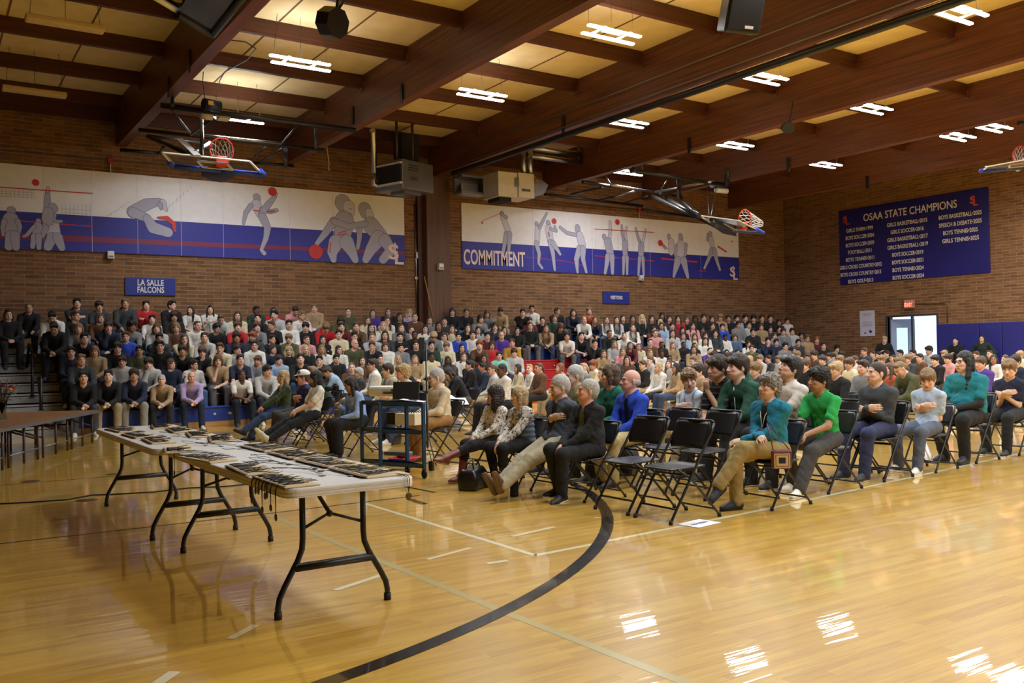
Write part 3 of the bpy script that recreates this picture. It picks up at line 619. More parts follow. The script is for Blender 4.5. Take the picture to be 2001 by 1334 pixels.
bars(h2, 'support_bar', M['black'], c2f, [((750, 402), (1540, 528), .055), ((340, 500), (600, 540), .05), ((20, 608), (850, 708), .05), ((1000, 598), (1180, 632), .05), ((205, 560), (238, 608), .02), ((235, 610), (510, 545), .03), ((480, 660), (640, 620), .035),
    ((690, 682), (900, 622), .03), ((1160, 480), (1160, 620), .07, 6.3, 6.1), ((1570, 395), (1570, 520), .08, 6.5, 6.2), ((770, 390), (800, 405), .06), ((850, 738), (1280, 803), .05, 6.0, 6.0), ((1400, 545), (1415, 790), .012, 6.1, 4.9), ((1475, 560), (1432, 790), .012, 6.1, 4.9)], 6.2, inv)
bars(h2, 'steel_arm', M['chrome'], c2f, [((580, 528), (955, 588), .035), ((955, 588), (1430, 500), .035), ((600, 630), (780, 580), .03), ((540, 455), (580, 520), .015, 6.4, 6.2), ((1055, 490), (1003, 575), .015, 6.4, 6.2)], 6.2, inv)
bars(h2, 'folding_arm', M['black'], c2f, [((935, 620), (1480, 880), .05, 6.1, 4.5), ((1050, 640), (1330, 790), .06, 6.1, 4.7), ((1180, 650), (1340, 800), .05, 6.0, 4.7), ((1210, 750), (1540, 920), .04, 5.4, 4.5)], 6.2, inv)
ZB = 4.6
bc = [at(*c2f(*p), 2, z) for p, z in (((1530, 905), ZB), ((1865, 930), ZB), ((1665, 832), ZB+.1), ((1345, 790), ZB+.1))]
board(h2, inv, bc); m0 = (bc[0]+bc[1])/2
d_ = to_px(m0)[2]; rcen = at_depth(*c2f(1722, 820), d_)
ring_net(h2, rcen, Vector((.55, -.8, 0)).normalized()*.62+Vector((0, 0, .1)), Vector((-.1, 0, 1)), None, .5*165/4.35/FPX*d_, Vector((.75, -.5, -.25)), inv, .5)
q = inv@at(*c2f(1700, 890), 2, ZB+.05); MB().bbox(tuple(q-Vector((.1, .1, .05))), tuple(q+Vector((.1, .1, .14))), .02).build('rim_bracket', M['hoopred'], h2)
q = inv@at(*c2f(1505, 530), 2, 6.2); MB().tube([q-Vector((.3, 0, 0)), q+Vector((.2, 0, 0))], .11, 12).build('winch_motor', M['black'], h2); MB().tube([q+Vector((-.15, 0, -.15)), q+Vector((.3, 0, -.15))], .08, 12).build('gearbox', M['zinc'], h2)
pb = [inv@at(*c2f(*p), 2, ZB-.1) for p in ((1430, 870), (1530, 940), (1650, 965), (1600, 930))]
MB().slab(pb, (0, 0, .1)).build('pivot_box', M['black'], h2)
# third hoop at the right edge, fourth seen from below at the top left
h3 = thing('basketball_hoop', 'dim folded hoop cut off by the right edge above the champions board', 'basketball hoop', (22, 9, 5.6)); inv = Matrix.Translation(-h3.location)
bc = [at(*p, 2, 5.3) for p in ((1920, 334), (2080, 318), (2070, 300), (1930, 326))]; board(h3, inv, bc)
d_ = to_px(bc[0])[2]; rcen = at_depth(1994, 303, d_); ring_net(h3, rcen, Vector((.7, -.5, 0)), Vector((.1, 0, 1)), None, .2, Vector((-.2, .1, -.9)), inv, .35)
bars(h3, 'support_bar', M['black'], lambda x, y: (x, y), [((1925, 330), (2090, 318), .06, 5.4, 5.4), ((2050, 250), (2055, 318), .05, 6.3, 5.4), ((1990, 240), (2120, 250), .05, 6.4, 6.4)], 6, inv)
h4 = thing('basketball_hoop', 'dark folded hoop seen from below at the top left edge', 'basketball hoop', (3.5, 10, 5.8)); inv = Matrix.Translation(-h4.location)
ZB = 5.3
q4 = [at(*p, 2, ZB) for p in ((345, 28), (415, 67), (500, -40), (400, -60))]
MB().slab([inv@p for p in q4], (0, 0, .03)).build('backboard', flat('smoky_backboard', '#15171c', .15), h4)
mb = MB()
for a, b in ((0, 1), (1, 2)): mb.tube([inv@q4[a], inv@q4[b]], .05, 8)
mb.build('board_pad', flat('dark_navy_pad', '#141c3c', .5), h4)
bars(h4, 'support_bar', M['black'], lambda x, y: (x, y), [((300, -10), (420, 60), .06), ((330, -20), (440, 10), .05), ((395, -40), (370, 40), .05), ((440, 40), (480, -20), .04)], 5.5, inv)
bars(h4, 'steel_arm', M['zinc'], lambda x, y: (x, y), [((298, -8), (352, 24), .035), ((362, 30), (400, 48), .03)], 5.35, inv)
mb = MB().bbox((-.22, -.15, 0), (.22, .15, .25), .03); q = inv@at(400, 20, 2, 5.4); o = mb.build('pivot_box', M['black'], h4); o.location = q
# ---------------------------------------------------------------- unit heaters
t = thing('unit_heater', 'galvanised ceiling heater with dark grille hanging left of the timber column', 'heater', at(790, 350, 1, 21.0), 0, 'hanging unit heaters')
dep = to_px(t.location)[2]; k = dep/FPX
o_ = Matrix.Rotation(math.radians(18), 4, 'Z'); hx = .56
mb = MB().bbox((-hx, -hx*.9, -.36), (hx, hx*.9, .38), .015, o_)
mb.build('casing', M['steel'], t)
Rz = Matrix.Rotation(math.radians(18), 4, 'Z')
MB().bbox((-hx-.03, -.45, -.2), (-hx+.01, .35, .26), .01, Rz).build('fan_grille', M['darkgrille'], t)
MB().bbox((-hx-.08, -.5, -.25), (-hx, .4, -.2), .004, Rz).bbox((-hx-.08, -.5, .26), (-hx, .4, .3), .004, Rz).build('grille_frame', M['zinc'], t)
mb = MB()
for i in range(3): mb.box((-.35, -hx*.9-.012, .12+.06*i), (0, -hx*.9, .14+.06*i), Rz)
mb.build('louvre', M['darkgrille'], t)
me = text_mesh('REZNOR', .08, M['figink'], .26, .004, .002); o = link('lettering', me, None, t); mm = Rz@RY; mm.translation = Rz@Vector((-.15, -hx*.9-.008, -.08)); o.matrix_basis = mm
mb = MB().box((-.25, -.25, -.42), (.35, .25, -.36), Rz); mb.build('burner_tray', M['steel'], t)
mb = MB()
for x, y in ((-.4, -.4), (.1, -.3)): mb.cyl((x, y, .38), (x, y, DECK-t.location.z), .035, 8)
mb.build('hanger_pipe', M['stageleg'], t)
fl = MB().tube([Vector((-.75, .2, .0)), Vector((-.75, .2, .45)), Vector((-1.25, -.8, .95))], .075, 12).tube([Vector((-.5, .2, -.18)), Vector((-.78, .2, -.18)), Vector((-.75, .2, .1))], .075, 12)
fl.build('flue_pipe', M['chrome'], t)
MB().box((.1, .3, .35), (.6, .8, 1.3)).build('duct', M['darkgrille'], t)
t2 = thing('unit_heater', 'pale grey ceiling heater lettered REZNOR with two silver pipes, right of the timber column', 'heater', at(996, 366, 1, 21.3), 0, 'hanging unit heaters')
MB().bbox((-.64, -.4, -.35), (.0, .4, .34), .012).build('casing', M['zinc'], t2); MB().bbox((.02, -.42, -.33), (.56, .38, .36), .012).build('control_box', M['zinc'], t2)
MB().bbox((-.1, -.44, -.06), (.03, -.3, .2), .01).build('junction_box', M['steel'], t2)
MB().bbox((-.55, -.3, -.46), (-.15, .3, -.35), .006).build('burner_tray', M['darkgrille'], t2)
put_text('lettering', text_mesh('REZNOR', .09, M['figink'], .3, .006, .002), RY, t2.location+Vector((.27, -.428, -.13)), t2)
mb = MB().slab([(.56, -.35, -.3), (.95, -.35, -.16), (1.1, -.35, .1), (.85, -.35, .25), (.56, -.35, .2)], (0, .6, 0)); mb.build('outlet_hood', M['steel'], t2)
MB().tube([(.28, -.3, .3), (.27, -.3, 1.0), (.3, -.1, 1.1)], .085, 12).tube([(.5, -.3, .3), (.5, -.3, 1.15)], .085, 12).sphere((.28, -.3, .28), .1).sphere((.5, -.3, .28), .1).build('flue_pipe', M['chrome'], t2)
MB().tube([(.58, -.38, .32), (.68, -.42, .15), (.6, -.43, .0), (.62, -.43, -.15)], .012, 6).build('gas_hose', M['yellow'], t2)
t3 = thing('air_duct', 'open silver sheet metal duct box between the two hanging heaters', 'duct', at(924, 362, 1, 21.8))
MB().box((-.42, -.1, -.26), (.42, .4, -.2)).box((-.42, -.1, .2), (.42, .4, .26)).box((.36, -.1, -.2), (.42, .4, .2)).box((-.42, .3, -.2), (.42, .4, .2)).build('duct_shell', M['steel'], t3)
MB().box((-.35, .05, -.19), (.2, .1, .05)).build('duct_baffle', M['chrome'], t3)
for (xa, ya), (xb, yb), lab in (((1030, 287), (1135, 302), 'upper long silver flue pipe right of the hanging heaters'), ((1030, 303), (1137, 318), 'lower long silver flue pipe right of the hanging heaters')):
    a, b = at(xa, ya, 1, 21), at(xb, yb, 1, 21); tag(MB().tube([a, b, b+Vector((0, .1, .25))], .08, 12).build('flue_pipe', M['chrome']), lab, 'pipe')
# speakers and ceiling track
def speaker(label, px, py, z, prof, dz, tilt, sc=1):
    t = thing('ceiling_speaker', label, 'speaker', at(px, py, 2, z)); t.rotation_euler = tilt; t.scale = (sc,)*3
    if prof == 'oct':
        MB().slab([(.34*math.cos(a), .0, .30*math.sin(a)) for a in np.linspace(math.pi/8, 2*math.pi+math.pi/8, 9)[:-1]], (0, .3, 0)).build('cabinet', M['blackpl'], t)
    else: MB().bbox((-.26, -.2, -.4), (.26, .24, .4), .03).build('cabinet', M['blackpl'], t); MB().bbox((-.23, -.22, -.36), (.23, -.2, .36), .01).build('grille', M['darkgrille'], t); MB().box((.02, -.226, -.33), (.14, -.22, -.29)).build('badge', M['paper'], t)
    MB().tube([(0, .1, .3), (.05, .15, .55), (.05, .15, .3+dz)], .035, 8).tube([(0, .1, .2), (.22, .15, .5)], .03, 8).build('bracket', M['black'], t)
speaker('small black many sided speaker hanging on a bracket, top left of the second beam', 661, 45, 6.3, 'oct', .9, (.25, 0, .5), .75)
speaker('large black speaker box hanging near the top edge', 1452, 8, 6.1, 'box', 1, (.35, .1, -.5), .95)
speaker('small black speaker hanging far off under the fifth beam', 1541, 250, 6.1, 'oct', 1, (.3, .1, -.6), .42)
a, b = at(885, 339, 2, 6.35), at(1850, 10, 2, 6.35); d = (b-a); 
t = tag(MB().tube([Vector((a.x, a.y, a.z)), a+d*1.6], .075, 8).build('ceiling_track', M['black']), 'long straight black ceiling track running under the third beam', 'track')
for (xa, ya), (xb, yb), lab in (((885, 305), (1310, 138), 'thin pale conduit pinned along the upper side of the third beam'), ((885, 334), (1560, 70), 'thin pale conduit just above the black ceiling track')):
    a, b = at(xa, ya, 0, 12.38), at(xb, yb, 0, 12.38); a.z = b.z = (a.z+b.z)/2
    tag(MB().tube([a, a+(b-a)*1.8], .012, 6).build('beam_conduit', M['pewter']), lab, 'conduit')
for i, (x, y, z) in enumerate(((785, 183, 6.8), (1101, 244, 6.8), (1347, 284, 6.75), (1540, 322, 6.7), (1695, 356, 6.7), (689, 225, 6.9), (371, 120, 6.7), (330, 170, 6.7))):
    bx = min(BX, key=lambda b_: abs(at(x, y, 2, z).x-b_)); p = at(x, y, 0, bx-.13)
    tag(MB().bbox((p.x-.02, p.y-.05, p.z-.2), (p.x, p.y+.05, p.z+.2), .005).build('beam_clamp', M['black']), 'black steel clamp bolted to the side of a timber beam', 'clamp', 'black clamps on the ceiling beams')
tag(MB().tube([at(x, y, 1, 19.5) for x, y in ((398, 130), (396, 160), (402, 205))], .01, 5).build('hanging_cable', M['black']), 'black cable hanging down to the left hoop winch', 'cable')
tag(MB().tube([at(x, y, 2, 7.2) for x, y in ((447, 78), (480, 82), (500, 95), (485, 115), (440, 140), (428, 160), (432, 175))], .012, 5).build('ceiling_cable', M['black']), 'loose black cable looping over pale ceiling panels', 'cable')
tag(MB().tube([at(x, y, 1, 21) for x, y in ((636, 255), (639, 290), (643, 318), (642, 333), (646, 330))], .008, 5).build('loose_string', M['net']), 'short pale cord hanging between the left hoop and heater', 'cord')
# ---------------------------------------------------------------- bleachers
ROWS = 7; BY0, RUN, RISE = 19.15, .55, .255     # hip line of the first row
def bleacher(label, x0, x1, cols, key):
    t = thing('bleachers', label, 'bleachers', ((x0+x1)/2, BY0, 0))
    ox = (x0+x1)/2
    for r in range(ROWS):
        y = BY0+RUN*r; zs = .42+RISE*r
        MB().bbox((x0-ox, -.16+RUN*r, zs-.03), (x1-ox, .14+RUN*r, zs), .008).build('seat_board', M[cols[r][0]], t)
        MB().box((x0-ox, -.14+RUN*r, zs-.30), (x1-ox, -.12+RUN*r, zs-.03)).build('riser_panel', M[cols[r][1]], t)
        if r: MB().box((x0-ox, -.12+RUN*(r-1), zs-.42-.03+.02), (x1-ox, -.14+RUN*r, zs-.42+.02)).build('foot_deck', M['greydeck'], t)
    MB().box((x0-ox, -.13, .0), (x1-ox, -.10, .12)).build('kick_board', M['ply'], t)
    return t
XA = 2.55
bleacher('left bleachers with a blue front bench, below the home sign', XA, 12.1, [('bluebench', 'bluebench')]*1+[('greybench', 'greydeck')]*6, 'l')
bleacher('right bleachers with red lower benches and blue upper benches', 13.2, 26.3, [('redbench', 'redbench')]*3+[('redbench', 'redbench'), ('bluebench', 'bluebench'), ('bluebench', 'bluebench'), ('bluebench', 'bluebench')], 'r')
st = thing('bleacher_stairs', 'grey aisle steps with black rails at the left edge of the bleachers', 'steps', (1.0, 19.3, 0))
for r in range(9):
    z = .16+.20*r; MB().bbox((-4, -.1+.41*r, z-.025), (1.52, .33+.41*r, z), .006).build('step_tread', M['greybench'], st)
    MB().box((-4, -.085+.41*r, z-.17), (1.52, -.065+.41*r, z-.04)).build('step_riser', M['greybench'], st)
def rail(label, pts, r=.022):
    P = [at(x, y, 1, yy) for x, y, yy in pts]; t = thing('hand_rail', label, 'hand rail', P[0]); i_ = Matrix.Translation(-P[0])
    MB().tube([i_@p for p in P], r, 8).build('rail_tube', M['black'], t)
    MB().bbox(tuple(i_@P[-1]-Vector((.05, .05, .02))), tuple(i_@P[-1]+Vector((.05, .05, .0))), .004).build('foot_plate', M['black'], t)
rail('upper black handrail on the grey aisle steps', [(52, 718, 21.6), (57, 672, 21.6), (63, 690, 21.2), (63, 722, 20.9), (63, 774, 20.4)], .03)
rail('lower black handrail at the foot of the grey aisle steps', [(78, 770, 19.6), (75, 733, 19.6), (80, 742, 19.5), (80, 800, 19.2)], .03)
rail('thin black handrail among the students on the red benches', [(1042, 690, 20.6), (1060, 668, 20.6), (1085, 700, 20.2)], .02)
# ---------------------------------------------------------------- stage tables at the left
e = Vector((2.65-.92, 16.93-13.33, 0)).normalized(); nn = Vector((-e.y, e.x, 0)); P1_ = Vector((2.66, 17.0, 0))
SL = ['brown folding stage table, farthest of the row', 'brown folding stage table, second from the far end', 'brown folding stage table, third from the far end', 'brown folding stage table nearest, under the flowers', 'brown folding stage table cut by the left edge']
for i in range(5):
    o = P1_-e*(1.22*(i+1)); t = thing('stage_table', SL[i], 'stage', o, math.atan2(e.y, e.x), 'brown stage tables in a row')
    MB().bbox((.005, 0, .515), (1.215, 2.44, .56), .006).build('table_top', M['brown'], t); MB().box((.0, -.006, .51), (1.22, .0, .562)).build('metal_edge', M['pewter'], t)
    for x in (.1, .62, 1.12):
        for y in (.08, 1.0, 2.3): MB().cyl((x, y, 0), (x, y, .515), .018, 8).build('leg', M['stageleg'], t)
    for y in (.08, 2.3): MB().cyl((.1, y, .16), (1.12, y, .16), .013, 8).build('brace', M['pewter' if y < 1 else 'stageleg'], t)
    for x in (.1, 1.12): MB().tube([(x, .1, .3), (x, .75, .5)], .015, 6).build('folding_strut', M['stageleg'], t)
# flowers in a glass vase on the nearest stage table
fp = at(4, 822, 2, .56)
t = thing('flower_vase', 'glass vase of dark red and orange flowers on the brown stage table', 'flowers', fp)
MB().lathe([(.0, .0), (.06, .0), (.065, .02), (.05, .12), (.075, .3), (.072, .3), (.046, .12), (.06, .025), (0, .02)], (0, 0, 0), 20).build('vase', M['glassjar'], t)
mb = MB(); r_ = random.Random(3)
for i in range(34):
    a = r_.uniform(0, 6.28); q = r_.uniform(.05, .22); mb.tube([(0, 0, .1), (math.cos(a)*q*.4, math.sin(a)*q*.4, .32), (math.cos(a)*q, math.sin(a)*q, r_.uniform(.42, .62))], .004, 5)
mb.build('stems', M['stem'], t)
mb = MB()
for i in range(60):
    a = r_.uniform(0, 6.28); q = r_.uniform(.04, .24); z = r_.uniform(.28, .5); c = Vector((math.cos(a)*q, math.sin(a)*q, z)); d = Vector((math.cos(a), math.sin(a), r_.uniform(-.4, .3)))*.08; s_ = Vector((-math.sin(a), math.cos(a), .2))*.022
    mb.add([c, c+d*.5+s_, c+d, c+d*.5-s_], [(0, 1, 2, 3)])
mb.build('leaves', M['green'], t)
def bloom(name, c, r, mat):
    mb = MB()
    for k in range(26):
        a = k*2.4; q = k/26; u = Vector((math.cos(a)*q, math.sin(a)*q, 1-q*.9)).normalized()
        mb.sphere(tuple(Vector(c)+u*r*.75), r*.34, (1, 1, .8), 8, 5)
    mb.build(name, mat, t)
bloom('blossom', (.13, -.05, .47), .05, M['darkred']); bloom('blossom', (.1, -.09, .44), .042, M['orange']); bloom('blossom', (.02, -.12, .5), .04, M['darkred']); bloom('blossom', (-.1, .02, .5), .045, M['orange'])
# ---------------------------------------------------------------- folding tables
def folding_table(label, x0, x1, y0, y1):
    cx, cy = (x0+x1)/2, (y0+y1)/2; t = thing('folding_table', label, 'table', (cx, cy, 0), 0, 'white folding tables set end to end')
    hx, hy = (x1-x0)/2, (y1-y0)/2
    def outline(hx, hy, r, z, n=7):
        P = []
        for sx, sy, a0 in ((1, 1, 0), (-1, 1, 90), (-1, -1, 180), (1, -1, 270)):
            for k in range(n): a = math.radians(a0+90*k/(n-1)); P.append((sx*(hx-r)+r*math.cos(a), sy*(hy-r)+r*math.sin(a), z))
        return P
    lay = [(hx-.012, hy-.012, .74), (hx-.003, hy-.003, .737), (hx, hy, .729), (hx, hy, .716), (hx-.003, hy-.003, .714), (hx, hy, .711), (hx, hy, .698), (hx-.003, hy-.003, .696), (hx-.001, hy-.001, .69), (hx-.02, hy-.02, .686)]
    mb = MB(); L = [outline(a, b, .075, z) for a, b, z in lay]; n = len(L[0])
    V = [p for q in L for p in q]; F_ = [(i*n+k, i*n+(k+1) % n, (i+1)*n+(k+1) % n, (i+1)*n+k) for i in range(len(L)-1) for k in range(n)]
    mb.add(V, [f[::-1] for f in F_]+[tuple(range(n)), tuple((len(L)-1)*n+k for k in range(n))[::-1]]); mb.build('table_top', M['tablewhite'], t)
    for s in (-1, 1):
        yp = s*(hy-.30); f = .012
        for sx in (-1, 1):
            pts = [(sx*.18, yp, .69), (sx*.18, yp, .42), (sx*.185, yp, .36), (sx*.21, yp, .30), (sx*.285, yp, .17), (sx*.315, yp, .11), (sx*.325, yp, .06), (sx*.325, yp, .012)]
            lg = MB().tube(pts, .0165, 10).build('leg', M['black'], t)
            MB().cyl((sx*.325, yp, 0), (sx*.325, yp, .04), .021, 10).build('foot_cap', M['rubber'], lg)
        MB().tube([(-.235, yp, .262), (.235, yp, .262)], .02, 8).bbox((-.225, yp-.012, .24), (.225, yp+.012, .285), .006).build('cross_brace', M['black'], t)
        MB().tube([(-.18, yp, .47), (-.03, yp-s*.05, .52), (0, yp-s*.06, .53), (.03, yp-s*.05, .52), (.18, yp, .47)], .009, 8).tube([(0, yp-s*.05, .53), (0, yp-s*.36, .68)], .012, 8).sphere((0, yp-s*.055, .528), .02).build('folding_strut', M['black'], t)
        if label.startswith('near') and s < 0:
            lb = MB().bbox((-.055, yp-.0145, .252), (.055, yp-.0125, .272), .003).build('brace_badge', M['bronze'], t)
            MB().bbox((-.052, yp-.0155, .2535), (.052, yp-.014, .2705), .003).build('badge_plate', M['rubber'], lb)
            put_text('lettering', text_mesh('LIFETIME', .013, M['bronze'], .085, .0004, .0004), RY, (cx, cy+yp-.0165, .262), t)
    return t
T1 = (1.58, 2.33, 4.50, 7.16); T2 = (1.50, 2.25, 7.2, 9.82)
tb1 = folding_table('nearest white folding table covered with medals on black cords', *T1)
MB().box((-.004, -.001, -.02), (.004, .001, .02)).build('latch_mark', M['paper'], tb1).location = (-.376, .15, .715)
tb2 = folding_table('farther white folding table covered with medal boards', *T2)
# kraft boards lying on the tables, each with its row of medals
def kboard(label, c, ang, lx=.30, ly=.52, z=.742, tilt=0):
    o = MB().box((-lx/2, -ly/2, 0), (lx/2, ly/2, .006)).mesh('board', M['card']); o = link('medal_board', o, None)
    o.matrix_basis = Matrix.Translation((c[0], c[1], z))@Matrix.Rotation(math.radians(ang), 4, 'Z')@Matrix.Rotation(tilt, 4, 'Y'); return tag(o, label, 'cardboard', 'cardboard boards under the medals')
ZT = .7405
def cord_mesh(seed, L, wav, hang=False):
    r = random.Random(seed); mb = MB()
    for s in (-1, 1):
        pts = []; ph = r.uniform(0, 6)
        for i in range(8):
            u = i/7; pts.append((-L*u, s*.008*(1+u)+wav*math.sin(ph+u*5.5)*u+r.uniform(-.003, .003), .004+.006*abs(math.sin(u*3+ph))+(.012*u if wav > .012 else 0)))
        mb.tube(pts, .0015, 5)
    return mb.mesh('cord', M['cord'])
def medal_mesh(mat):
    return MB().lathe([(0, .0035), (.018, .0035), (.02, .0025), (.02, .0008), (.018, 0), (0, 0)], (.018, 0, 0), 14).mesh('medal', mat)
CM = [cord_mesh(i, .165+.02*(i % 4), .005+.005*(i % 4)) for i in range(8)]; CL = [cord_mesh(50+i, .30, .045) for i in range(4)]
MD = medal_mesh(M['bronze']); MDP = medal_mesh(M['pewter']); NM = [0]
def medal(label, x, y, z, ang, cord, md=MD, group='medals laid on the cardboard boards', tilt=0):
    t = thing('medal', label, 'medal', (x, y, z), 0, group); t.rotation_euler = (0, tilt, math.radians(ang))
    link('disc', md, None, t); link('neck_cord', cord, None, t); NM[0] += 1
    return t
r_ = random.Random(11)
BD = [  # label, centre, angle, medals, which edge they line up on
 ('cardboard strip along the right edge of the nearest table, closest to the camera', (2.20, 4.86), 0, 'R'),
 ('cardboard strip along the right edge of the nearest table, second from the camera', (2.20, 5.43), 1, 'R'),
 ('cardboard strip along the right edge of the nearest table, third from the camera', (2.20, 6.0), -1, 'R'),
 ('cardboard strip along the right edge of the nearest table, farthest from the camera', (2.20, 6.62), 1, 'R'),
 ('cardboard piece at the near left corner, cords hanging over the table edge', (1.68, 4.80), 0, 'L'),
 ('cardboard piece on the left edge of the nearest table, behind the hanging medals', (1.69, 5.42), -4, 'L'),
 ('cardboard piece jutting out over the left edge of the nearest table', (1.63, 6.22), 10, 'L'),
 ('half bare cardboard piece bridging the two tables', (1.64, 7.02), -12, 'X'),
 ('cardboard strip on the left edge of the farther table, nearest one', (1.68, 7.85), -3, 'L'),
 ('cardboard strip on the left edge of the farther table, middle one', (1.66, 8.5), 2, 'L'),
 ('cardboard strip on the left edge of the farther table, far corner', (1.66, 9.3), 4, 'L'),
 ('cardboard strip on the right side of the farther table, nearest one', (2.13, 7.62), -14, 'L'),
 ('cardboard strip on the right side of the farther table, second one', (2.10, 8.2), -10, 'L'),
 ('cardboard strip on the right side of the farther table, third one', (2.08, 8.82), -6, 'L'),
 ('cardboard strip on the right side of the farther table, far end', (2.06, 9.45), -10, 'L')]
MLAB = ['cardboard strip, right edge of nearest table, closest to the camera', 'cardboard strip, right edge of nearest table, second from the camera', 'cardboard strip, right edge of nearest table, third from the camera', 'cardboard strip, right edge of nearest table, farthest strip',
 'cardboard piece at the near left table corner', 'cardboard piece behind the near left corner of the table', 'cardboard piece jutting over the left table edge', 'cardboard piece bridging the two tables',
 'cardboard strip, left edge of farther table, nearest strip', 'cardboard strip, left edge of farther table, middle strip', 'cardboard strip, left edge of farther table, far corner', 'cardboard strip, right side of farther table, nearest strip',
 'cardboard strip, right side of farther table, second strip', 'cardboard strip, right side of farther table, third strip', 'cardboard strip, right side of farther table, far end']
for BD_i, (lab, c, ang, k) in enumerate(BD):
    wl = .26 if BD_i < 4 else .19; kboard(lab, c, ang, wl, .55); n = 9 if k == 'X' else 17; ca, sa = math.cos(math.radians(ang)), math.sin(math.radians(ang))
    short = lab.replace('cardboard ', '').split(',')[0]; lab2 = 'bronze medal with black neck cord in a row on the '+' '.join(lab.split()[:12]) if False else None
    for i in range(n):
        v = -.255+.51*(i+.5)/17; u = -wl/2+.015
        x = c[0]+u*ca-v*sa; y = c[1]+u*sa+v*ca
        medal('bronze medal on a '+MLAB[BD_i], x, y, ZT+.0085, 180+ang+r_.uniform(-11, 11), r_.choice(CM)).scale = ((1, 1, 1) if BD_i < 4 else (.72, 1, 1))
# loose medals in the middle of the nearest table
for i, (x, y) in enumerate(((346+3, 850), (385, 858), (430, 872), (462, 872), (505, 882), (528, 900), (575, 893), (612, 915), (622, 921), (628, 929), (682, 930), (465, 862), (408, 885), (440, 890), (490, 868), (400, 870), (545, 905), (560, 908))):
    p = at(x, y, 2, ZT); medal('grey medal on a loose curling cord in the bare middle of the nearest table', p.x, p.y, ZT+.002, r_.uniform(20, 75)-110+180*0, r_.choice(CL), MDP, 'loose medals in the middle of the table')
# medals hanging over the edges
def hanging(label, p, drop, out):
    t = thing('medal', label, 'medal', p, 0, 'medals hanging over the table edge')
    d = MB().lathe([(0, .002), (.018, .002), (.02, .001), (.02, -.001), (.018, -.002), (0, -.002)], (0, 0, 0), 16); o = d.build('disc', M['bronze'], t); o.rotation_euler = (0, math.pi/2, .3); o.location = (out[0]*.012, out[1]*.012, -drop-.02); 
    o.matrix_basis = Matrix.Translation((out[0]*.012, out[1]*.012, -drop-.02))@Matrix.Rotation(math.atan2(out[1], out[0]), 4, 'Z')@Matrix.Rotation(math.pi/2, 4, 'Y')
    mb = MB()
    for s in (-1, 1):
        q = Vector((-out[1], out[0], 0))*s*.006; o_ = Vector((out[0], out[1], 0))
        mb.tube([-o_*.14+q+Vector((0, 0, .004)), -o_*.03+q*1.4+Vector((0, 0, .006)), o_*.004+q+Vector((0, 0, .002)), o_*.012+q+Vector((0, 0, -.02)), o_*.012+Vector((0, 0, -drop))], .002, 5)
    mb.build('neck_cord', M['cord'], t)
hl = ['leftmost of the medals hanging at the near left corner', 'second of the medals hanging at the near left corner', 'lowest bronze medal but one, hanging at the near left corner', 'short hanging medal beside the near corner', 'lowest hanging medal at the near corner of the table',
      'medal hanging high on the left side, partly against the skirt', 'medal hanging high in the middle of the corner group', 'small medal against the table skirt, near corner']
for i, (y, dr) in enumerate(((5.02, .10), (4.84, .13), (4.70, .10), (4.62, .14), (4.95, .04), (4.90, .035), (4.79, .05), (4.76, .04))):
    hanging('bronze medal: '+hl[i], (T1[0]-.003, y, ZT+.003), dr, (-1, 0))
hanging('bronze medal hanging alone from the far left end of the nearest table', (T1[0]-.003, 6.82, ZT+.003), .13, (-1, 0))
hanging('bronze medal hanging alone from the near right corner of the table', (2.27, T1[2]-.003, ZT+.003), .085, (0, -1))
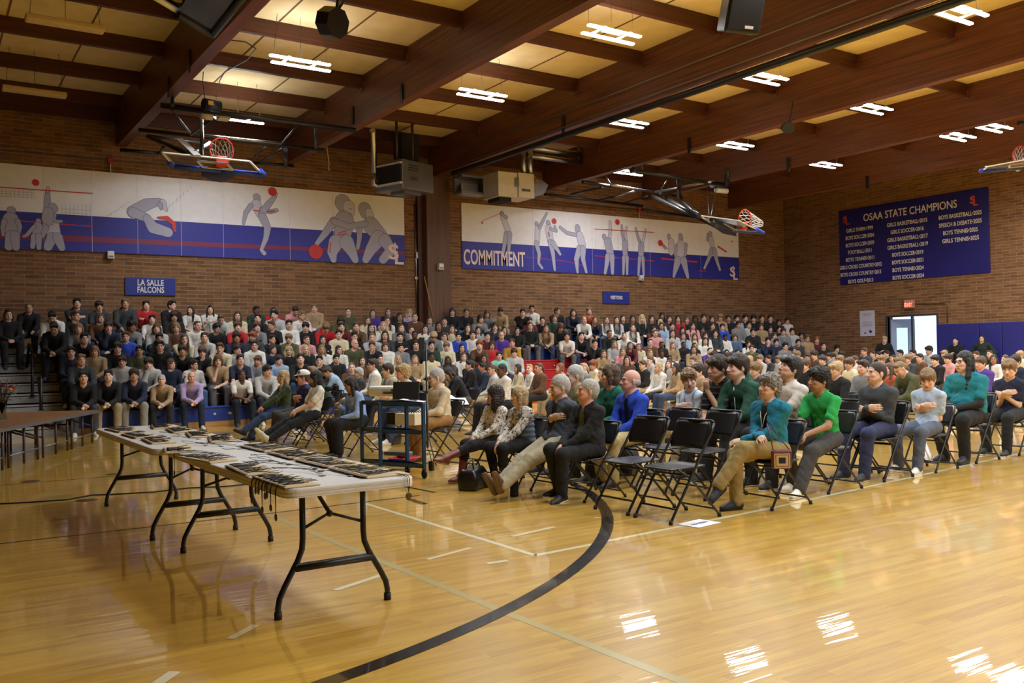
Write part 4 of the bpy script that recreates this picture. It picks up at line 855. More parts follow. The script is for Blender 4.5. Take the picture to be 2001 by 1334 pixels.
# ---------------------------------------------------------------- folding chair
def chair_proto():
    root = thing('folding_chair', 'black folding chair', 'chair'); B = M['black']
    for s in (-1, 1):
        y = s*.215
        MB().tube([(.27, y, .012), (.25, y, .05), (-.10, y, .56), (-.21, y, .72), (-.245, y, .79)], .0115, 8).build('front_leg', B, root)
        MB().tube([(-.30, y*.92, .012), (-.27, y*.92, .05), (.02, y*.92, .35), (.17, y*.92, .435)], .0105, 8).build('rear_leg', B, root)
        MB().cyl((.275, y, 0), (.268, y, .035), .017, 8).cyl((-.305, y*.92, 0), (-.296, y*.92, .035), .017, 8).build('foot_cap', M['rubber'], root)
    MB().tube([(-.245, -.215, .79), (-.25, -.19, .808), (-.25, .19, .808), (-.245, .215, .79)], .0115, 8).build('top_rail', B, root)
    for a_, b_ in (((.20, -.215, .115), (.20, .215, .115)), ((-.24, -.2, .075), (-.24, .2, .075)), ((.03, -.2, .37), (.03, .2, .37))): MB().tube([a_, b_], .009, 8).build('cross_bar', B, root)
    # seat: rounded slab with a slight dish
    def plate(fn, nu, nv, th):
        V = []; F_ = []
        for k in (0, 1):
            for i in range(nu):
                for j in range(nv):
                    p, n_ = fn(i/(nu-1), j/(nv-1)); V.append(tuple(Vector(p)-Vector(n_)*th*k))
        m = nu*nv
        for i in range(nu-1):
            for j in range(nv-1):
                a = i*nv+j; F_ += [(a, a+nv, a+nv+1, a+1), (m+a, m+a+1, m+a+nv+1, m+a+nv)]
        rim = [j for j in range(nv)]+[i*nv+nv-1 for i in range(1, nu)]+[(nu-1)*nv+j for j in range(nv-2, -1, -1)]+[i*nv for i in range(nu-2, 0, -1)]
        for a, b in zip(rim, rim[1:]+rim[:1]): F_.append((a, b, m+b, m+a))
        return MB().add(V, F_, True)
    def seat(u, v):
        x = -.19+.40*u; w_ = .195*(1-.16*abs(2*u-1)**5)*(1-.06*(1-u)); y = (2*v-1)*w_; q = 1-(abs(2*v-1))**4
        return (x, y, .445-.010*q*(1-(2*u-1)**4)-.012*max(0, u-.8)/.2), (0, 0, 1)
    plate(seat, 13, 11, .014).build('seat', M['blackpl'], root)
    def back(u, v):
        z = .575+.225*u; yy = (2*v-1)*(.207 if .1 < u < .95 else .19); x = -.14-.085*u-.035*(1-(2*v-1)**2)
        return (x, yy, z), (-1, 0, -.3)
    plate(back, 9, 13, .012).build('backrest', M['blackpl'], root)
    return root
chair0 = chair_proto(); chair_used = [False]
def put_chair(x, y, heading, label, s=1.0, group='black folding chairs on the gym floor'):
    if not chair_used[0]: c = chair0; chair_used[0] = True
    else:
        c = chair0.copy(); COL.objects.link(c)
        for ch in chair0.children:
            d = ch.copy(); COL.objects.link(d); d.parent = c
    c.location = (x, y, 0); c.rotation_euler = (0, 0, heading); c.scale = (s, s, s); c['label'] = label; c['group'] = group
    return c
HD = math.radians(180)
put_chair(5.36, 5.62, HD, 'nearest empty black folding chair, the paper sheet by its foot')
put_chair(5.36, 6.16, HD+.03, 'empty black folding chair beside the man in the black jacket')
put_chair(6.40, 6.26, HD, 'empty black folding chair left of the woman in the teal blazer')
put_chair(6.38, 6.78, HD, 'empty black folding chair behind the first empty pair, nearer the man in the blue jacket')
put_chair(8.62, 5.92, HD+.05, 'empty black folding chair between the green polo and the pale blue shirt')
put_chair(8.60, 6.42, HD, 'black folding chair half hidden beside the empty one in front of the charcoal pullover')
# paper on the floor
p = at(1366, 1023, 2, 0)
t = thing('paper_sheet', 'white printed paper sheet on the floor by the nearest empty chair', 'paper', (p.x, p.y, .003), math.radians(8))
MB().box((-.15, -.108, 0), (.15, .108, .0015)).build('sheet', M['paper'], t)
me = text_mesh('RESERVED', .055, M['figink'], .2, .001, .0003); o = link('printed_word', me, None, t); o.matrix_basis = Matrix.Translation((0, .0, .0022))@Matrix.Rotation(math.pi, 4, 'Z')
# ---------------------------------------------------------------- projector cart
ca, cb, cc_, cd = (at(708, 906, 2, 0), at(744, 916, 2, 0), at(829, 922, 2, 0), at(794, 915, 2, 0))
t = thing('projector_cart', 'blue metal three shelf cart carrying the projector', 'cart', (5.0, 10.25, 0)); o_ = t.location
L4 = [Vector(q)-o_ for q in ((4.86, 10.95, 0), (4.78, 10.28, 0), (5.16, 9.62, 0), (5.24, 10.3, 0))]
L4 = [Vector((-.26, .48, 0)), Vector((-.26, -.02-.08, 0)), Vector((.14, -.62+.05, 0)), Vector((.14+.06, .08, 0))]
pts4 = [at(708, 905, 2, .10), at(744, 912, 2, .10), at(829, 914, 2, .12), at(796, 906, 2, .12)]; L4 = [q-o_-Vector((0, 0, q.z)) for q in pts4]
for q in L4: MB().bbox((q.x-.019, q.y-.019, .1), (q.x+.019, q.y+.019, .86), .004).build('post', M['cart'], t)
for z, th in ((.115, .045), (.50, .045), (.82, .05)):
    P = [Vector((q.x, q.y, z)) for q in (L4[0], L4[1], L4[2], L4[3])]
    MB().slab(P, (0, 0, .008)).slab([P[0], P[1], P[1]+Vector((0, 0, th)), P[0]+Vector((0, 0, th))], (.006, 0, 0)).slab([P[1], P[2], P[2]+Vector((0, 0, th)), P[1]+Vector((0, 0, th))], (0, .006, 0)).slab([P[3], P[2], P[2]+Vector((0, 0, th)), P[3]+Vector((0, 0, th))], (-.006, 0, 0)).slab([P[0], P[3], P[3]+Vector((0, 0, th)), P[0]+Vector((0, 0, th))], (0, -.006, 0)).build('shelf', M['cart'], t)
for q in L4:
    MB().tube([(q.x-.012, q.y, .05), (q.x+.012, q.y, .05)], .05, 14).box((q.x-.016, q.y-.02, .05), (q.x+.016, q.y+.02, .11)).build('caster', M['rubber'], t)
def on_cart(px, py, z): return at(px, py, 2, z)
p = on_cart(735, 777, .87); d2 = (L4[2]-L4[1]); ang = math.atan2(d2.y, d2.x)
pj = thing('projector', 'white projector with lit blue lens on top of the blue cart', 'projector', (p.x+.02, p.y-.0, .872), ang)
MB().bbox((-.06, -.13, .02), (.44, .17, .15), .03).build('housing', M['white'], pj)
MB().bbox((-.068, -.12, .03), (-.055, .16, .14), .008).build('front_panel', flat('tan_projector_front', '#8a7458', .5), pj)
MB().tube([(-.10, .09, .085), (-.06, .09, .085)], .042, 18).build('lens_barrel', M['rubber'], pj); MB().tube([(-.106, .09, .085), (-.10, .09, .085)], .034, 18).build('lens', M['lens'], pj)
mb = MB()
for i in range(10): mb.box((.2+.018*i, -.133, .055), (.21+.018*i, -.128, .085))
for i in range(6): mb.box((.33+.014*i, -.133, .09), (.338+.014*i, -.128, .115))
mb.build('vent_slots', M['darkgrille'], pj)
for x in (0, .38): MB().cyl((x, -.08, 0), (x, -.08, .03), .012).build('foot', M['rubber'], pj)
lp = thing('laptop', 'open black laptop seen from behind on the blue cart', 'laptop', tuple(on_cart(790, 783, .87))[:2]+(.872,), ang+.5)
MB().bbox((-.16, -.11, 0), (.16, .11, .014), .005).build('keyboard_base', M['black'], lp)
MB().bbox((-.16, -.006, 0), (.16, .006, .22), .005, Matrix.Translation((0, .11, .012))@Matrix.Rotation(-.35, 4, 'X')).build('screen_lid', M['black'], lp)
p = on_cart(803, 783, .87); ps = thing('paper_sheet', 'tilted white paper sheet lying on top of the blue cart', 'paper', (p.x, p.y-.05, .876), .9); MB().box((-.1, -.14, 0), (.1, .14, .003), Matrix.Rotation(.12, 4, 'X')).build('sheet', M['paper'], ps)
p = on_cart(795, 823, .55); eb = thing('equipment_box', 'beige equipment box on the middle shelf of the blue cart', 'box', (p.x, p.y, .51), ang)
MB().bbox((-.10, -.12, 0), (.22, .12, .15), .006).build('box_shell', flat('beige_equipment', '#c9bfa8', .5), eb); MB().bbox((-.24, -.12, 0), (-.1, .12, .16), .006).build('dark_end', M['black'], eb)
mb = MB()
for k in range(6): mb.tube([(-.05+.04*k, -.05, .15), (-.04+.04*k, 0, .2+.01*(k % 3)), (.0+.04*k, .06, .155)], .006, 5)
mb.build('coiled_cable', M['rubber'], eb)
p = on_cart(775, 892, .16); wb = thing('power_strip', 'grey white box lying on red cables on the bottom shelf of the cart', 'power strip', (p.x, p.y, .175), ang); MB().bbox((-.15, -.07, 0), (.22, .05, .055), .012).build('strip_body', M['pewter'], wb)
p = on_cart(790, 898, .14)
mb = MB()
for k in range(6): mb.tube([(p.x+(.16+.012*k)*math.cos(a)*.9, p.y+(.09+.01*k)*math.sin(a), .135+.006*k) for a in np.linspace(0, 6.2, 24)], .008, 6)
tag(mb.build('cable_coil', M['redcable']), 'red cable coiled on the bottom shelf of the blue cart', 'cable')
b = thing('power_adapter', 'small black power adapter hanging beside the cart wheel', 'adapter', at(843, 905, 2, .1), .5); MB().bbox((-.025, -.03, -.09), (.025, .03, .03), .008).build('adapter_body', M['black'], b)
MB().tube([(0, 0, .03), (.02, .03, .1), (.0, .06, .2), (-.03, .1, .25)], .005, 5).build('adapter_lead', M['black'], b)
# tripod with phone beside the cart
q = at(828, 905, 2, 0); tp = thing('phone_tripod', 'tall thin black tripod stand holding a phone above the cart', 'tripod', (q.x+.05, q.y-.02, 0)); zt_ = at(827, 668, 0, q.x+.05).z
MB().cyl((0, 0, .25), (0, 0, zt_), .011, 8).cyl((0, 0, .2), (0, 0, .9), .016, 8).build('pole', M['black'], tp)
for a in (.3, 2.4, 4.5): MB().tube([(0, 0, .42), (.38*math.cos(a), .38*math.sin(a), .01)], .008, 6).build('leg', M['black'], tp)
MB().bbox((-.10, -.01, zt_-.10), (-.02, .01, zt_+.06), .006).build('phone', M['black'], tp); MB().cyl((-.08, 0, zt_-.02), (0, 0, zt_-.02), .008, 6).build('clamp', M['black'], tp)
# cables on the floor
tag(MB().tube([at(x, y, 2, .006) for x, y in ((-40, 985), (0, 984), (60, 981), (130, 976), (180, 967), (230, 965), (300, 961), (370, 953), (440, 950), (480, 946), (560, 935), (620, 926))], .0085, 6).build('floor_cable', M['rubber']), 'long black cable lying across the floor under the white tables', 'cable')
tag(MB().tube([at(x, y, 2, .006) for x, y in ((790, 918), (812, 910), (840, 903), (870, 901), (905, 905), (930, 906))], .007, 6).build('floor_cable', M['rubber']), 'short black cable on the floor right of the blue cart', 'cable')
# bottles and bags under the first rows
def bottle(label, px, py, r, h, mat, cat='bottle'):
    p = at(px, py, 2, 0); t = thing('water_bottle', label, cat, p)
    MB().lathe([(0, 0), (r, 0), (r*1.02, .01), (r, h*.72), (r*.7, h*.8), (r*.5, h*.84), (0, h*.84)], (0, 0, 0), 20).build('flask', mat, t)
    MB().lathe([(0, h*.82), (r*.62, h*.82), (r*.62, h*.95), (r*.3, h), (0, h)], (0, 0, 0), 16).build('lid', M['rubber'], t); MB().tube([(-r*.5, 0, h*.93), (-r*.4, 0, h*1.08), (r*.4, 0, h*1.08), (r*.5, 0, h*.93)], .006, 6).build('carry_loop', M['rubber'], t)
bottle('tall black water bottle on the floor under the first row', 1005, 969, .042, .29, M['rubber'])
bottle('clear water bottle on the floor left of the tall black bottle', 976, 962, .038, .22, M['glassjar'])
def tote(label, px, py, w_, h_, mat, name='handbag'):
    p = at(px, py, 2, 0); t = thing(name, label, 'bag', p, .6)
    mb = MB(); bm = bmesh.new(); bmesh.ops.create_cube(bm, size=1); bmesh.ops.subdivide_edges(bm, edges=bm.edges[:], cuts=5, use_grid_fill=True)
    for v in bm.verts:
        x, y, z = v.co*2; k = 1-.22*max(0, z)**2; bul = 1+.22*(1-z*z)
        v.co = Vector((x*w_/2*k*(1-.1*abs(y)**3), y*.09*bul*k, (z+1)*h_/2+.02*math.sin(x*3)*max(0, z)))
    mb.bm(bm, None, True); mb.build('bag_body', mat, t)
    for s in (-1, 1): MB().tube([(-w_*.25, s*.05, h_*.9), (-w_*.2, s*.03, h_*1.25), (0, s*.01, h_*1.4), (w_*.2, s*.03, h_*1.25), (w_*.25, s*.05, h_*.9)], .009, 6).build('handle', mat, t)
tote('black handbag standing on the floor beneath the woman in the vest', 925, 955, .34, .22, M['leatherdk'])
tote('dark bag on the floor under the chair behind the cart', 765, 868, .3, .22, M['leatherdk'])
tote('dark backpack on the floor behind the empty chairs', 1225, 925, .4, .3, M['rubber'], 'backpack')
# ---------------------------------------------------------------- smooth solid modelling: signed distances polygonised by surface nets
V3 = lambda *a: np.array(a, float)
def rotm(yaw=0, pitch=0, roll=0):
    """yaw left, pitch down(+), roll; x forward, y left, z up"""
    cy, sy, cp, sp, cr, sr = math.cos(yaw), math.sin(yaw), math.cos(pitch), math.sin(pitch), math.cos(roll), math.sin(roll)
    return np.array([[cy, -sy, 0], [sy, cy, 0], [0, 0, 1]])@np.array([[cp, 0, sp], [0, 1, 0], [-sp, 0, cp]])@np.array([[1, 0, 0], [0, cr, -sr], [0, sr, cr]])
def cap(a, b, ra, rb=None, sq=None):
    """tapered capsule; sq = (axis, factor) thins it along an axis"""
    return ('c', np.array(a, float), np.array(b, float), ra, ra if rb is None else rb, sq)
def ell(c, r, R=None): return ('e', np.array(c, float), np.array(r, float), np.eye(3) if R is None else R)
def prim_box(p):
    if p[0] == 'c':
        r = max(p[3], p[4]); return np.minimum(p[1], p[2])-r, np.maximum(p[1], p[2])+r
    r = p[2].max(); return p[1]-r, p[1]+r
def prim_d(p, X, Y, Z):
    if p[0] == 'c':
        a, b, ra, rb, sq = p[1:]
        d = b-a; L2 = max(d@d, 1e-9); x, y, z = X-a[0], Y-a[1], Z-a[2]
        t = np.clip((x*d[0]+y*d[1]+z*d[2])/L2, 0, 1); x = x-t*d[0]; y = y-t*d[1]; z = z-t*d[2]
        if sq is not None:
            ax, k = sq; q = x*ax[0]+y*ax[1]+z*ax[2]; return np.sqrt(x*x+y*y+z*z+(1/k**2-1)*q*q)-(ra+(rb-ra)*t)
        return np.sqrt(x*x+y*y+z*z)-(ra+(rb-ra)*t)
    c, r, R = p[1:]
    x, y, z = X-c[0], Y-c[1], Z-c[2]
    u = x*R[0, 0]+y*R[1, 0]+z*R[2, 0]; v = x*R[0, 1]+y*R[1, 1]+z*R[2, 1]; w_ = x*R[0, 2]+y*R[1, 2]+z*R[2, 2]
    k0 = np.sqrt((u/r[0])**2+(v/r[1])**2+(w_/r[2])**2); k1 = np.sqrt((u/r[0]**2)**2+(v/r[1]**2)**2+(w_/r[2]**2)**2)+1e-9
    return k0*(k0-1)/k1
def axis(lo, hi, s, fine):
    out = [lo]
    while out[-1] < hi:
        x = out[-1]; st = s
        for a, b, f in fine:
            if a-s <= x <= b: st = min(st, f)
        out.append(x+st)
    return np.array(out)
def snet(F, ax, ay, az):
    ins = F < 0; n = ins.astype(np.int8)
    c = n[:-1, :-1, :-1]+n[1:, :-1, :-1]+n[:-1, 1:, :-1]+n[1:, 1:, :-1]+n[:-1, :-1, 1:]+n[1:, :-1, 1:]+n[:-1, 1:, 1:]+n[1:, 1:, 1:]
    I, J, K = np.nonzero((c > 0) & (c < 8)); N = len(I)
    if N == 0: return np.zeros((0, 3)), []
    idx = np.full(c.shape, -1, np.int32); idx[I, J, K] = np.arange(N)
    f = {}
    for a in (0, 1):
        for b in (0, 1):
            for d in (0, 1): f[a, b, d] = F[I+a, J+b, K+d]
    S = np.zeros((N, 3)); W = np.zeros(N)
    for p in f:
        for k in range(3):
            if p[k] == 0:
                q = list(p); q[k] = 1; q = tuple(q); fa, fb = f[p], f[q]; m = (fa < 0) != (fb < 0)
                t = np.where(m, fa/(fa-fb+1e-12), 0); pos = np.array(p, float)[None, :].repeat(N, 0); pos[:, k] = t
                S[m] += pos[m]; W[m] += 1
    S /= W[:, None]
    V = np.stack([ax[I]+S[:, 0]*(ax[I+1]-ax[I]), ay[J]+S[:, 1]*(ay[J+1]-ay[J]), az[K]+S[:, 2]*(az[K+1]-az[K])], 1)
    Q = []
    a = ins[:-1, 1:-1, 1:-1]; b = ins[1:, 1:-1, 1:-1]; i, j, k = np.nonzero(a != b); fl = a[i, j, k]
    q = np.stack([idx[i, j, k], idx[i, j+1, k], idx[i, j+1, k+1], idx[i, j, k+1]], 1); Q.append(np.where(fl[:, None], q, q[:, ::-1]))
    a = ins[1:-1, :-1, 1:-1]; b = ins[1:-1, 1:, 1:-1]; i, j, k = np.nonzero(a != b); fl = a[i, j, k]
    q = np.stack([idx[i, j, k], idx[i, j, k+1], idx[i+1, j, k+1], idx[i+1, j, k]], 1); Q.append(np.where(fl[:, None], q, q[:, ::-1]))
    a = ins[1:-1, 1:-1, :-1]; b = ins[1:-1, 1:-1, 1:]; i, j, k = np.nonzero(a != b); fl = a[i, j, k]
    q = np.stack([idx[i, j, k], idx[i+1, j, k], idx[i+1, j+1, k], idx[i, j+1, k]], 1); Q.append(np.where(fl[:, None], q, q[:, ::-1]))
    return V, np.concatenate(Q)
def solid(prims, s, k=.02, fine=(), cut=(), noise=None, sub=(), offset=0.0):
    """prims: (prim[, k]) smooth union; sub: carved away; cut: half spaces (point, normal) to keep the side against the normal"""
    P = [(p if isinstance(p[0], tuple) else (p, k)) for p in prims]
    lo = np.min([prim_box(p)[0] for p, _ in P], 0)-3*s-offset-.02; hi = np.max([prim_box(p)[1] for p, _ in P], 0)+3*s+offset+.02
    A = [axis(lo[i], hi[i], s, [(c[i]-r, c[i]+r, f) for c, r, f in fine]) for i in range(3)]
    F = np.full([len(a) for a in A], .5, np.float32)
    def win(p, m):
        l, h = prim_box(p); return [slice(max(0, np.searchsorted(A[i], l[i]-m)-1), np.searchsorted(A[i], h[i]+m)+1) for i in range(3)]
    for p, kk in P:
        w_ = win(p, kk+2.2*s+offset); X, Y, Z = A[0][w_[0]][:, None, None], A[1][w_[1]][None, :, None], A[2][w_[2]][None, None, :]
        if 0 in (X.size, Y.size, Z.size): continue
        d = prim_d(p, X, Y, Z); f = F[tuple(w_)]; h = np.clip(.5+.5*(f-d)/kk, 0, 1); F[tuple(w_)] = f+(d-f)*h-kk*h*(1-h)
    F -= offset
    for p, kk in [(p if isinstance(p[0], tuple) else (p, .01)) for p in sub]:
        w_ = win(p, kk+2*s); X, Y, Z = A[0][w_[0]][:, None, None], A[1][w_[1]][None, :, None], A[2][w_[2]][None, None, :]
        if 0 in (X.size, Y.size, Z.size): continue
        d = -prim_d(p, X, Y, Z); f = F[tuple(w_)]; h = np.clip(.5-.5*(f-d)/kk, 0, 1); F[tuple(w_)] = f+(d-f)*h+kk*h*(1-h)
    X, Y, Z = A[0][:, None, None], A[1][None, :, None], A[2][None, None, :]
    for pt, nn_ in cut:
        pl = (X-pt[0])*nn_[0]+(Y-pt[1])*nn_[1]+(Z-pt[2])*nn_[2]; F = np.maximum(F, pl)
    if noise is not None: F = F+noise(X, Y, Z).astype(np.float32)
    return snet(F, *A)
def smesh(name, V, Q, mat, col=None):
    me = bpy.data.meshes.new(name); me.from_pydata(V.tolist(), [], Q.tolist() if len(Q) else []); me.polygons.foreach_set('use_smooth', [True]*len(me.polygons))
    if col is not None:
        a = me.color_attributes.new('Col', 'FLOAT_COLOR', 'POINT'); a.data.foreach_set('color', np.concatenate([col, np.ones((len(col), 1))], 1).astype(np.float32).ravel())
    me.materials.append(mat); me.update(); return me
def curl(f, amp, seed=0):
    def fn(X, Y, Z):
        a = np.sin(f*X+2.1*np.sin(.7*f*Z+seed)+seed)*np.sin(f*Y+1.7*np.sin(.8*f*X+seed*2))*np.sin(f*Z+1.3*np.sin(.6*f*Y+1)+seed)
        return amp*a
    return fn
def fold(amp, seed=0):
    def fn(X, Y, Z):
        q = np.sin(30*Z+20*Y*np.sin(seed+1)+4*np.sin(11*X+seed)+2*np.sin(9*Y+2*seed)); r = np.sin(24*X-18*Z+3.5*np.sin(10*Y+seed)+2*np.sin(13*Z))
        return amp*(.9*(1-np.abs(q))**2+.9*(1-np.abs(r))**2-.5)+amp*.45*(np.sin(38*Z+14*Y+3*np.sin(17*X+seed))*.5+np.sin(27*X+33*Z+4*np.sin(13*Y+seed*3))*.5+.4*np.sin(70*Z+50*X+seed))
    return fn
# ---------------------------------------------------------------- anatomy
HEADK = [1.03]
def HS(sex): return (.99 if sex == 'f' else 1.03)*HEADK[0]
def head_prims(C, R, sc=1.0, sex='m'):
    def P(*v): return C+R@(np.array(v)*sc)
    g_ = .92 if sex == 'f' else 1.0
    r = lambda *v: np.array(v)*sc
    L = [(ell(P(-.012, 0, .032), r(.094, .073, .092), R), .02), (ell(P(.028, 0, -.035), r(.062, .056*g_, .078), R), .03), (ell(P(.06, 0, -.092), r(.024, .024, .02), R), .03),
         (cap(P(.055, .036*g_, -.065), P(-.01, .057*g_, -.04), .020*sc, .016*sc), .03), (cap(P(.055, -.036*g_, -.065), P(-.01, -.057*g_, -.04), .020*sc, .016*sc), .03),
         (cap(P(.082, .034, .024), P(.082, -.034, .024), .009*sc), .014), (ell(P(.060, .042, -.022), r(.022, .018, .018), R), .02), (ell(P(.060, -.042, -.022), r(.022, .018, .018), R), .02)]
    sub = [(ell(P(.094, .031, .006), r(.014, .017, .012), R), .012), (ell(P(.094, -.031, .006), r(.014, .017, .012), R), .012)]
    L2 = [(cap(P(.086, 0, .012), P(.107, 0, -.030), .008*sc, .0125*sc), .010), (ell(P(.096, .012, -.034), r(.010, .008, .008), R), .006), (ell(P(.096, -.012, -.034), r(.010, .008, .008), R), .006),
          (ell(P(.088, 0, -.061), r(.010, .024, .006), R), .006), (ell(P(.086, 0, -.073), r(.010, .020, .0065), R), .006),
          (ell(P(.074, .031, .005), r(.012, .014, .011), R), .002), (ell(P(.074, -.031, .005), r(.012, .014, .011), R), .002),
          (ell(P(-.012, .078, -.005), r(.018, .009, .031), R), .006), (ell(P(-.012, -.078, -.005), r(.018, .009, .031), R), .006)]
    return L, sub, L2
def head_colors(V, C, R, sc, hair, lip=(.80, .46, .44), beard=None):
    q = (V-C)@R/sc; col = np.ones((len(V), 3))
    def blob(c, r, rgb, soft=.35):
        d = np.sqrt((((q-np.array(c))/np.array(r))**2).sum(1)); t = np.clip((1+soft-d)/soft, 0, 1)[:, None]; col[:] = col*(1-t)+np.array(rgb)*t
    near = (np.abs(q) < .2).all(1)
    if not near.any(): return col
    if beard is not None:
        m = near & (q[:, 0] > -.005) & (q[:, 2] < -.048) & (q[:, 2] > -.125); t = np.clip((-.040-q[:, 2])/.02, 0, 1)*m*np.clip((q[:, 0]+.01)/.02, 0, 1); col = col*(1-.8*t[:, None])+np.array(beard)*.8*t[:, None]
    blob((.088, 0, -.0665), (.022, .024, .010), lip)
    for s in (-1, 1):
        blob((.090, s*.031, .005), (.018, .0135, .0065), (.95, .95, .98), .3); blob((.092, s*.031, .005), (.018, .0065, .0068), (.06, .045, .04), .3)
        blob((.088, s*.031, .0125), (.02, .0155, .0022), (.22, .15, .12), .8); blob((.090, s*.034, .026), (.02, .018, .0040), tuple(.35*h+.06 for h in hair), .7)
        blob((.070, s*.045, -.025), (.02, .018, .018), (1.06, .86, .84), 1.2); blob((.1, s*.007, -.042), (.012, .004, .003), (.35, .2, .18), .5)
    return col
def ik(a, c, l1, l2, pole):
    a, c, pole = map(lambda v: np.array(v, float), (a, c, pole)); d = c-a; L = np.linalg.norm(d)
    if L > (l1+l2)*.995: c = a+d/L*(l1+l2)*.995; d = c-a; L = np.linalg.norm(d)
    if L < abs(l1-l2)+.02: L = abs(l1-l2)+.02
    x = (l1*l1-l2*l2+L*L)/(2*L); h = math.sqrt(max(0, l1*l1-x*x)); u = d/np.linalg.norm(d); p = pole-(pole@u)*u; n = np.linalg.norm(p); p = p/n if n > 1e-6 else V3(0, 0, 1)
    return a+u*x+p*h, c
def hand_prims(W, dirn, palm, side, curlv=.5, sc=1.0, fine=True):
    """wrist, finger direction, palm normal; side +1 left"""
    d = dirn/np.linalg.norm(dirn); n = palm-(palm@d)*d; n /= np.linalg.norm(n); s = np.cross(n, d)*side   # s points to the thumb side
    L = [(cap(W, W+d*.035*sc, .026*sc, .032*sc, (n, .55)), .012), (ell(W+d*.055*sc, V3(.048, .040, .018)*sc, np.stack([d, s, n], 1)), .012)]
    if not fine:
        return L+[(ell(W+d*.115*sc+n*.018*curlv, V3(.045, .034, .016)*sc, np.stack([d, s, n], 1)), .015), (cap(W+d*.03+s*.03, W+d*.075+s*.045+n*.02, .011, .009), .01)]
    for k, (o, l) in enumerate(((.028, .068), (.0095, .076), (-.0095, .070), (-.027, .055))):
        b = W+d*.092*sc+s*o*sc; c1 = curlv*1.1; d1 = d*math.cos(c1*.6)+n*math.sin(c1*.6); d2 = d*math.cos(c1*1.5)+n*math.sin(c1*1.5)
        m = b+d1*l*.5*sc; e_ = m+d2*l*.5*sc; L += [(cap(b-d*.01, m, .0090*sc, .0082*sc), .004), (cap(m, e_, .0082*sc, .0068*sc), .003)]
    b = W+d*.03*sc+s*.03*sc; m = b+(d*.75+s*.6+n*.35)*.038*sc; e_ = m+(d*.95+s*.1+n*.5)*.032*sc
    return L+[(cap(b, m, .0115*sc, .0095*sc), .008), (cap(m, e_, .0095*sc, .0078*sc), .004)]
HCOL = dict(k=(.012, .010, .010), d=(.035, .020, .014), b=(.10, .055, .030), g=(.24, .15, .075), y=(.50, .36, .19), r=(.26, .075, .028), w=(.50, .49, .47), s=(.22, .21, .20))
SKIN = dict(l=(.62, .40, .30), m=(.50, .30, .20), t=(.36, .20, .12), d=(.13, .065, .04), r=(.62, .34, .27), p=(.68, .46, .37))
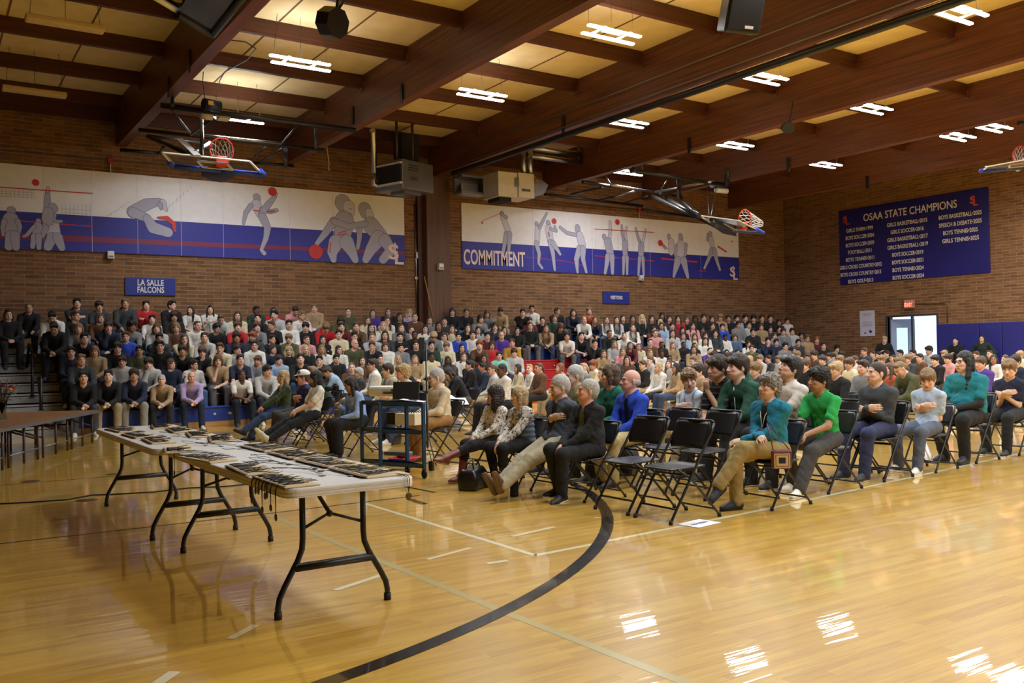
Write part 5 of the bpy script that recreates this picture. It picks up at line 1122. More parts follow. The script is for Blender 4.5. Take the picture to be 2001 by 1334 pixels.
def hair_mesh(style, seed=0, sc=1.0, s=.007, name='hair'):
    """hair in the head frame"""
    nz = None; sub = []; cut = []; I = np.eye(3)
    top = (ell((-.018, 0, .045), (.100, .083, .095)), .02); backp = (ell((-.045, 0, -.005), (.070, .076, .075)), .03)
    face = (ell((.097, 0, -.038), (.072, .085, .097)), .012)
    if style == 's':
        L = [top, backp, (cap((.055, .05, .095), (.055, -.045, .098), .028), .02)]; sub = [face, (ell((-.01, .1, -.055), (.045, .04, .05)), .01), (ell((-.01, -.1, -.055), (.045, .04, .05)), .01)]; nz = curl(190, .004, seed)
    elif style == 'z':   # cropped close
        L = [(ell((-.016, 0, .038), (.096, .0765, .092)), .02), (ell((-.045, 0, -.005), (.062, .070, .07)), .03)]; sub = [face, (ell((.11, 0, .02), (.055, .08, .05)), .01)]; nz = curl(260, .002, seed)
    elif style == 'f':   # thick fringe falling over the forehead
        L = [(ell((-.015, 0, .050), (.108, .090, .097)), .02), backp, (cap((.075, .045, .075), (.082, .0, .058), .028, .024), .015), (cap((.075, -.045, .075), (.082, .0, .058), .028, .024), .015), (ell((-.03, 0, .0), (.075, .085, .06)), .02)]
        sub = [(ell((.105, 0, -.050), (.082, .080, .093)), .012)]; nz = curl(150, .007, seed)
    elif style == 'c':   # curly mop
        L = [(ell((-.012, 0, .055), (.112, .096, .100)), .02), backp, (cap((.07, .045, .08), (.07, -.045, .08), .034), .02)]; sub = [(ell((.108, 0, -.045), (.080, .078, .092)), .012)]; nz = curl(120, .013, seed)
    elif style == 'C':   # big curly mass to the shoulders
        L = [(ell((-.02, 0, .04), (.115, .105, .105)), .02), (ell((-.06, 0, -.09), (.085, .13, .14)), .04), (ell((.0, .1, -.11), (.06, .05, .12)), .03), (ell((.0, -.1, -.11), (.06, .05, .12)), .03)]; sub = [(ell((.10, 0, -.05), (.075, .066, .095)), .012)]; nz = curl(110, .016, seed)
    elif style == 'm':   # chin length / bob
        L = [(ell((-.015, 0, .045), (.105, .089, .097)), .02), (ell((-.05, 0, -.05), (.065, .088, .085)), .03), (cap((.01, .082, .02), (.012, .088, -.085), .028, .022), .02), (cap((.01, -.082, .02), (.012, -.088, -.085), .028, .022), .02)]
        sub = [(ell((.105, 0, -.055), (.078, .070, .100)), .012)]; nz = curl(70, .006, seed)
    elif style in 'lL':  # long; L drawn to one shoulder
        L = [(ell((-.018, 0, .042), (.102, .084, .096)), .02), (ell((-.055, 0, -.06), (.055, .085, .10)), .03), (cap((-.06, 0, -.08), (-.085, 0, -.30), .075, .06, (V3(1, 0, 0), .45)), .03)]
        for q in ((1, -1) if style == 'l' else (1,)): L += [(cap((-.0, q*.078, .02), (.035, q*.092, -.16), .026, .028), .02), (cap((.035, q*.092, -.16), (.055, q*.085, -.31), .028, .017), .02)]
        sub = [(ell((.10, 0, -.04), (.072, .066, .105)), .012)]; nz = curl(60, .006, seed)
    elif style == 'b':   # tied back with a bun / tail
        L = [(ell((-.018, 0, .038), (.098, .078, .092)), .02), (ell((-.045, 0, -.0), (.062, .070, .07)), .02), (cap((-.115, 0, .0), (-.135, 0, -.10), .034, .02), .02), (cap((.045, .04, .10), (.045, -.04, .10), .026), .02)]; sub = [(ell((.105, 0, -.045), (.072, .085, .095)), .012)]; nz = curl(80, .003, seed)
    elif style == 'n':   # bald crown, rim of hair
        L = [(ell((-.03, 0, -.0), (.082, .0785, .06)), .02)]; sub = [face, (ell((.0, 0, .095), (.12, .066, .088)), .01)]; nz = curl(260, .002, seed)
    elif style == 'p':   # man's neat grey hair
        L = [(ell((-.02, 0, .044), (.099, .081, .093)), .02), (ell((-.05, 0, -.005), (.064, .074, .075)), .03)]; sub = [(ell((.10, 0, -.02), (.066, .082, .082)), .012), (ell((.0, .1, -.06), (.045, .035, .05)), .01), (ell((.0, -.1, -.06), (.045, .035, .05)), .01)]; nz = curl(170, .005, seed)
    elif style == 'k':   # short layered woman's hair
        L = [(ell((-.015, 0, .05), (.108, .094, .098)), .02), (ell((-.05, 0, -.02), (.072, .09, .09)), .03), (cap((.06, .05, .08), (.06, -.05, .08), .03), .02)]; sub = [(ell((.105, 0, -.045), (.078, .070, .090)), .012)]; nz = curl(95, .012, seed)
    else: L = [top]
    V, Q = solid(L, s, .02, sub=sub, noise=nz, cut=cut); return smesh(name, V*sc, Q, M['hair'])
# ---------------------------------------------------------------- poses (local frame: x forward, y left, origin on the floor under the hips)
XA = dict(hl=(.20, -.015, .80), hr=(.23, .015, .83), dl=(-.35, -.9, .15), dr=(-.35, .9, .1), pl=(-1, -.3, 0), pr=(-1, .3, 0), elb=.45, curl=.35)
XS = dict(XA, hl=(.14, -.015, .77), hr=(.165, .015, .80))
POSES = dict(
 lap=dict(lean=-.05, hl=(.30, .05, .60), hr=(.30, -.05, .60), head=(0, .05)),
 knees=dict(lean=.02, hl=(.42, .12, .60), hr=(.42, -.12, .60), head=(.15, .0)),
 fore=dict(lean=.50, hl=(.56, .03, .56), hr=(.56, -.03, .58), head=(.0, -.10), fl=(.50, .16, 0), fr=(.50, -.16, 0)),
 forel=dict(lean=.42, hl=(.52, .02, .54), hr=(.52, -.04, .56), head=(.45, .05), fl=(.46, .16, 0), fr=(.50, -.14, 0)),
 cross=dict(lean=-.02, **XA, head=(.1, -.02)),
 chin=dict(lean=.45, hl=(.44, -.02, .56), hr=None, head=(-.1, .1), chin=1),
 turn=dict(lean=.05, hl=(.28, .07, .60), hr=(.32, -.02, .58), head=(.75, 0)),
 turnr=dict(lean=.12, hl=(.38, .07, .60), hr=(.36, -.02, .58), head=(-.7, .05)),
 down=dict(lean=.40, hl=(.50, .04, .55), hr=(.50, -.04, .57), head=(0, .65)),
 slouch=dict(lean=-.24, **XS, head=(.05, .05), hip=.08, fl=(.80, .12, 0), fr=(.72, -.12, 0)))
def rig(p, seat=.45, girth=1.0):
    J = {}; lean = p.get('lean', 0); u = V3(math.sin(lean), 0, math.cos(lean)); tw = p.get('twist', 0); lat = V3(-math.sin(tw), math.cos(tw), 0)
    hip = V3(p.get('hip', 0), 0, seat+.085+p.get('up', 0)); fwd = np.cross(lat, u)
    J['hip'], J['u'], J['lat'], J['f'] = hip, u, lat, fwd
    bend = p.get('bend', .14)*1.0; u2 = V3(math.sin(lean+bend), 0, math.cos(lean+bend)); J['chest'] = hip+u*.25; N = J['chest']+u2*.205; J['N'] = N; J['u2'] = u2
    hy, hp = p.get('head', (0, 0))[:2]; hr_ = p.get('roll', 0); R = rotm(hy, hp, hr_); J['R'] = R
    J['C'] = N+V3(math.sin(lean+bend*.5)*.045, 0, .045*HEADK[0])+R@V3(.022, 0, .100*HEADK[0]); J['hy'] = hy
    for s, k in ((1, 'l'), (-1, 'r')):
        S = N-u2*.06+lat*s*.168*girth**.4; J['S'+k] = S
        t = p.get('h'+k)
        if t is None: t = tuple(J['C']+R@V3(.085, s*.02, -.14))
        pole = V3(-.5, s*p.get('elb', .75), -.9) if not p.get('pole'+k) else V3(*p['pole'+k])
        J['E'+k], J['W'+k] = ik(S, V3(*t), .285, .25, pole)
        H_ = hip+V3(.0, s*.09, 0); J['H'+k] = H_
        ft = V3(*p.get('f'+k, (.50, s*.13, 0)))+V3(0, 0, .085) if p.get('f'+k) is None or len(p['f'+k]) == 3 else V3(*p['f'+k][:3])+V3(0, 0, .085)
        J['K'+k], J['A'+k] = ik(H_, ft, .44, .42, V3(.6, s*p.get('kout', .12), 1)); J['T'+k] = p.get('toe'+k, (1, s*.12, 0))
    return J
def figure(p, top='long', res=.017, hres=.011, girth=1.0, sex='m', legs='pants', lw=1.2, fine=False, hair=(.1, .06, .03), beard=None, hood=False, collar=False, seat=.45, seed=0, shoe='sneaker', parts=('body', 'top', 'pants', 'shoes'), neck=.0, skirt=None, stand=False, inner=None, bootf=.25):
    J = rig(p, seat, girth) if not stand else stand; g_ = girth; out = {'J': J}; R, C = J['R'], J['C']; N, u, f, lat, u2 = J['N'], J['u'], J['f'], J['lat'], J['u2']
    hs = HS(sex)
    Lh, subh, Lh2 = head_prims(C, R, hs, sex); B = []; RB = np.stack([f, lat, u], 1); f2 = np.cross(lat, u2); RC = np.stack([f2, lat, u2], 1)
    if 'body' in parts:
        B += Lh; B += [(cap(C+R@V3(-.018, 0, -.055), N+u2*.0-f2*.01, .050*hs, .056*g_**.5), .03)]
        B += [(ell(J['chest']+u2*.08, V3(.085*g_, .135, .17), RC), .05), (ell(J['hip']+u*.10, V3(.085*g_, .12*g_, .16), RB), .05)]
        for k in 'lr':
            B += [(cap(J['S'+k], J['E'+k], .044*g_**.5, .035), .02), (cap(J['E'+k], J['W'+k], .036, .025), .02)]
            B += [(cap(J['H'+k], J['K'+k], .065, .045), .03), (cap(J['K'+k], J['A'+k], .043, .032), .02)]
            dr = J['W'+k]-J['E'+k]; s = 1 if k == 'l' else -1; dr = dr/np.linalg.norm(dr)
            if p.get('d'+k) is not None: dr = V3(*p['d'+k])
            pn = V3(*p.get('p'+k, (0, -s*.6, -.8))); B += hand_prims(J['W'+k], dr, pn, -s, p.get('curl', .75), 1.0, fine)
        fb = [(C, .135, hres)]
        if fine: fb += [(J['Wl']+(J['Wl']-J['El'])*.25, .09, .0065), (J['Wr']+(J['Wr']-J['Er'])*.25, .09, .0065)]
        V, Q = solid(B+Lh2, res, .02, fine=fb, sub=subh if hres < .009 else [])
        out['body'] = smesh('body', V, Q, M['skin'], head_colors(V, C, R, hs, hair, beard=beard))
    if 'top' in parts:
        g2 = g_*(1.0 if top != 'hood' else 1.06); T = [(ell(J['chest']+u2*.085, V3(.112*g2, .162*g2**.5, .16), RC), .06), (cap(J['Sl']-lat*.03, J['Sr']+lat*.03, .054*g2**.5), .05), (cap(N+lat*.045-f2*.012+u2*.012, J['Sl']-lat*.02, .036, .046), .04), (cap(N-lat*.045-f2*.012+u2*.012, J['Sr']+lat*.02, .036, .046), .04), (ell(J['hip']+u*.15, V3(.112*g2, .145*g2**.7, .19), RB), .06),
             (ell(J['hip']+u*.02+V3(.01, 0, 0), V3(.125*g2, .165*g2**.7, .10), RB), .05)]
        if sex == 'f': T += [(ell(J['chest']+u2*.03+f2*.075+lat*s_*.06, V3(.05, .055, .055)*g_**.5, RC), .04) for s_ in (-1, 1)]
        if g_ > 1.15: T += [(ell(J['hip']+u*.13+f*.03*g_, V3(.12*g_, .15*g_, .13), RB), .08)]
        for k in 'lr':
            S, E, W = J['S'+k], J['E'+k], J['W'+k]; a = 1.12 if top == 'hood' else 1.0
            if top == 'tee': T += [(cap(S, S+(E-S)*.66, .057*g2**.4, .057*g2**.4), .03)]
            else: T += [(cap(S, E, .061*a*g2**.4, .053*a), .03), (cap(E, W-(W-E)*.04, .054*a, .041*a), .03)]
        cuts = [(N+u2*.045-f2*.0, u2*.85+f2*.0)]
        V_n = (cap(C+R@V3(-.02, 0, -.09), N+f2*.01, .052, .062), .004)
        subs = [(cap(N+u2*.10-f2*.005, N+u2*.0+f2*.02, .060, .052+neck), .01)]
        if hood: T += [(ell(N-f2*.075+u2*.015, V3(.06, .10, .06), RC), .03), (cap(N-f2*.03+lat*.085+u2*.01, N+f2*.06+lat*.03-u2*.03, .028, .018), .02), (cap(N-f2*.03-lat*.085+u2*.01, N+f2*.06-lat*.03-u2*.03, .028, .018), .02)]; cuts = []
        if inner is not None:
            subs.append((ell(J['chest']+u2*.06+f2*.15, V3(.10, .038+.02*(inner[1]), .26), RC), .01))
            IT = [(ell(J['chest']+u2*.085, V3(.096*g2, .13*g2**.5, .16), RC), .06), (ell(J['hip']+u*.15, V3(.102*g2, .125*g2**.7, .19), RB), .06), (ell(J['hip']+u*.03, V3(.112*g2, .14*g2, .09), RB), .05)]
            if g_ > 1.15: IT += [(ell(J['hip']+u*.13+f*.03*g_, V3(.11*g_, .14*g_, .13), RB), .08)]
            V, Q = solid(IT, res, .02, cut=[(N+u2*.03, u2)], sub=[(cap(N+u2*.10, N+f2*.02, .058), .01)]); out['inner'] = smesh('inner_shirt', V, Q, M['cloth'])
        if collar:
            ring = [N-f2*.012+u2*(.034-.028*max(0, math.cos(a)))+f2*.062*math.cos(a)+lat*.062*math.sin(a) for a in np.linspace(.42, 2*math.pi-.42, 12)]
            V, Q = solid([(cap(a_, b_, .017, .017, (u2, 1.0)), .01) for a_, b_ in zip(ring, ring[1:])]+[(cap(ring[0], ring[0]+f2*.012-u2*.045+lat*.012, .014, .009), .01), (cap(ring[-1], ring[-1]+f2*.012-u2*.045-lat*.012, .014, .009), .01)], min(res, .0085), .01); out['collar'] = smesh('collar', V, Q, M['cloth'])
        V, Q = solid(T, res*.95, .02, cut=[(c_, n_) for c_, n_ in cuts], sub=subs, noise=fold(.0055 if res < .014 else .004, seed)); out['top'] = smesh('top', V, Q, M['cloth'])
    if 'pants' in parts:
        T = [(ell(J['hip']-V3(0, 0, .0), V3(.128, .168*g_**.6, .092)*1.0), .05)]
        for k in 'lr':
            H_, K, A = J['H'+k], J['K'+k], J['A'+k]; end = A+(K-A)*(.0 if legs == 'pants' else .55 if legs == 'capri' else 1.0)
            T += [(cap(H_, K, .088*g_**.6*lw**.5, .066*lw**.7), .04)]
            if legs != 'shorts': T += [(cap(K, end+V3(0, 0, .0), .064*lw**.7, .052*lw), .03)]
        V, Q = solid(T, res, .03, noise=fold(.0042, seed+1), cut=[(V3(0, 0, .035), V3(0, 0, -1))] if lw > 1.3 else []); out['pants'] = smesh('pants', V, Q, M['cloth'])
    if 'shoes' in parts:
        for k in 'lr':
            A = J['A'+k]; tv = V3(*J['T'+k]); tv = tv/np.linalg.norm(tv); upv = V3(*p.get('sole'+k, (0, 0, 1))); sd = np.cross(upv, tv); sd /= np.linalg.norm(sd); upv = np.cross(tv, sd)
            heel = A-upv*.05-tv*.035; K = J['K'+k]
            T = [(cap(heel, heel+tv*.17, .039, .035, (upv, .85)), .02), (cap(heel+tv*.14, heel+tv*.205-upv*.004, .037, .028, (upv, .8)), .02), (cap(A-upv*.012+tv*.0, heel+upv*.012, .043, .038), .025), (cap(A+tv*.035-upv*.008, heel+tv*.13+upv*.006, .034, .028), .03)]
            if shoe == 'boot': T += [(cap(A, A+(K-A)*bootf, .046, .046+.022*bootf), .03)]
            V, Q = solid(T, min(res, .011), .02, cut=[(heel-upv*.033, -upv)]); me = smesh('shoe', V, Q, M['shoe'])
            out['shoe'+k] = me
            SL_ = [(cap(heel-upv*.026, heel+tv*.205-upv*.026, .040, .034, (upv, .32)), .02)]
            V, Q = solid(SL_, min(res, .011), .02); out['sole'+k] = smesh('sole', V, Q, M['cloth'])
    return out
HAIRLIB = {}
def get_hair(style, seed, s):
    k = (style, seed, s)
    if k not in HAIRLIB: HAIRLIB[k] = hair_mesh(style, seed, 1.0, s)
    return HAIRLIB[k]
def assemble(fig_, label, cat, loc, heading, scale, cols, style, hs, hairres=.011, seed=0, group=None, sole=True, mats=None, z=0, extra=None):
    """cols: skin, top, pants, shoe, hair, sole"""
    t = thing('person', label, cat, (loc[0], loc[1], z), heading, group); t.scale = (scale,)*3; J = fig_['J']; mats = mats or {}
    def put(name, me, c, mat=None):
        o = link(name, me, None, t); o.color = (*c, 1)
        if mat: o.material_slots[0].link = 'OBJECT'; o.material_slots[0].material = mat
        return o
    put('body', fig_['body'], cols['skin']); 
    if 'top' in fig_: put('top', fig_['top'], cols['top'], mats.get('top'))
    if 'pants' in fig_: put('trousers', fig_['pants'], cols['pants'], mats.get('pants'))
    for nm in ('inner', 'collar'):
        if nm in fig_: put({'inner': 'inner_shirt', 'collar': 'collar'}[nm], fig_[nm], cols.get(nm, cols['top']), mats.get(nm))
    for k in 'lr':
        if 'shoe'+k in fig_:
            s_ = put('shoe', fig_['shoe'+k], cols['shoe'], mats.get('shoe'))
            if sole:
                q = link('sole', fig_['sole'+k], None, s_); q.color = (*cols.get('sole', (.75, .74, .7)), 1)
    if style:
        h = put('hair', get_hair(style, seed, hairres), cols['hair'], mats.get('hair')); k = HS(hs)
        m = Matrix(J['R'].tolist()).to_4x4(); m.translation = Vector(J['C']); h.matrix_basis = m@Matrix.Diagonal((k, k, k, 1))
    return t
# ---------------------------------------------------------------- the people one can tell apart in the front rows
def solve(px, py, X, heading, lx, ly, lz):
    """floor spot and scale so that the local head point meets the sight line through (px, py)"""
    s = .98; c, sn = math.cos(heading), math.sin(heading)
    for _ in range(12):
        ox, oy = (lx*c-ly*sn)*s, (lx*sn+ly*c)*s; h = at(px, py, 0, X+ox); s = min(1.12, max(.80, h.z/lz))
    return h.y-oy, s
def glasses(t, J, k=1.06, mat=None, thick=.0016):
    mb = MB(); m = Matrix(J['R'].tolist()).to_4x4(); m.translation = Vector(J['C'])
    for s in (-1, 1):
        mb.tube([(.101-.004*abs(math.cos(a)), s*.033+.024*math.cos(a), .004+.018*math.sin(a)) for a in np.linspace(0, 2*math.pi, 17)[:-1]], thick, 5, closed=True)
        mb.tube([(.097, s*.057, .008), (.05, s*.074, .010), (-.01, s*.079, .006)], thick, 5)
    mb.tube([(.101, -.010, .006), (.104, 0, .009), (.101, .010, .006)], thick, 5)
    o = mb.build('glasses', mat or M['black'], t); o.matrix_basis = m@Matrix.Diagonal((k, k, k, 1)); return o
def hero(label, px, py, X, head_deg, pose, hair='sk', skin='l', top='long', tc='#222', pc='#1b1b1d', sc='#222', so='#c8c4bb', sex='m', gl=False, mats=None, chair=True, clabel=None, beard=None, res=.0125, hres=.0062, hseed=0, look=-.38, **kw):
    p = dict(POSES[pose]) if isinstance(pose, str) else dict(pose); p['head'] = (p['head'][0]+look, p['head'][1]); hd = math.radians(head_deg)
    F_ = figure(p, top=top, res=res, hres=hres, sex=sex, fine=True, hair=HCOL[hair[1]], beard=beard, seed=hseed, **kw); J = F_['J']; C = J['C']
    y, s = solve(px, py, X, hd, C[0], C[1], C[2])
    t = assemble(F_, label, 'person', (X, y), hd, s, dict(skin=SKIN[skin], top=srgb(tc), pants=srgb(pc), shoe=srgb(sc), sole=srgb(so), hair=HCOL[hair[1]], **({'inner': srgb(kw['inner'][0])} if kw.get('inner') else {})), hair[0] if hair[0] != '-' else None, sex, .0065, hseed, 'people seated on the gym floor', mats=mats)
    if gl: glasses(t, J, HS(sex))
    if chair: put_chair(X, y, hd, clabel or ('black folding chair under the '+label.replace('person in ', 'person in ').split(',')[0]), max(.86, min(1, s)))
    t['_s'] = s
    return t, J
def W(t, J, v): return t.matrix_basis@Vector(v)
FL = {k: striped(*a, **b) for k, a, b in (('floral', ('floral_blouse', '#d9d2c6', '#4a4038'), dict(kind='n', freq=38)), ('florals', ('patterned_sleeves', '#c9c2b8', '#3a3434'), dict(kind='n', freq=30)), ('stripe', ('black_striped_polo', '#17181b', '#55585c'), dict(axis=2, freq=16)),
      ('dots', ('printed_shirt', '#1e2426', '#aab4ae'), dict(kind='n', freq=60)), ('blockpolo', ('light_blue_panel_polo', '#c9d4dd', '#7ea2cc'), dict(axis=1, freq=9)))}
knees_cross = dict(lean=.0, hl=(.36, .04, .58), hr=(.38, -.03, .60), head=(.0, -.12))
# first row, nearest first
t1, J1 = hero('person in black jacket and black trousers with hands clasped, first row beside khaki trousers', 1148, 765, 5.45, 181, dict(lean=-.02, hl=(.36, .02, .57), hr=(.38, -.03, .59), head=(-.05, -.16), fl=(.42, .02, 0), fr=(.36, -.10, .04), toel=(1, .25, -.15)),
   'pw', 'r', 'long', '#17181b', '#131418', '#121214', '#d0cdc4', girth=1.18, collar=True, inner=('#5c6a68', .6), clabel='black folding chair under the person in the black jacket', hseed=1)
t2, J2 = hero('person in slate jacket with arms crossed and khaki legs stretched out, first row', 1093, 757, 5.50, 183, dict(lean=-.34, hip=.10, **dict(XS, hl=(.13, -.015, .78), hr=(.155, .015, .81)), head=(.02, .12), bend=.22, fl=(1.00, .10, .02), fr=(.96, -.02, .0), toel=(.45, .2, 1), toer=(.5, -.2, 1), solel=(-1, 0, .4), soler=(-1, 0, .4), kout=.1),
   'pw', 'l', 'long', '#3f4652', '#a39a80', '#5a3d28', '#6d5a45', girth=1.10, collar=True, beard=(.45, .42, .40), inner=('#26242a', .4), clabel='black folding chair under the person in the slate jacket', hseed=2)
t3, J3 = hero('person in padded slate vest and patterned sleeves with hands on lap, first row', 1015, 775, 5.45, 182, dict(lean=.02, hl=(.40, .07, .55), hr=(.36, -.05, .58), head=(-.05, -.05), fl=(.40, .10, 0), fr=(.38, -.12, 0)),
   'my', 'p', 'long', '#5d6675', '#101012', '#101011', '#101011', sex='f', shoe='boot', bootf=.85, legs='capri', mats=dict(top=FL['florals']), clabel='black folding chair under the person in the padded vest', hseed=3)
t4, J4 = hero('person in cream patterned top with brown boots, one leg crossed and reaching the cart', 966, 772, 5.45, 184, dict(lean=-.08, hl=(.34, .05, .58), hr=(.32, -.06, .60), head=(.0, -.1), fl=(.90, .02, .26), fr=(.52, -.08, 0), toel=(1, .1, .25), kout=.0),
   'Cd', 'm', 'long', '#d5cdbd', '#111113', '#6b3520', '#8f7860', sex='f', shoe='boot', bootf=.8, legs='capri', mats=dict(top=FL['floral'], shoe=M['leather']), clabel='black folding chair under the person with brown boots', hseed=4)
# padded vest over the patterned blouse
def vest(J, t, col, g_=1.0, name='vest'):
    u2, lat = J['u2'], J['lat']; f2 = np.cross(lat, u2); RC = np.stack([f2, lat, u2], 1); RB = np.stack([J['f'], lat, J['u']], 1)
    T = [(ell(J['chest']+u2*.07, V3(.122, .168, .16), RC), .05), (ell(J['hip']+J['u']*.14, V3(.130, .168, .20), RB), .06), (ell(J['hip']+J['u']*.02, V3(.14, .18, .10), RB), .05)]
    sub = [(ell(J['chest']+u2*.12+f2*.16, V3(.12, .05, .26), RC), .01), (ell(J['Sl'], V3(.08, .06, .10)), .01), (ell(J['Sr'], V3(.08, .06, .10)), .01), (cap(J['N']+u2*.1, J['N']-u2*.02, .075), .01)]
    V, Q = solid(T, .012, .02, sub=sub, noise=lambda X, Y, Z: .006*np.sin(Z*95)); o = link(name, smesh('vest', V, Q, M['cloth']), None, t); o.color = (*srgb(col), 1); o['label'] = 'quilted slate vest'
vest(J3, t3, '#5a6474')
# behind the cart and at its left
t5, J5 = hero('person in pale blue jacket and wide black trousers holding a camera, looking down', 685, 752, 5.30, 178, dict(lean=.10, hl=(.34, .12, .60), hr=(.33, -.02, .80), head=(.1, .35), fl=(.42, .14, 0), fr=(.36, -.12, 0)),
   'lk', 't', 'long', '#8fa9d6', '#101012', '#161617', '#1c1c1c', sex='f', lw=1.75, girth=1.1, clabel='black folding chair under the person in the pale blue jacket', look=-0.1, hseed=5)
cm_ = thing('camera', 'black camera held up by the person in the pale blue jacket', 'camera', at(655, 758, 0, 5.02), math.pi)
MB().bbox((-.03, -.07, -.045), (.03, .07, .045), .01).bbox((-.02, -.03, .04), (.02, .03, .07), .008).build('camera_body', M['black'], cm_); MB().tube([(.03, 0, 0), (.14, 0, -.01)], [.034, .038], 16).build('lens_barrel', M['rubber'], cm_)
t6, J6 = hero('person in white t-shirt leaning back with black track trousers stretched out, first row', 617, 740, 5.30, 181, dict(lean=-.30, hip=.06, hl=(.36, .06, .60), hr=(.32, -.06, .62), head=(0, .10), bend=.2, fl=(1.02, .10, .0), fr=(1.08, -.06, .06), toel=(.6, .3, .9), toer=(.6, 0, .9), solel=(-1, 0, .5), soler=(-1, 0, .5)),
   'mk', 'm', 'tee', '#d7d4cd', '#131315', '#bfc0a8', '#b9b4a6', beard=(.14, .10, .08), lw=1.2, clabel='black folding chair under the person in the white t-shirt', hseed=6)
t7, J7 = hero('person in white cap and navy t-shirt with arms crossed, first row', 592, 738, 5.35, 182, dict(lean=-.15, **XS, head=(0, .05), fl=(.6, .1, 0), fr=(.5, -.1, 0)),
   'sb', 'r', 'tee', '#28305c', '#3b3a35', '#3a2d22', '#3a2d22', girth=1.15, clabel='black folding chair under the person in the white cap', hseed=7)
def head_extra(t, J, name, prims, mat, k=1.06, s=.007, sub=(), cut=()):
    V, Q = solid(prims, s, .01, sub=sub, cut=cut); o = link(name, smesh(name, V*k, Q, mat), None, t); m = Matrix(J['R'].tolist()).to_4x4(); m.translation = Vector(J['C']); o.matrix_basis = m; return o
head_extra(t7, J7, 'cap', [(ell((-.012, 0, .055), (.112, .093, .088)), .02), (cap((.08, 0, .055), (.155, 0, .040), .06, .045, (V3(.1, 0, 1), .16)), .02)], M['white'], cut=[((0, 0, .045), (0, 0, -1))])
t8, J8 = hero('person in green cardigan and jeans with dark boots crossed, end of the first row', 553, 737, 5.35, 180, dict(lean=-.08, hl=(.42, .05, .60), hr=(.40, -.05, .60), head=(0, 0), fl=(.78, .08, .12), fr=(.60, -.08, 0), toel=(1, .2, .5)),
   'ly', 'r', 'long', '#38452c', '#2c4163', '#1c1b1b', '#1c1b1b', sex='f', shoe='boot', inner=('#b8b4a8', .9), clabel='black folding chair under the person in the green cardigan', hseed=8, hres=.007)
# second row
t9, J9 = hero('person in teal blazer and khaki trousers with legs crossed, aisle end of second row', 1503, 756, 6.45, 180, dict(lean=-.04, hl=(.30, -.10, .64), hr=(.28, .10, .68), elb=.8, head=(.12, -.12), fl=(.70, -.04, .17), fr=(.46, -.05, 0), toel=(1, .1, -.55), kout=.0),
   'ks', 'l', 'long', '#13708c', '#8a7748', '#101011', '#141414', sex='f', girth=1.12, shoe='boot', bootf=.42, collar=True, gl=True, inner=('#14161a', .5), clabel='black folding chair under the person in the teal blazer', look=-0.3, hseed=9)
def lanyard(t, J, col, badge=True, neckc='white'):
    N, u2, lat = J['N'], J['u2'], J['lat']; f2 = np.cross(lat, u2); mb = MB(); g_ = .115
    ctr = J['chest']+u2*-.02+f2*(g_+.035)
    for s in (-1, 1): mb.tube([N+lat*s*.07+u2*.035-f2*.01, N+lat*s*.055-u2*.04+f2*.085, (N+ctr)/2+lat*s*.025+f2*.05, ctr], .004, 5)
    mb.build('lanyard', M[neckc], t)
    if badge:
        b = ctr-u2*.05; RC = Matrix(np.stack([f2, lat, u2], 1).tolist()).to_4x4(); RC.translation = Vector(b); o = MB().bbox((-.004, -.032, -.045), (.004, .032, .045), .003).build('name_badge', flat('lilac_badge', '#9a88c4', .4), t); o.matrix_basis = RC
lanyard(t9, J9, 'w')
hb = thing('handbag', 'maroon and tan shoulder bag hanging beside the person in the teal blazer', 'bag', at(1527, 897, 1, 5.18), math.radians(-35))
mb = MB(); mb.bbox((-.14, -.035, -.13), (.14, .035, .13), .03); mb.build('bag_body', M['bag'], hb); hb.scale = (.62,)*3
for a_, m_ in ((.112, 'bagtan'), (.10, 'bag'), (.09, 'bagtan'), (.05, 'rubber')): MB().bbox((-a_, -.04-.002*(.12-a_)*40, -a_*.95-.01), (a_, -.03, a_*.85-.01), .01).build('bag_panel', M[m_], hb)
MB().tube([(-.11, 0, .12), (-.13, .05, .30), (-.16, .12, .48), (-.12, .16, .5), (-.02, .09, .32), (.12, 0, .12)], .008, 6).build('shoulder_strap', M['bag'], hb)
t10, J10 = hero('person in bright blue jacket and khaki trousers behind the empty chairs', 1232, 745, 6.45, 181, dict(lean=.02, hl=(.36, .05, .58), hr=(.36, -.05, .60), head=(.0, -.12), fl=(.44, .12, 0), fr=(.40, -.12, 0)),
   'nw', 'r', 'long', '#1e44b8', '#a8986c', '#2a1c18', '#241a16', girth=1.14, collar=True, gl=True, inner=('#20264a', .2), clabel='black folding chair under the person in the bright blue jacket', hseed=10)
t11, J11 = hero('person in dark green knit top between the black and bright blue jackets', 1192, 734, 6.6, 183, dict(lean=.0, hl=(.34, .06, .6), hr=(.32, -.06, .6), head=(-.25, 0)), 'mb', 'l', 'long', '#12604c', '#17181c', '#151515', sex='f', clabel='black folding chair under the person in the green knit top', hseed=11, hres=.007)
t12, J12 = hero('person in olive jacket and glasses behind the slate jacket', 1122, 735, 6.6, 182, 'lap', 'pw', 'l', 'long', '#6b7350', '#22221f', '#222222', girth=1.1, inner=('#8c8a78', .6), gl=True, collar=True, clabel='black folding chair under the person in the olive jacket', hseed=12, hres=.007)
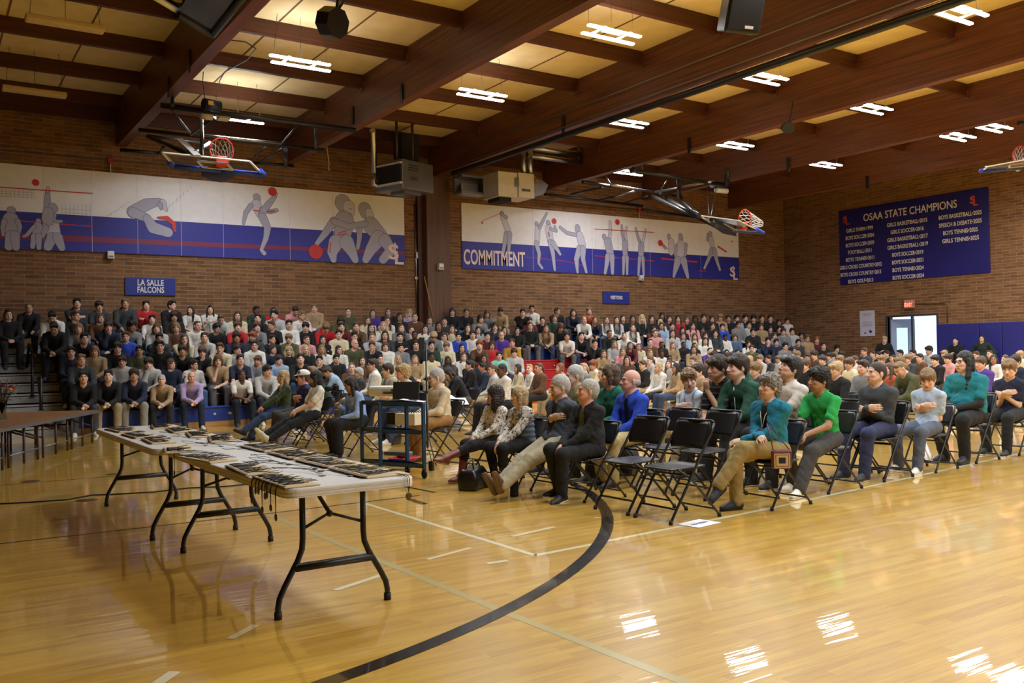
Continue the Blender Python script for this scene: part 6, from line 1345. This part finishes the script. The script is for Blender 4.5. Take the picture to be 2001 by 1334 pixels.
# third row
t13, J13 = hero('person in green polo shirt and dark grey trousers, aisle end of the third row', 1600, 744, 7.55, 181, dict(lean=.10, hl=(.42, .07, .60), hr=(.43, -.03, .62), head=(.05, -.08), fl=(.66, .16, 0), fr=(.36, -.14, 0), toel=(1, .25, 0)),
   'ck', 't', 'tee', '#1f9a48', '#3a3838', '#d3d0c8', '#dedbd2', collar=True, lw=1.25, clabel='black folding chair under the person in the green polo', hseed=13)
t14, J14 = hero('person in off white polo shirt with head tipped back, beside the green polo', 1543, 722, 7.6, 180, dict(lean=-.02, hl=(.40, .07, .58), hr=(.40, -.03, .60), head=(.1, -.42), fl=(.46, .14, 0), fr=(.42, -.14, 0)),
   'fk', 'm', 'tee', '#cfc6bd', '#1c1d22', '#17171a', '#dedbd2', collar=True, clabel='black folding chair under the person in the off white polo', hseed=14)
t15, J15 = hero('person in green zip hoodie, third row behind an empty chair', 1441, 718, 7.55, 181, dict(lean=.12, hl=(.40, .05, .58), hr=(.40, -.05, .60), head=(.1, -.05)), 'fd', 'p', 'hood', '#1d4a38', '#1b1c20', '#191919', hood=True, clabel='black folding chair under the person in the green zip hoodie', hseed=15)
MB().tube([tuple(J15['N']-J15['u2']*.02+np.cross(J15['lat'], J15['u2'])*.10), tuple(J15['chest']+np.cross(J15['lat'], J15['u2'])*.135), tuple(J15['hip']+J15['u']*.12+J15['f']*.135)], .004, 5).build('zip', M['white'], t15)
t16, J16 = hero('person in black striped polo resting a fist against the chin, third row', 1402, 720, 7.6, 182, dict(lean=.20, hl=(.30, -.02, .90), hr=(.34, -.02, .62), head=(.2, .02), dl=(.2, 0, 1), pl=(-1, 0, .2), curl=1.3), 'fd', 'm', 'tee', '#17181b', '#2a2b30', '#191919', collar=True, mats=dict(top=FL['stripe']), clabel='black folding chair under the person in the striped polo', hseed=16)
t17, J17 = hero('person in white and pale blue polo with arms crossed, turning to look back', 1347, 743, 7.5, 183, dict(lean=-.03, **XA, head=(.75, .12), roll=.12, fl=(.48, .16, 0), fr=(.42, -.14, 0)), 'cg', 'p', 'tee', '#c6d0d8', '#b5a786', '#8a7a60', '#dedbd2', collar=True, mats=dict(top=FL['blockpolo']), clabel='black folding chair under the person in the white and pale blue polo', look=0, hseed=17)
# further rows at the aisle
t18, J18 = hero('person in charcoal zip pullover with arms folded, behind the empty chair', 1712, 730, 8.75, 181, dict(lean=.0, **dict(XA, hl=(.23, -.015, .74), hr=(.26, .015, .77)), head=(.02, -.10)), 'zd', 'l', 'long', '#3c4046', '#232a4a', '#202022', girth=1.14, collar=True, clabel='black folding chair under the person in the charcoal pullover', hseed=18)
t19, J19 = hero('person in pale blue short sleeved shirt and slate trousers with arms crossed and eyes down', 1813, 742, 9.6, 184, dict(lean=-.20, hip=.05, **dict(XS, hl=(.15, -.015, .78), hr=(.175, .015, .81)), head=(.35, .28), fl=(.56, .14, 0), fr=(.46, -.16, 0)), 'fg', 'l', 'tee', '#a3b4c8', '#4c5364', '#cfcbc2', '#e0ddd4', collar=True, clabel='black folding chair under the person in the pale blue shirt', look=-0.05, hseed=19)
t20, J20 = hero('person in teal t-shirt over black sleeves with glasses and black trousers', 1884, 708, 10.7, 182, dict(lean=.03, hl=(.34, .05, .62), hr=(.34, -.04, .64), head=(.05, .0), fl=(.36, .13, 0), fr=(.30, -.14, 0)), 'Lk', 'p', 'tee', '#14727c', '#131316', '#111111', '#111111', sex='f', girth=1.35, gl=True, shoe='boot', clabel='black folding chair under the person in the teal t-shirt', hseed=20)
for k in 'lr':
    V, Q = solid([(cap(J20['S'+k], J20['E'+k], .052, .047), .02), (cap(J20['E'+k], J20['W'+k], .047, .038), .02)], .012); o = link('under_sleeve', smesh('under_sleeve', V, Q, M['cloth']), None, t20); o.color = (.008, .008, .009, 1)
t21, J21 = hero('person in navy polo shirt with arms crossed, at the right edge', 1972, 722, 11.8, 183, dict(lean=-.06, **XA, head=(.25, .12), fl=(.45, .14, 0), fr=(.40, -.14, 0)), 'fg', 'l', 'tee', '#1c2036', '#17181b', '#17171a', '#d8d5cc', collar=True, clabel='black folding chair under the person in the navy polo', look=-0.1, hseed=21, hres=.007)
# second row seen past the cart
t22, J22 = hero('person in cream button shirt and glasses sitting just right of the tripod', 852, 738, 6.0, 182, dict(lean=.04, hl=(.36, .04, .62), hr=(.38, -.04, .64), head=(0, .10), fl=(.44, .12, 0), fr=(.38, -.12, 0)), 'pw', 'l', 'long', '#cbbd9f', '#8f6a3e', '#4a2d1c', '#3a2a1c', girth=1.12, collar=True, gl=True, clabel='black folding chair under the person in the cream button shirt', hseed=22, hres=.007)
t23, J23 = hero('person in cream top reaching toward the laptop on the cart', 787, 728, 6.7, 182, dict(lean=.25, hl=(.46, .06, .74), hr=(.46, -.06, .74), head=(0, -.05)), 'ky', 'r', 'long', '#d9cdb5', '#2b3a55', '#cfcbc2', '#d9d6cc', sex='f', girth=1.1, clabel='black folding chair under the person in the cream top', hseed=23, hres=.007)
t24, J24 = hero('person in beige jacket and glasses behind the projector', 757, 724, 7.3, 182, 'lap', 'sd', 'l', 'long', '#9a907c', '#22262e', '#1c1c1c', collar=True, inner=('#6b6a66', .6), gl=True, girth=1.1, clabel='black folding chair under the person in the beige jacket', hseed=24, hres=.007)
# ---------------------------------------------------------------- the crowd, one line per person: place in the photo, hair, clothing, pose
CC = dict(K=('black', '#121214'), N=('navy', '#1a2138'), C=('charcoal', '#33363a'), G=('grey', '#74767a'), L=('light grey', '#a9a9a8'), W=('white', '#d2cfc8'), M=('cream', '#c9bd9d'), T=('tan', '#9c8463'), O=('olive', '#4a4d30'), E=('dark green', '#1d3a2c'),
          R=('red', '#b01d22'), P=('pink', '#c88a88'), U=('purple', '#4a2f86'), V=('lavender', '#a294bd'), B=('bright blue', '#2546b4'), S=('light blue', '#8fa8c4'), D=('denim blue', '#49627f'), A=('maroon', '#5c1a22'), Y=('mustard', '#a87f22'), Q=('mint green', '#7cc0b0'), X=('brown', '#5a3c28'), Z=('rust orange', '#a8492a'))
PN = dict(f='forearms on knees', u='hands in lap', k='hands on knees', a='arms crossed', c='chin on hand', t='turned to one side', r='turned away to the right', d='head bowed', l='leaning on knees, looking left')
PP = dict(f='fore', u='lap', k='knees', a='cross', c='chin', t='turn', r='turnr', d='down', l='forel')
def parse(s, ox, oy, k):
    out = []
    for e_ in s.replace('\n', ' ').split(';'):
        q = e_.split()
        if len(q) < 4: continue
        out.append((ox+float(q[0])/k, oy+float(q[1])/k, q[2], q[3], q[4] if len(q) > 4 else '', q[5] if len(q) > 5 else ''))
    return out
BL = parse("""63 385 ld Ks u; 210 368 bg Kh k; 385 395 sk Ws d; 560 345 sk Ch a; 722 365 cd Ct u; 908 345 sg Ch k; 1062 360 sd Rh a; 1275 360 sk Ks t; 1385 385 lk Wt r; 1503 380 lk Wh a; 1625 405 bb Lh d; 1722 400 ld Ms u
; 538 435 sb Ks t; 480 465 sk Ks d; 725 450 mb Xs t; 925 490 ck Gs l t; 1105 460 sk Wt k; 1265 440 cd Kh u; 1530 470 bb Ws t; 1450 520 mg Xs u; 482 530 mg Gt f; 785 515 fd Nh c; 1170 530 mb Lh f; 1345 560 lb Ms c; 1580 525 ck Ks t; 1720 500 cb Rt f
; 610 600 sk Ks l; 915 585 sb Bt u; 1145 600 sk Ch c; 1275 625 sk Ks u; 1450 590 sb Ls f; 1625 630 sb Ms c; 1760 595 ck Nt f t; 675 695 sk Ns u; 845 690 mg Th u; 1008 665 cd Kh u; 1197 685 sk Os u; 1345 690 cd Ks f; 1475 700 cb Ks c; 1690 680 fd Lh t; 1820 650 sd Wt u
; 588 755 sg Ch k; 768 810 sk Ks f; 893 765 fd Ls u; 1095 780 cd Lh c; 1215 785 mb Nh t; 1405 790 sd Ws t; 1580 760 mb Tt c; 1715 715 sd Nt f""", 0, 500, 3.706)
FRONTB = parse("675 880 sk Kh f; 925 850 cd Ns f; 1180 900 pw Ts f; 1390 880 nw Vs f r; 1750 865 zk Wt f d", 0, 500, 3.706)
BL += parse("""445 195 sk Es t d; 550 190 ld Rs u; 725 200 sd Ph d; 795 240 sg Wt t; 905 175 sg Th u; 1180 195 bb Os u; 1395 205 lb Us u; 1497 195 lb Ks u; 1592 220 lk Ks u t; 1680 205 Cy Vs u; 1757 225 bb Xs u; 1830 265 lb Gs u
; 430 265 sk Ks f; 545 215 sk Lh r; 1100 270 md Os d; 1010 285 cg Rh d; 1235 290 lk Ws l; 1375 265 lb Ms u; 1470 270 lb Ws c; 1625 285 ly Ms u; 1730 290 lb Gs f; 1805 345 bb Ms u
; 425 335 cb Gh f; 590 320 sb Kt r; 740 310 sk Wh u; 878 330 ck Kh u; 1020 335 sd As f; 1135 320 sb Xs f; 1465 365 bg Ls c; 1555 360 lk Cs u; 1660 375 bk Ks u d; 1740 405 cy Gh d; 1840 410 sb Ws u
; 510 410 cr Ch r; 640 430 sd Ks t; 785 425 cg Os u; 905 425 bb Ps t; 1035 420 lk Ks u; 1145 390 sd Ms u; 1235 440 nr Os t r; 1310 435 sb Ks c; 1380 405 sk Ks u; 1610 410 sk Ks u; 1665 475 sd Kt u; 1820 480 sk Es u
; 535 510 md Nh t; 690 510 Cy Ks u; 865 500 ly Kh u; 970 500 lg Ws u; 1070 505 lk Ws t; 1415 490 mb Wh u; 1560 500 sk Gh u; 1610 580 ly Ms u; 1735 580 lg Ts u; 1850 570 sk Ms u d
; 450 605 fb Gh r; 628 600 fd Sh t; 775 590 sd Ks f; 918 600 sk Ks c; 1065 590 sk Kh u; 1210 610 bg Xs u; 1350 590 ld Xs u; 1475 580 bd Es u; 490 680 fk Lh l""", 400, 560, 4.169)
BL += parse("""378 205 md Ks u; 460 210 sb Ks u; 560 230 mk Gs l; 635 215 lb Gs d; 715 205 sd Ts d; 935 215 sk Ks c; 985 175 sk Wt u; 1180 225 mb Es u; 1212 200 sb Ks t; 1322 215 md Ns f; 1442 195 sg Zs f; 1530 230 by Ws f; 1598 245 lb Ns f; 1665 240 lb Ws f; 1735 245 ld Ls f; 1795 235 ld Ks u; 1865 245 ld Ks u
; 265 275 bd Cs u; 355 285 lk Ks u t; 480 290 ld Ks c; 585 310 md Cs c; 1002 280 fd As k; 1100 275 sd Ks k; 1208 290 mb Ks d; 270 335 ld Ws u; 390 335 lb Ms u; 490 345 lk Ls u; 695 345 ld Ks u; 800 350 lk Ks u; 880 335 lb Ts f; 845 300 lb Ks u
; 740 400 ny Us u; 1665 360 bk Ks u t; 1722 395 bb Ws f; 1800 300 lb Ws f; 285 410 sk Bs u; 390 395 sd Wt u; 515 405 sk As u; 1275 410 sk Wt f; 1385 405 sk Kt f; 1490 425 sk Ks c; 1718 460 lg Ls u; 1755 520 lg Ps u
; 235 490 cg Ms u; 360 490 lk Ks u; 500 480 cr Xs f; 620 480 md Rh u; 852 460 sb Ys u r; 1600 535 lb Ts u; 1790 585 ld Xs u; 290 590 lk Cs u d; 410 560 lb Ws u; 525 590 sk Ks u d; 630 575 lk As u t; 740 565 sd Qt u; 870 540 fd Lh u""", 800, 560, 4.169)
BL += parse("""275 245 ly Ks u; 357 235 ld Ks u; 405 230 lk Ks u t; 475 235 ld Cs u; 570 250 ld Rs u; 620 260 lb Ks u; 665 235 lk Ks u d; 715 250 sd Ks u; 800 240 ld Ks u; 855 240 cg Ts u; 910 260 sd Ks u; 980 260 sk Ss u; 1050 240 sk Ns u; 1115 260 ck Ks u; 1200 240 sd Ks u; 1245 245 sd Ks u; 1295 290 sd Cs u; 1357 280 sk Wt u
; 375 285 ly Ms u; 465 290 ld Ss u; 540 300 bd As u; 635 300 ld Ps u; 735 290 ld Ks u; 815 330 sd Bs u; 885 350 lk Cs u; 1030 305 sd Gh u; 1115 310 sk Ls u; 1150 355 sk Ks u; 1225 330 sb Ts u; 1290 345 sd Cs u; 1355 345 sk Ks u; 1415 370 sd Gs u; 1470 350 sk Ls u; 1480 400 sk Gs u; 1575 405 sb Ts u; 1670 435 sr As u; 1725 460 sd Ks u; 1835 505 ck Ts u
; 352 355 bb Ps u; 440 345 ld Xs c; 497 350 ld Ls u; 605 345 lk Ks u; 680 345 lk As u t; 575 395 lb Ss u; 675 400 lb Ms u; 747 410 lk Ws u; 795 390 ld Ws u; 887 405 bk Ws u d; 963 405 mb Ds u; 1245 415 sk Ns c; 1370 400 sb Gs u; 1115 460 ld Ws u; 1340 455 sk Ns u; 1425 480 sk Gs u; 1535 455 sk Cs u
; 225 470 ld As f; 297 480 lr Ms u; 330 445 bd Xs u; 383 465 bk Ks u d; 440 470 lr Ts u; 523 465 bk Ks u d; 603 475 lk Ks u; 667 485 ld Ts u; 755 475 bd Us f; 318 530 lg Ws u; 400 540 bk Ws u d; 470 555 bk Ws u d; 1140 505 sb Os u; 1010 530 lk Ks u; 950 530 lk Ks u; 1475 520 sb Ws u""", 1200, 560, 4.169)
FLR = parse("""1000 700 sg Es f; 1120 690 sd Ss d; 1265 690 kw Cs u; 1385 640 sd Ws u; 1720 680 mb Ks d""", 400, 560, 4.169)
FLR += parse("""270 675 lb Xs t; 375 680 ld Cs u; 450 690 lk Ks d; 500 640 sk Ks u; 610 660 sk Ns u t; 690 665 bb Ls u; 765 680 zk Ws u d; 890 655 ld Ms u; 1000 655 by Ws t; 1065 650 bb Xs u; 1235 650 lr Ts u; 1430 650 by Gs u; 1510 640 cr Ms u; 1715 655 ld Ks u; 1590 690 bb Cs u""", 800, 560, 4.169)
FLR += parse("""305 595 bb Ls u; 370 645 ly Ws u; 460 620 lb Ls t; 515 650 lk Ts u t; 705 690 fd Ts u; 245 640 sb Ks u; 820 565 fd Ks u; 930 575 fd Cs u; 1060 600 sd Ls u; 1165 680 cg Cs u; 1265 590 sd Cs u r; 1345 590 fg Ws u; 1195 590 fg Ls u; 1400 600 cg Gs u; 1500 560 fg Ns u; 1585 570 fb Cs u; 1570 640 fb Ks u; 1640 560 cd Xs u; 1700 590 fk Ks u; 1790 575 sk Ns u; 1850 600 fg Cs u; 690 620 bg Xs u; 1110 600 fy Gs u; 905 620 fk Ks u; 770 600 lk Cs u; 655 600 bb Ks u""", 1200, 560, 4.169)
FLR += parse("""195 560 ck Ks u; 40 600 fd Ks u; 370 555 fb Gs u; 445 550 sb Ts u; 495 560 sd Ks u; 375 500 sb Cs u; 560 550 sd Cs u; 610 575 bd Gs u; 670 545 sk Ks u; 775 545 sd Cs u; 905 520 ck Ls u; 830 580 sd Xs u; 1030 550 fy Ns u; 1065 590 fd Ps u; 960 600 fk Ks u; 1290 560 sb Gs u; 1440 580 lk Ws t t; 1525 580 lb Ls u; 1610 610 fd Ns u; 1648 560 cy Ms u; 1330 625 fb Us u; 260 630 cb Mt u; 375 660 sd Gh u; 580 660 lb Zs u; 670 625 cg Nh u; 800 650 bg Os d; 155 680 fy Ks u; 300 600 sb Ws u; 730 590 fg Cs u; 520 600 fg Ts u; 90 570 fd Gs u; 1190 600 fb Ks u; 1400 540 bb Ks u""", 1600, 560, 4.17)
for px, py, a_, lab in ((880, 778, .4, 'open white programme held up in the second group of floor seats, left leaf'), (897, 784, -.2, 'open white programme held up in the second group of floor seats, right leaf')):
    q = at(px, py, 0, 7.9); t = thing('paper_sheet', lab, 'paper', q, a_); MB().box((-.15, -.11, 0), (.15, .11, .002), Matrix.Rotation(.5, 4, 'X')).build('sheet', M['paper'], t)
HEADK[0] = .90
# prototype figures: every pose once, each with three kinds of top
PROTO = {}
def proto(pose, kind, big):
    k = (pose, big)
    if k not in PROTO:
        p = dict(POSES[PP[pose]]); p['head'] = (p['head'][0]*.8, p['head'][1]); rs, hs = (.017, .0085) if big else (.021, .011)
        PROTO[k] = {'base': figure(p, res=rs, hres=hs, parts=('body', 'pants', 'shoes'), shoe='sneaker', seed=hash(pose) % 7)}
    if kind not in PROTO[k]:
        p = dict(POSES[PP[pose]]); PROTO[k][kind] = figure(p, top={'t': 'tee', 's': 'long', 'h': 'hood'}[kind], res=.016 if big else .021, parts=('top',), hood=kind == 'h', collar=False, seed=ord(pose))['top']
    d = dict(PROTO[k]['base']); d['top'] = PROTO[k][kind]; return d
PANT = [('#17181c', 3), ('#2b3c5c', 3), ('#3f5a82', 2), ('#5a5b5e', 2), ('#9a8a6a', 2), ('#23283a', 2), ('#4a4238', 1)]; PANT = [c for c, n in PANT for _ in range(n)]
SHO = ['#d0cec8', '#1a1a1c', '#c8c4b8', '#3a3a3c', '#b8b6b0']
people = []
for x, y, hr, tp, po, fl_ in BL:
    best = None
    for r in range(ROWS):
        Y = BY0+RUN*r; h = at(x, y, 1, Y-.12); e_ = h.z-(.42+RISE*r+.73)
        if best is None or abs(e_) < abs(best[0]): best = (e_, r, h)
    people.append(dict(kind='b', r=best[1], x=best[2].x, z=best[2].z, px=x, py=y, hair=hr, top=tp, pose=po or 'u', fl=fl_))
for x, y, hr, tp, po, fl_ in FRONTB:
    h = at(x, y, 1, BY0-.25); people.append(dict(kind='b', r=0, x=h.x, z=h.z, px=x, py=y, hair=hr, top=tp, pose=po, fl=fl_, big=1, pants={180: '#3a3d42', 240: '#8a867c', 310: '#26282a', 370: '#1b2740', 470: '#161c2c'}[int(x//10)*10 if int(x//10)*10 in (180, 240, 310, 370, 470) else 240]))
occ = {}
for x, y, hr, tp, po, fl_ in FLR:
    best = None
    for k in range(1, 20):
        X = 5.35+1.06*k; h = at(x, y, 0, X)
        if h.y < 6.1 or h.y > 17.9: continue
        if any(abs(h.y-q) < .42 for q in occ.get(k, [])): pen = .3
        else: pen = 0
        e_ = abs(h.z-1.08)+pen
        if best is None or e_ < best[0]: best = (e_, k, h)
    e_, k, h = best; occ.setdefault(k, []).append(h.y)
    people.append(dict(kind='f', r=k, x=5.35+1.06*k, y=h.y, z=h.z, px=x, py=y, hair=hr, top=tp, pose=po or 'u', fl=fl_))
# people on one bleacher row are kept apart
for r in range(ROWS):
    row = sorted([p for p in people if p['kind'] == 'b' and p['r'] == r], key=lambda p: p['x'])
    for _ in range(30):
        for a, b in zip(row, row[1:]):
            g_ = .46-(b['x']-a['x'])
            if g_ > 0: a['x'] -= g_/2; b['x'] += g_/2
for p in people:
    p['yy'] = BY0+RUN*p['r'] if p['kind'] == 'b' else p['y']; p['dep'] = to_px((p['x'], p['yy'], 1))[2]
people.sort(key=lambda p: p['dep'])
KEEP = 300-24-3
ORD = 'first second third fourth fifth sixth seventh eighth ninth tenth'.split()
def ordn(n):
    if n <= 10: return ORD[n-1]
    return {11: 'eleventh', 12: 'twelfth', 13: 'thirteenth', 14: 'fourteenth', 15: 'fifteenth', 16: 'sixteenth', 17: 'seventeenth', 18: 'eighteenth', 19: 'nineteenth', 20: 'twentieth'}.get(n) or ('twenty-'+ORD[n-21] if n < 30 else 'thirtieth' if n == 30 else 'thirty-'+ORD[n-31])
ROWN = ['front', 'second', 'third', 'fourth', 'fifth', 'sixth', 'top']; TK = dict(t='t-shirt', s='sweater', h='hoodie')
from collections import Counter
def where(p):
    if p['kind'] == 'b':
        side = 'left' if p['x'] < 12.6 else 'right'
        return '%s row of the %s bleachers' % (ROWN[p['r']], side), (p['r'], side)
    return '%s row of floor chairs' % ordn(p['r']+1), (p['r'],)
for p in people: p['wh'], p['key'] = where(p); p['base'] = 'person in %s %s, %s, %s' % (CC[p['top'][0]][0], TK[p['top'][1]], PN[p['pose']], p['wh'])
cnt = Counter(p['base'] for p in people); rows_ = {}
for p in people: rows_.setdefault((p['kind'],)+p['key'], []).append(p)
for k, L in rows_.items():
    L.sort(key=lambda p: p['px'])
    for i, p in enumerate(L):
        if cnt[p['base']] > 1: p['base'] = 'person in %s %s, %s from left in the %s' % (CC[p['top'][0]][0], TK[p['top'][1]], ordn(i+1), p['wh'])
crowd_v, crowd_f, crowd_c = [], [], []; nv = 0
rr = random.Random(5)
def mesh_np(me):
    v = np.empty(len(me.vertices)*3, np.float32); me.vertices.foreach_get('co', v); f = np.empty(len(me.polygons)*4, np.int32); me.polygons.foreach_get('vertices', f); return v.reshape(-1, 3), f.reshape(-1, 4)
for i, p in enumerate(people):
    big = p['dep'] < 17.0 or p.get('big'); hr = p['hair']; fem = hr[0] in 'lLbCk' or (hr[0] == 'm' and rr.random() < .4); pose = p['pose']
    F_ = proto(pose, p['top'][1], bool(big)); J = F_['J']; C = J['C']
    tx, ty = (-1.0, 2.5) if p['kind'] == 'b' else (-6, 9)
    if p['kind'] == 'b':
        hd = math.atan2(ty-p['yy'], tx-p['x']); hd = -math.pi/2+(hd+math.pi/2)*.55+rr.uniform(-.18, .18); z0 = RISE*p['r']-.03; s = max(.84, min(1.08, (p['z']-z0)/C[2]))
        x, y = p['x']-C[0]*math.cos(hd)*s*.6, p['yy']
    else:
        hd = math.pi-.22+rr.uniform(-.15, .15); s = max(.84, min(1.1, p['z']/C[2])); z0 = 0; x, y = p['x'], p['y']
    sk = {'d': 'd', 't': 't', 'r': 'r'}.get(p['fl']) or rr.choice('lllpm'); tc = srgb(CC[p['top'][0]][1]); pc = srgb(p.get('pants') or rr.choice(PANT)); sh = srgb(rr.choice(SHO))
    cols = dict(skin=SKIN[sk], top=tc, pants=pc, shoe=sh, sole=(.6, .59, .56), hair=HCOL[hr[1]])
    s *= .97 if fem else 1.0
    if i < KEEP:
        t = assemble(F_, p['base'], 'person', (x, y), hd, s, cols, hr[0], 'f' if fem else 'm', .0085 if big else .011, 1 if big else 0, 'students on the bleachers' if p['kind'] == 'b' else 'people seated on the gym floor', sole=bool(big), z=z0)
        if p['kind'] == 'f' and p['dep'] < 17: put_chair(x, y, math.pi, 'chair under the '+p['base'].replace(' from left in the ', ' from left, ').replace('row of floor chairs', 'floor row'), .95)
    else:
        hm = get_hair(hr[0], 0, .011); Mx = Matrix.Translation((x, y, z0))@Matrix.Rotation(hd, 4, 'Z')@Matrix.Scale(s, 4)
        mh = Matrix(J['R'].tolist()).to_4x4(); mh.translation = Vector(C)
        for me, c, m_ in ((F_['body'], cols['skin'], Mx), (F_['top'], tc, Mx), (F_['pants'], pc, Mx), (F_['shoel'], sh, Mx), (F_['shoer'], sh, Mx), (hm, cols['hair'], Mx@mh)):
            v, f = mesh_np(me); A = np.array(m_); v = v@A[:3, :3].T+A[:3, 3]; crowd_v.append(v); crowd_f.append(f+nv); nv += len(v); cc = np.tile(np.array([*c, 1.]), (len(v), 1))
            if me is F_['body']:
                q = np.empty(len(v)*4, np.float32); me.color_attributes['Col'].data.foreach_get('color', q); cc[:, :3] *= q.reshape(-1, 4)[:, :3]
            crowd_c.append(cc)
if crowd_v:
    V = np.concatenate(crowd_v); Q = np.concatenate(crowd_f); t = NT('far_crowd_clothing'); a = t.n('Attribute', attribute_name='Tint'); t.set(Base_Color=a.outputs['Color'], Roughness=.85)
    me = bpy.data.meshes.new('crowd'); me.vertices.add(len(V)); me.vertices.foreach_set('co', V.astype(np.float32).ravel()); me.loops.add(Q.size); me.loops.foreach_set('vertex_index', Q.astype(np.int32).ravel()); me.polygons.add(len(Q)); me.polygons.foreach_set('loop_start', np.arange(0, Q.size, 4, dtype=np.int32)); me.update(calc_edges=True)
    me.polygons.foreach_set('use_smooth', [True]*len(Q)); at_ = me.color_attributes.new('Tint', 'FLOAT_COLOR', 'POINT'); at_.data.foreach_set('color', np.concatenate(crowd_c).astype(np.float32).ravel()); me.materials.append(t.m); me.validate()
    o = link('seated_crowd', me); tag(o, 'far right end of the seated student crowd on the bleachers', 'crowd', None, 'stuff')
# the three standing by the right wall
def stander(label, px, py, X, hair, tc, hd, arms):
    h = at(px, py, 0, X); C0 = 1.56; p = dict(lean=0, head=(.1, .05), hl=arms[0], hr=arms[1])
    J = rig(p, .82); 
    for k, s in (('l', 1), ('r', -1)): J['H'+k] = V3(0, s*.09, .90); J['K'+k] = V3(.03, s*.095, .49); J['A'+k] = V3(-.02, s*.10, .085); J['T'+k] = (1, s*.15, 0)
    F_ = figure(p, top='long', res=.02, hres=.0105, sex='f', stand=J); s = h.z/J['C'][2]
    assemble(F_, label, 'person', (X, h.y), math.radians(hd), s, dict(skin=SKIN['p'], top=srgb(tc), pants=srgb('#121316'), shoe=srgb('#17171a'), hair=HCOL[hair[1]]), hair[0], 'f', .011, 0, None, sole=False)
stander('person in black top standing against the blue pads with hands together', 1868, 666, 27.3, 'bk', '#101113', 190, ((.28, .02, 1.08), (.28, -.04, 1.10)))
stander('person in dark green top standing against the blue pads, rightmost of the two', 1920, 661, 27.3, 'lk', '#1a2c22', 190, ((.06, .26, .85), (.06, -.26, .85)))
stander('person in black top leaning on the brick beside the open doorway', 1728, 664, 27.2, 'ky', '#111214', 215, ((.25, .1, 1.1), (.22, -.12, 1.12)))
for o in bpy.data.objects:
    if o.get('label') and not o.parent and len(o['label'].split()) > 16: print('LONG', o.name, '|', o['label'])
print('people', len(people), 'objects', len(bpy.data.objects))
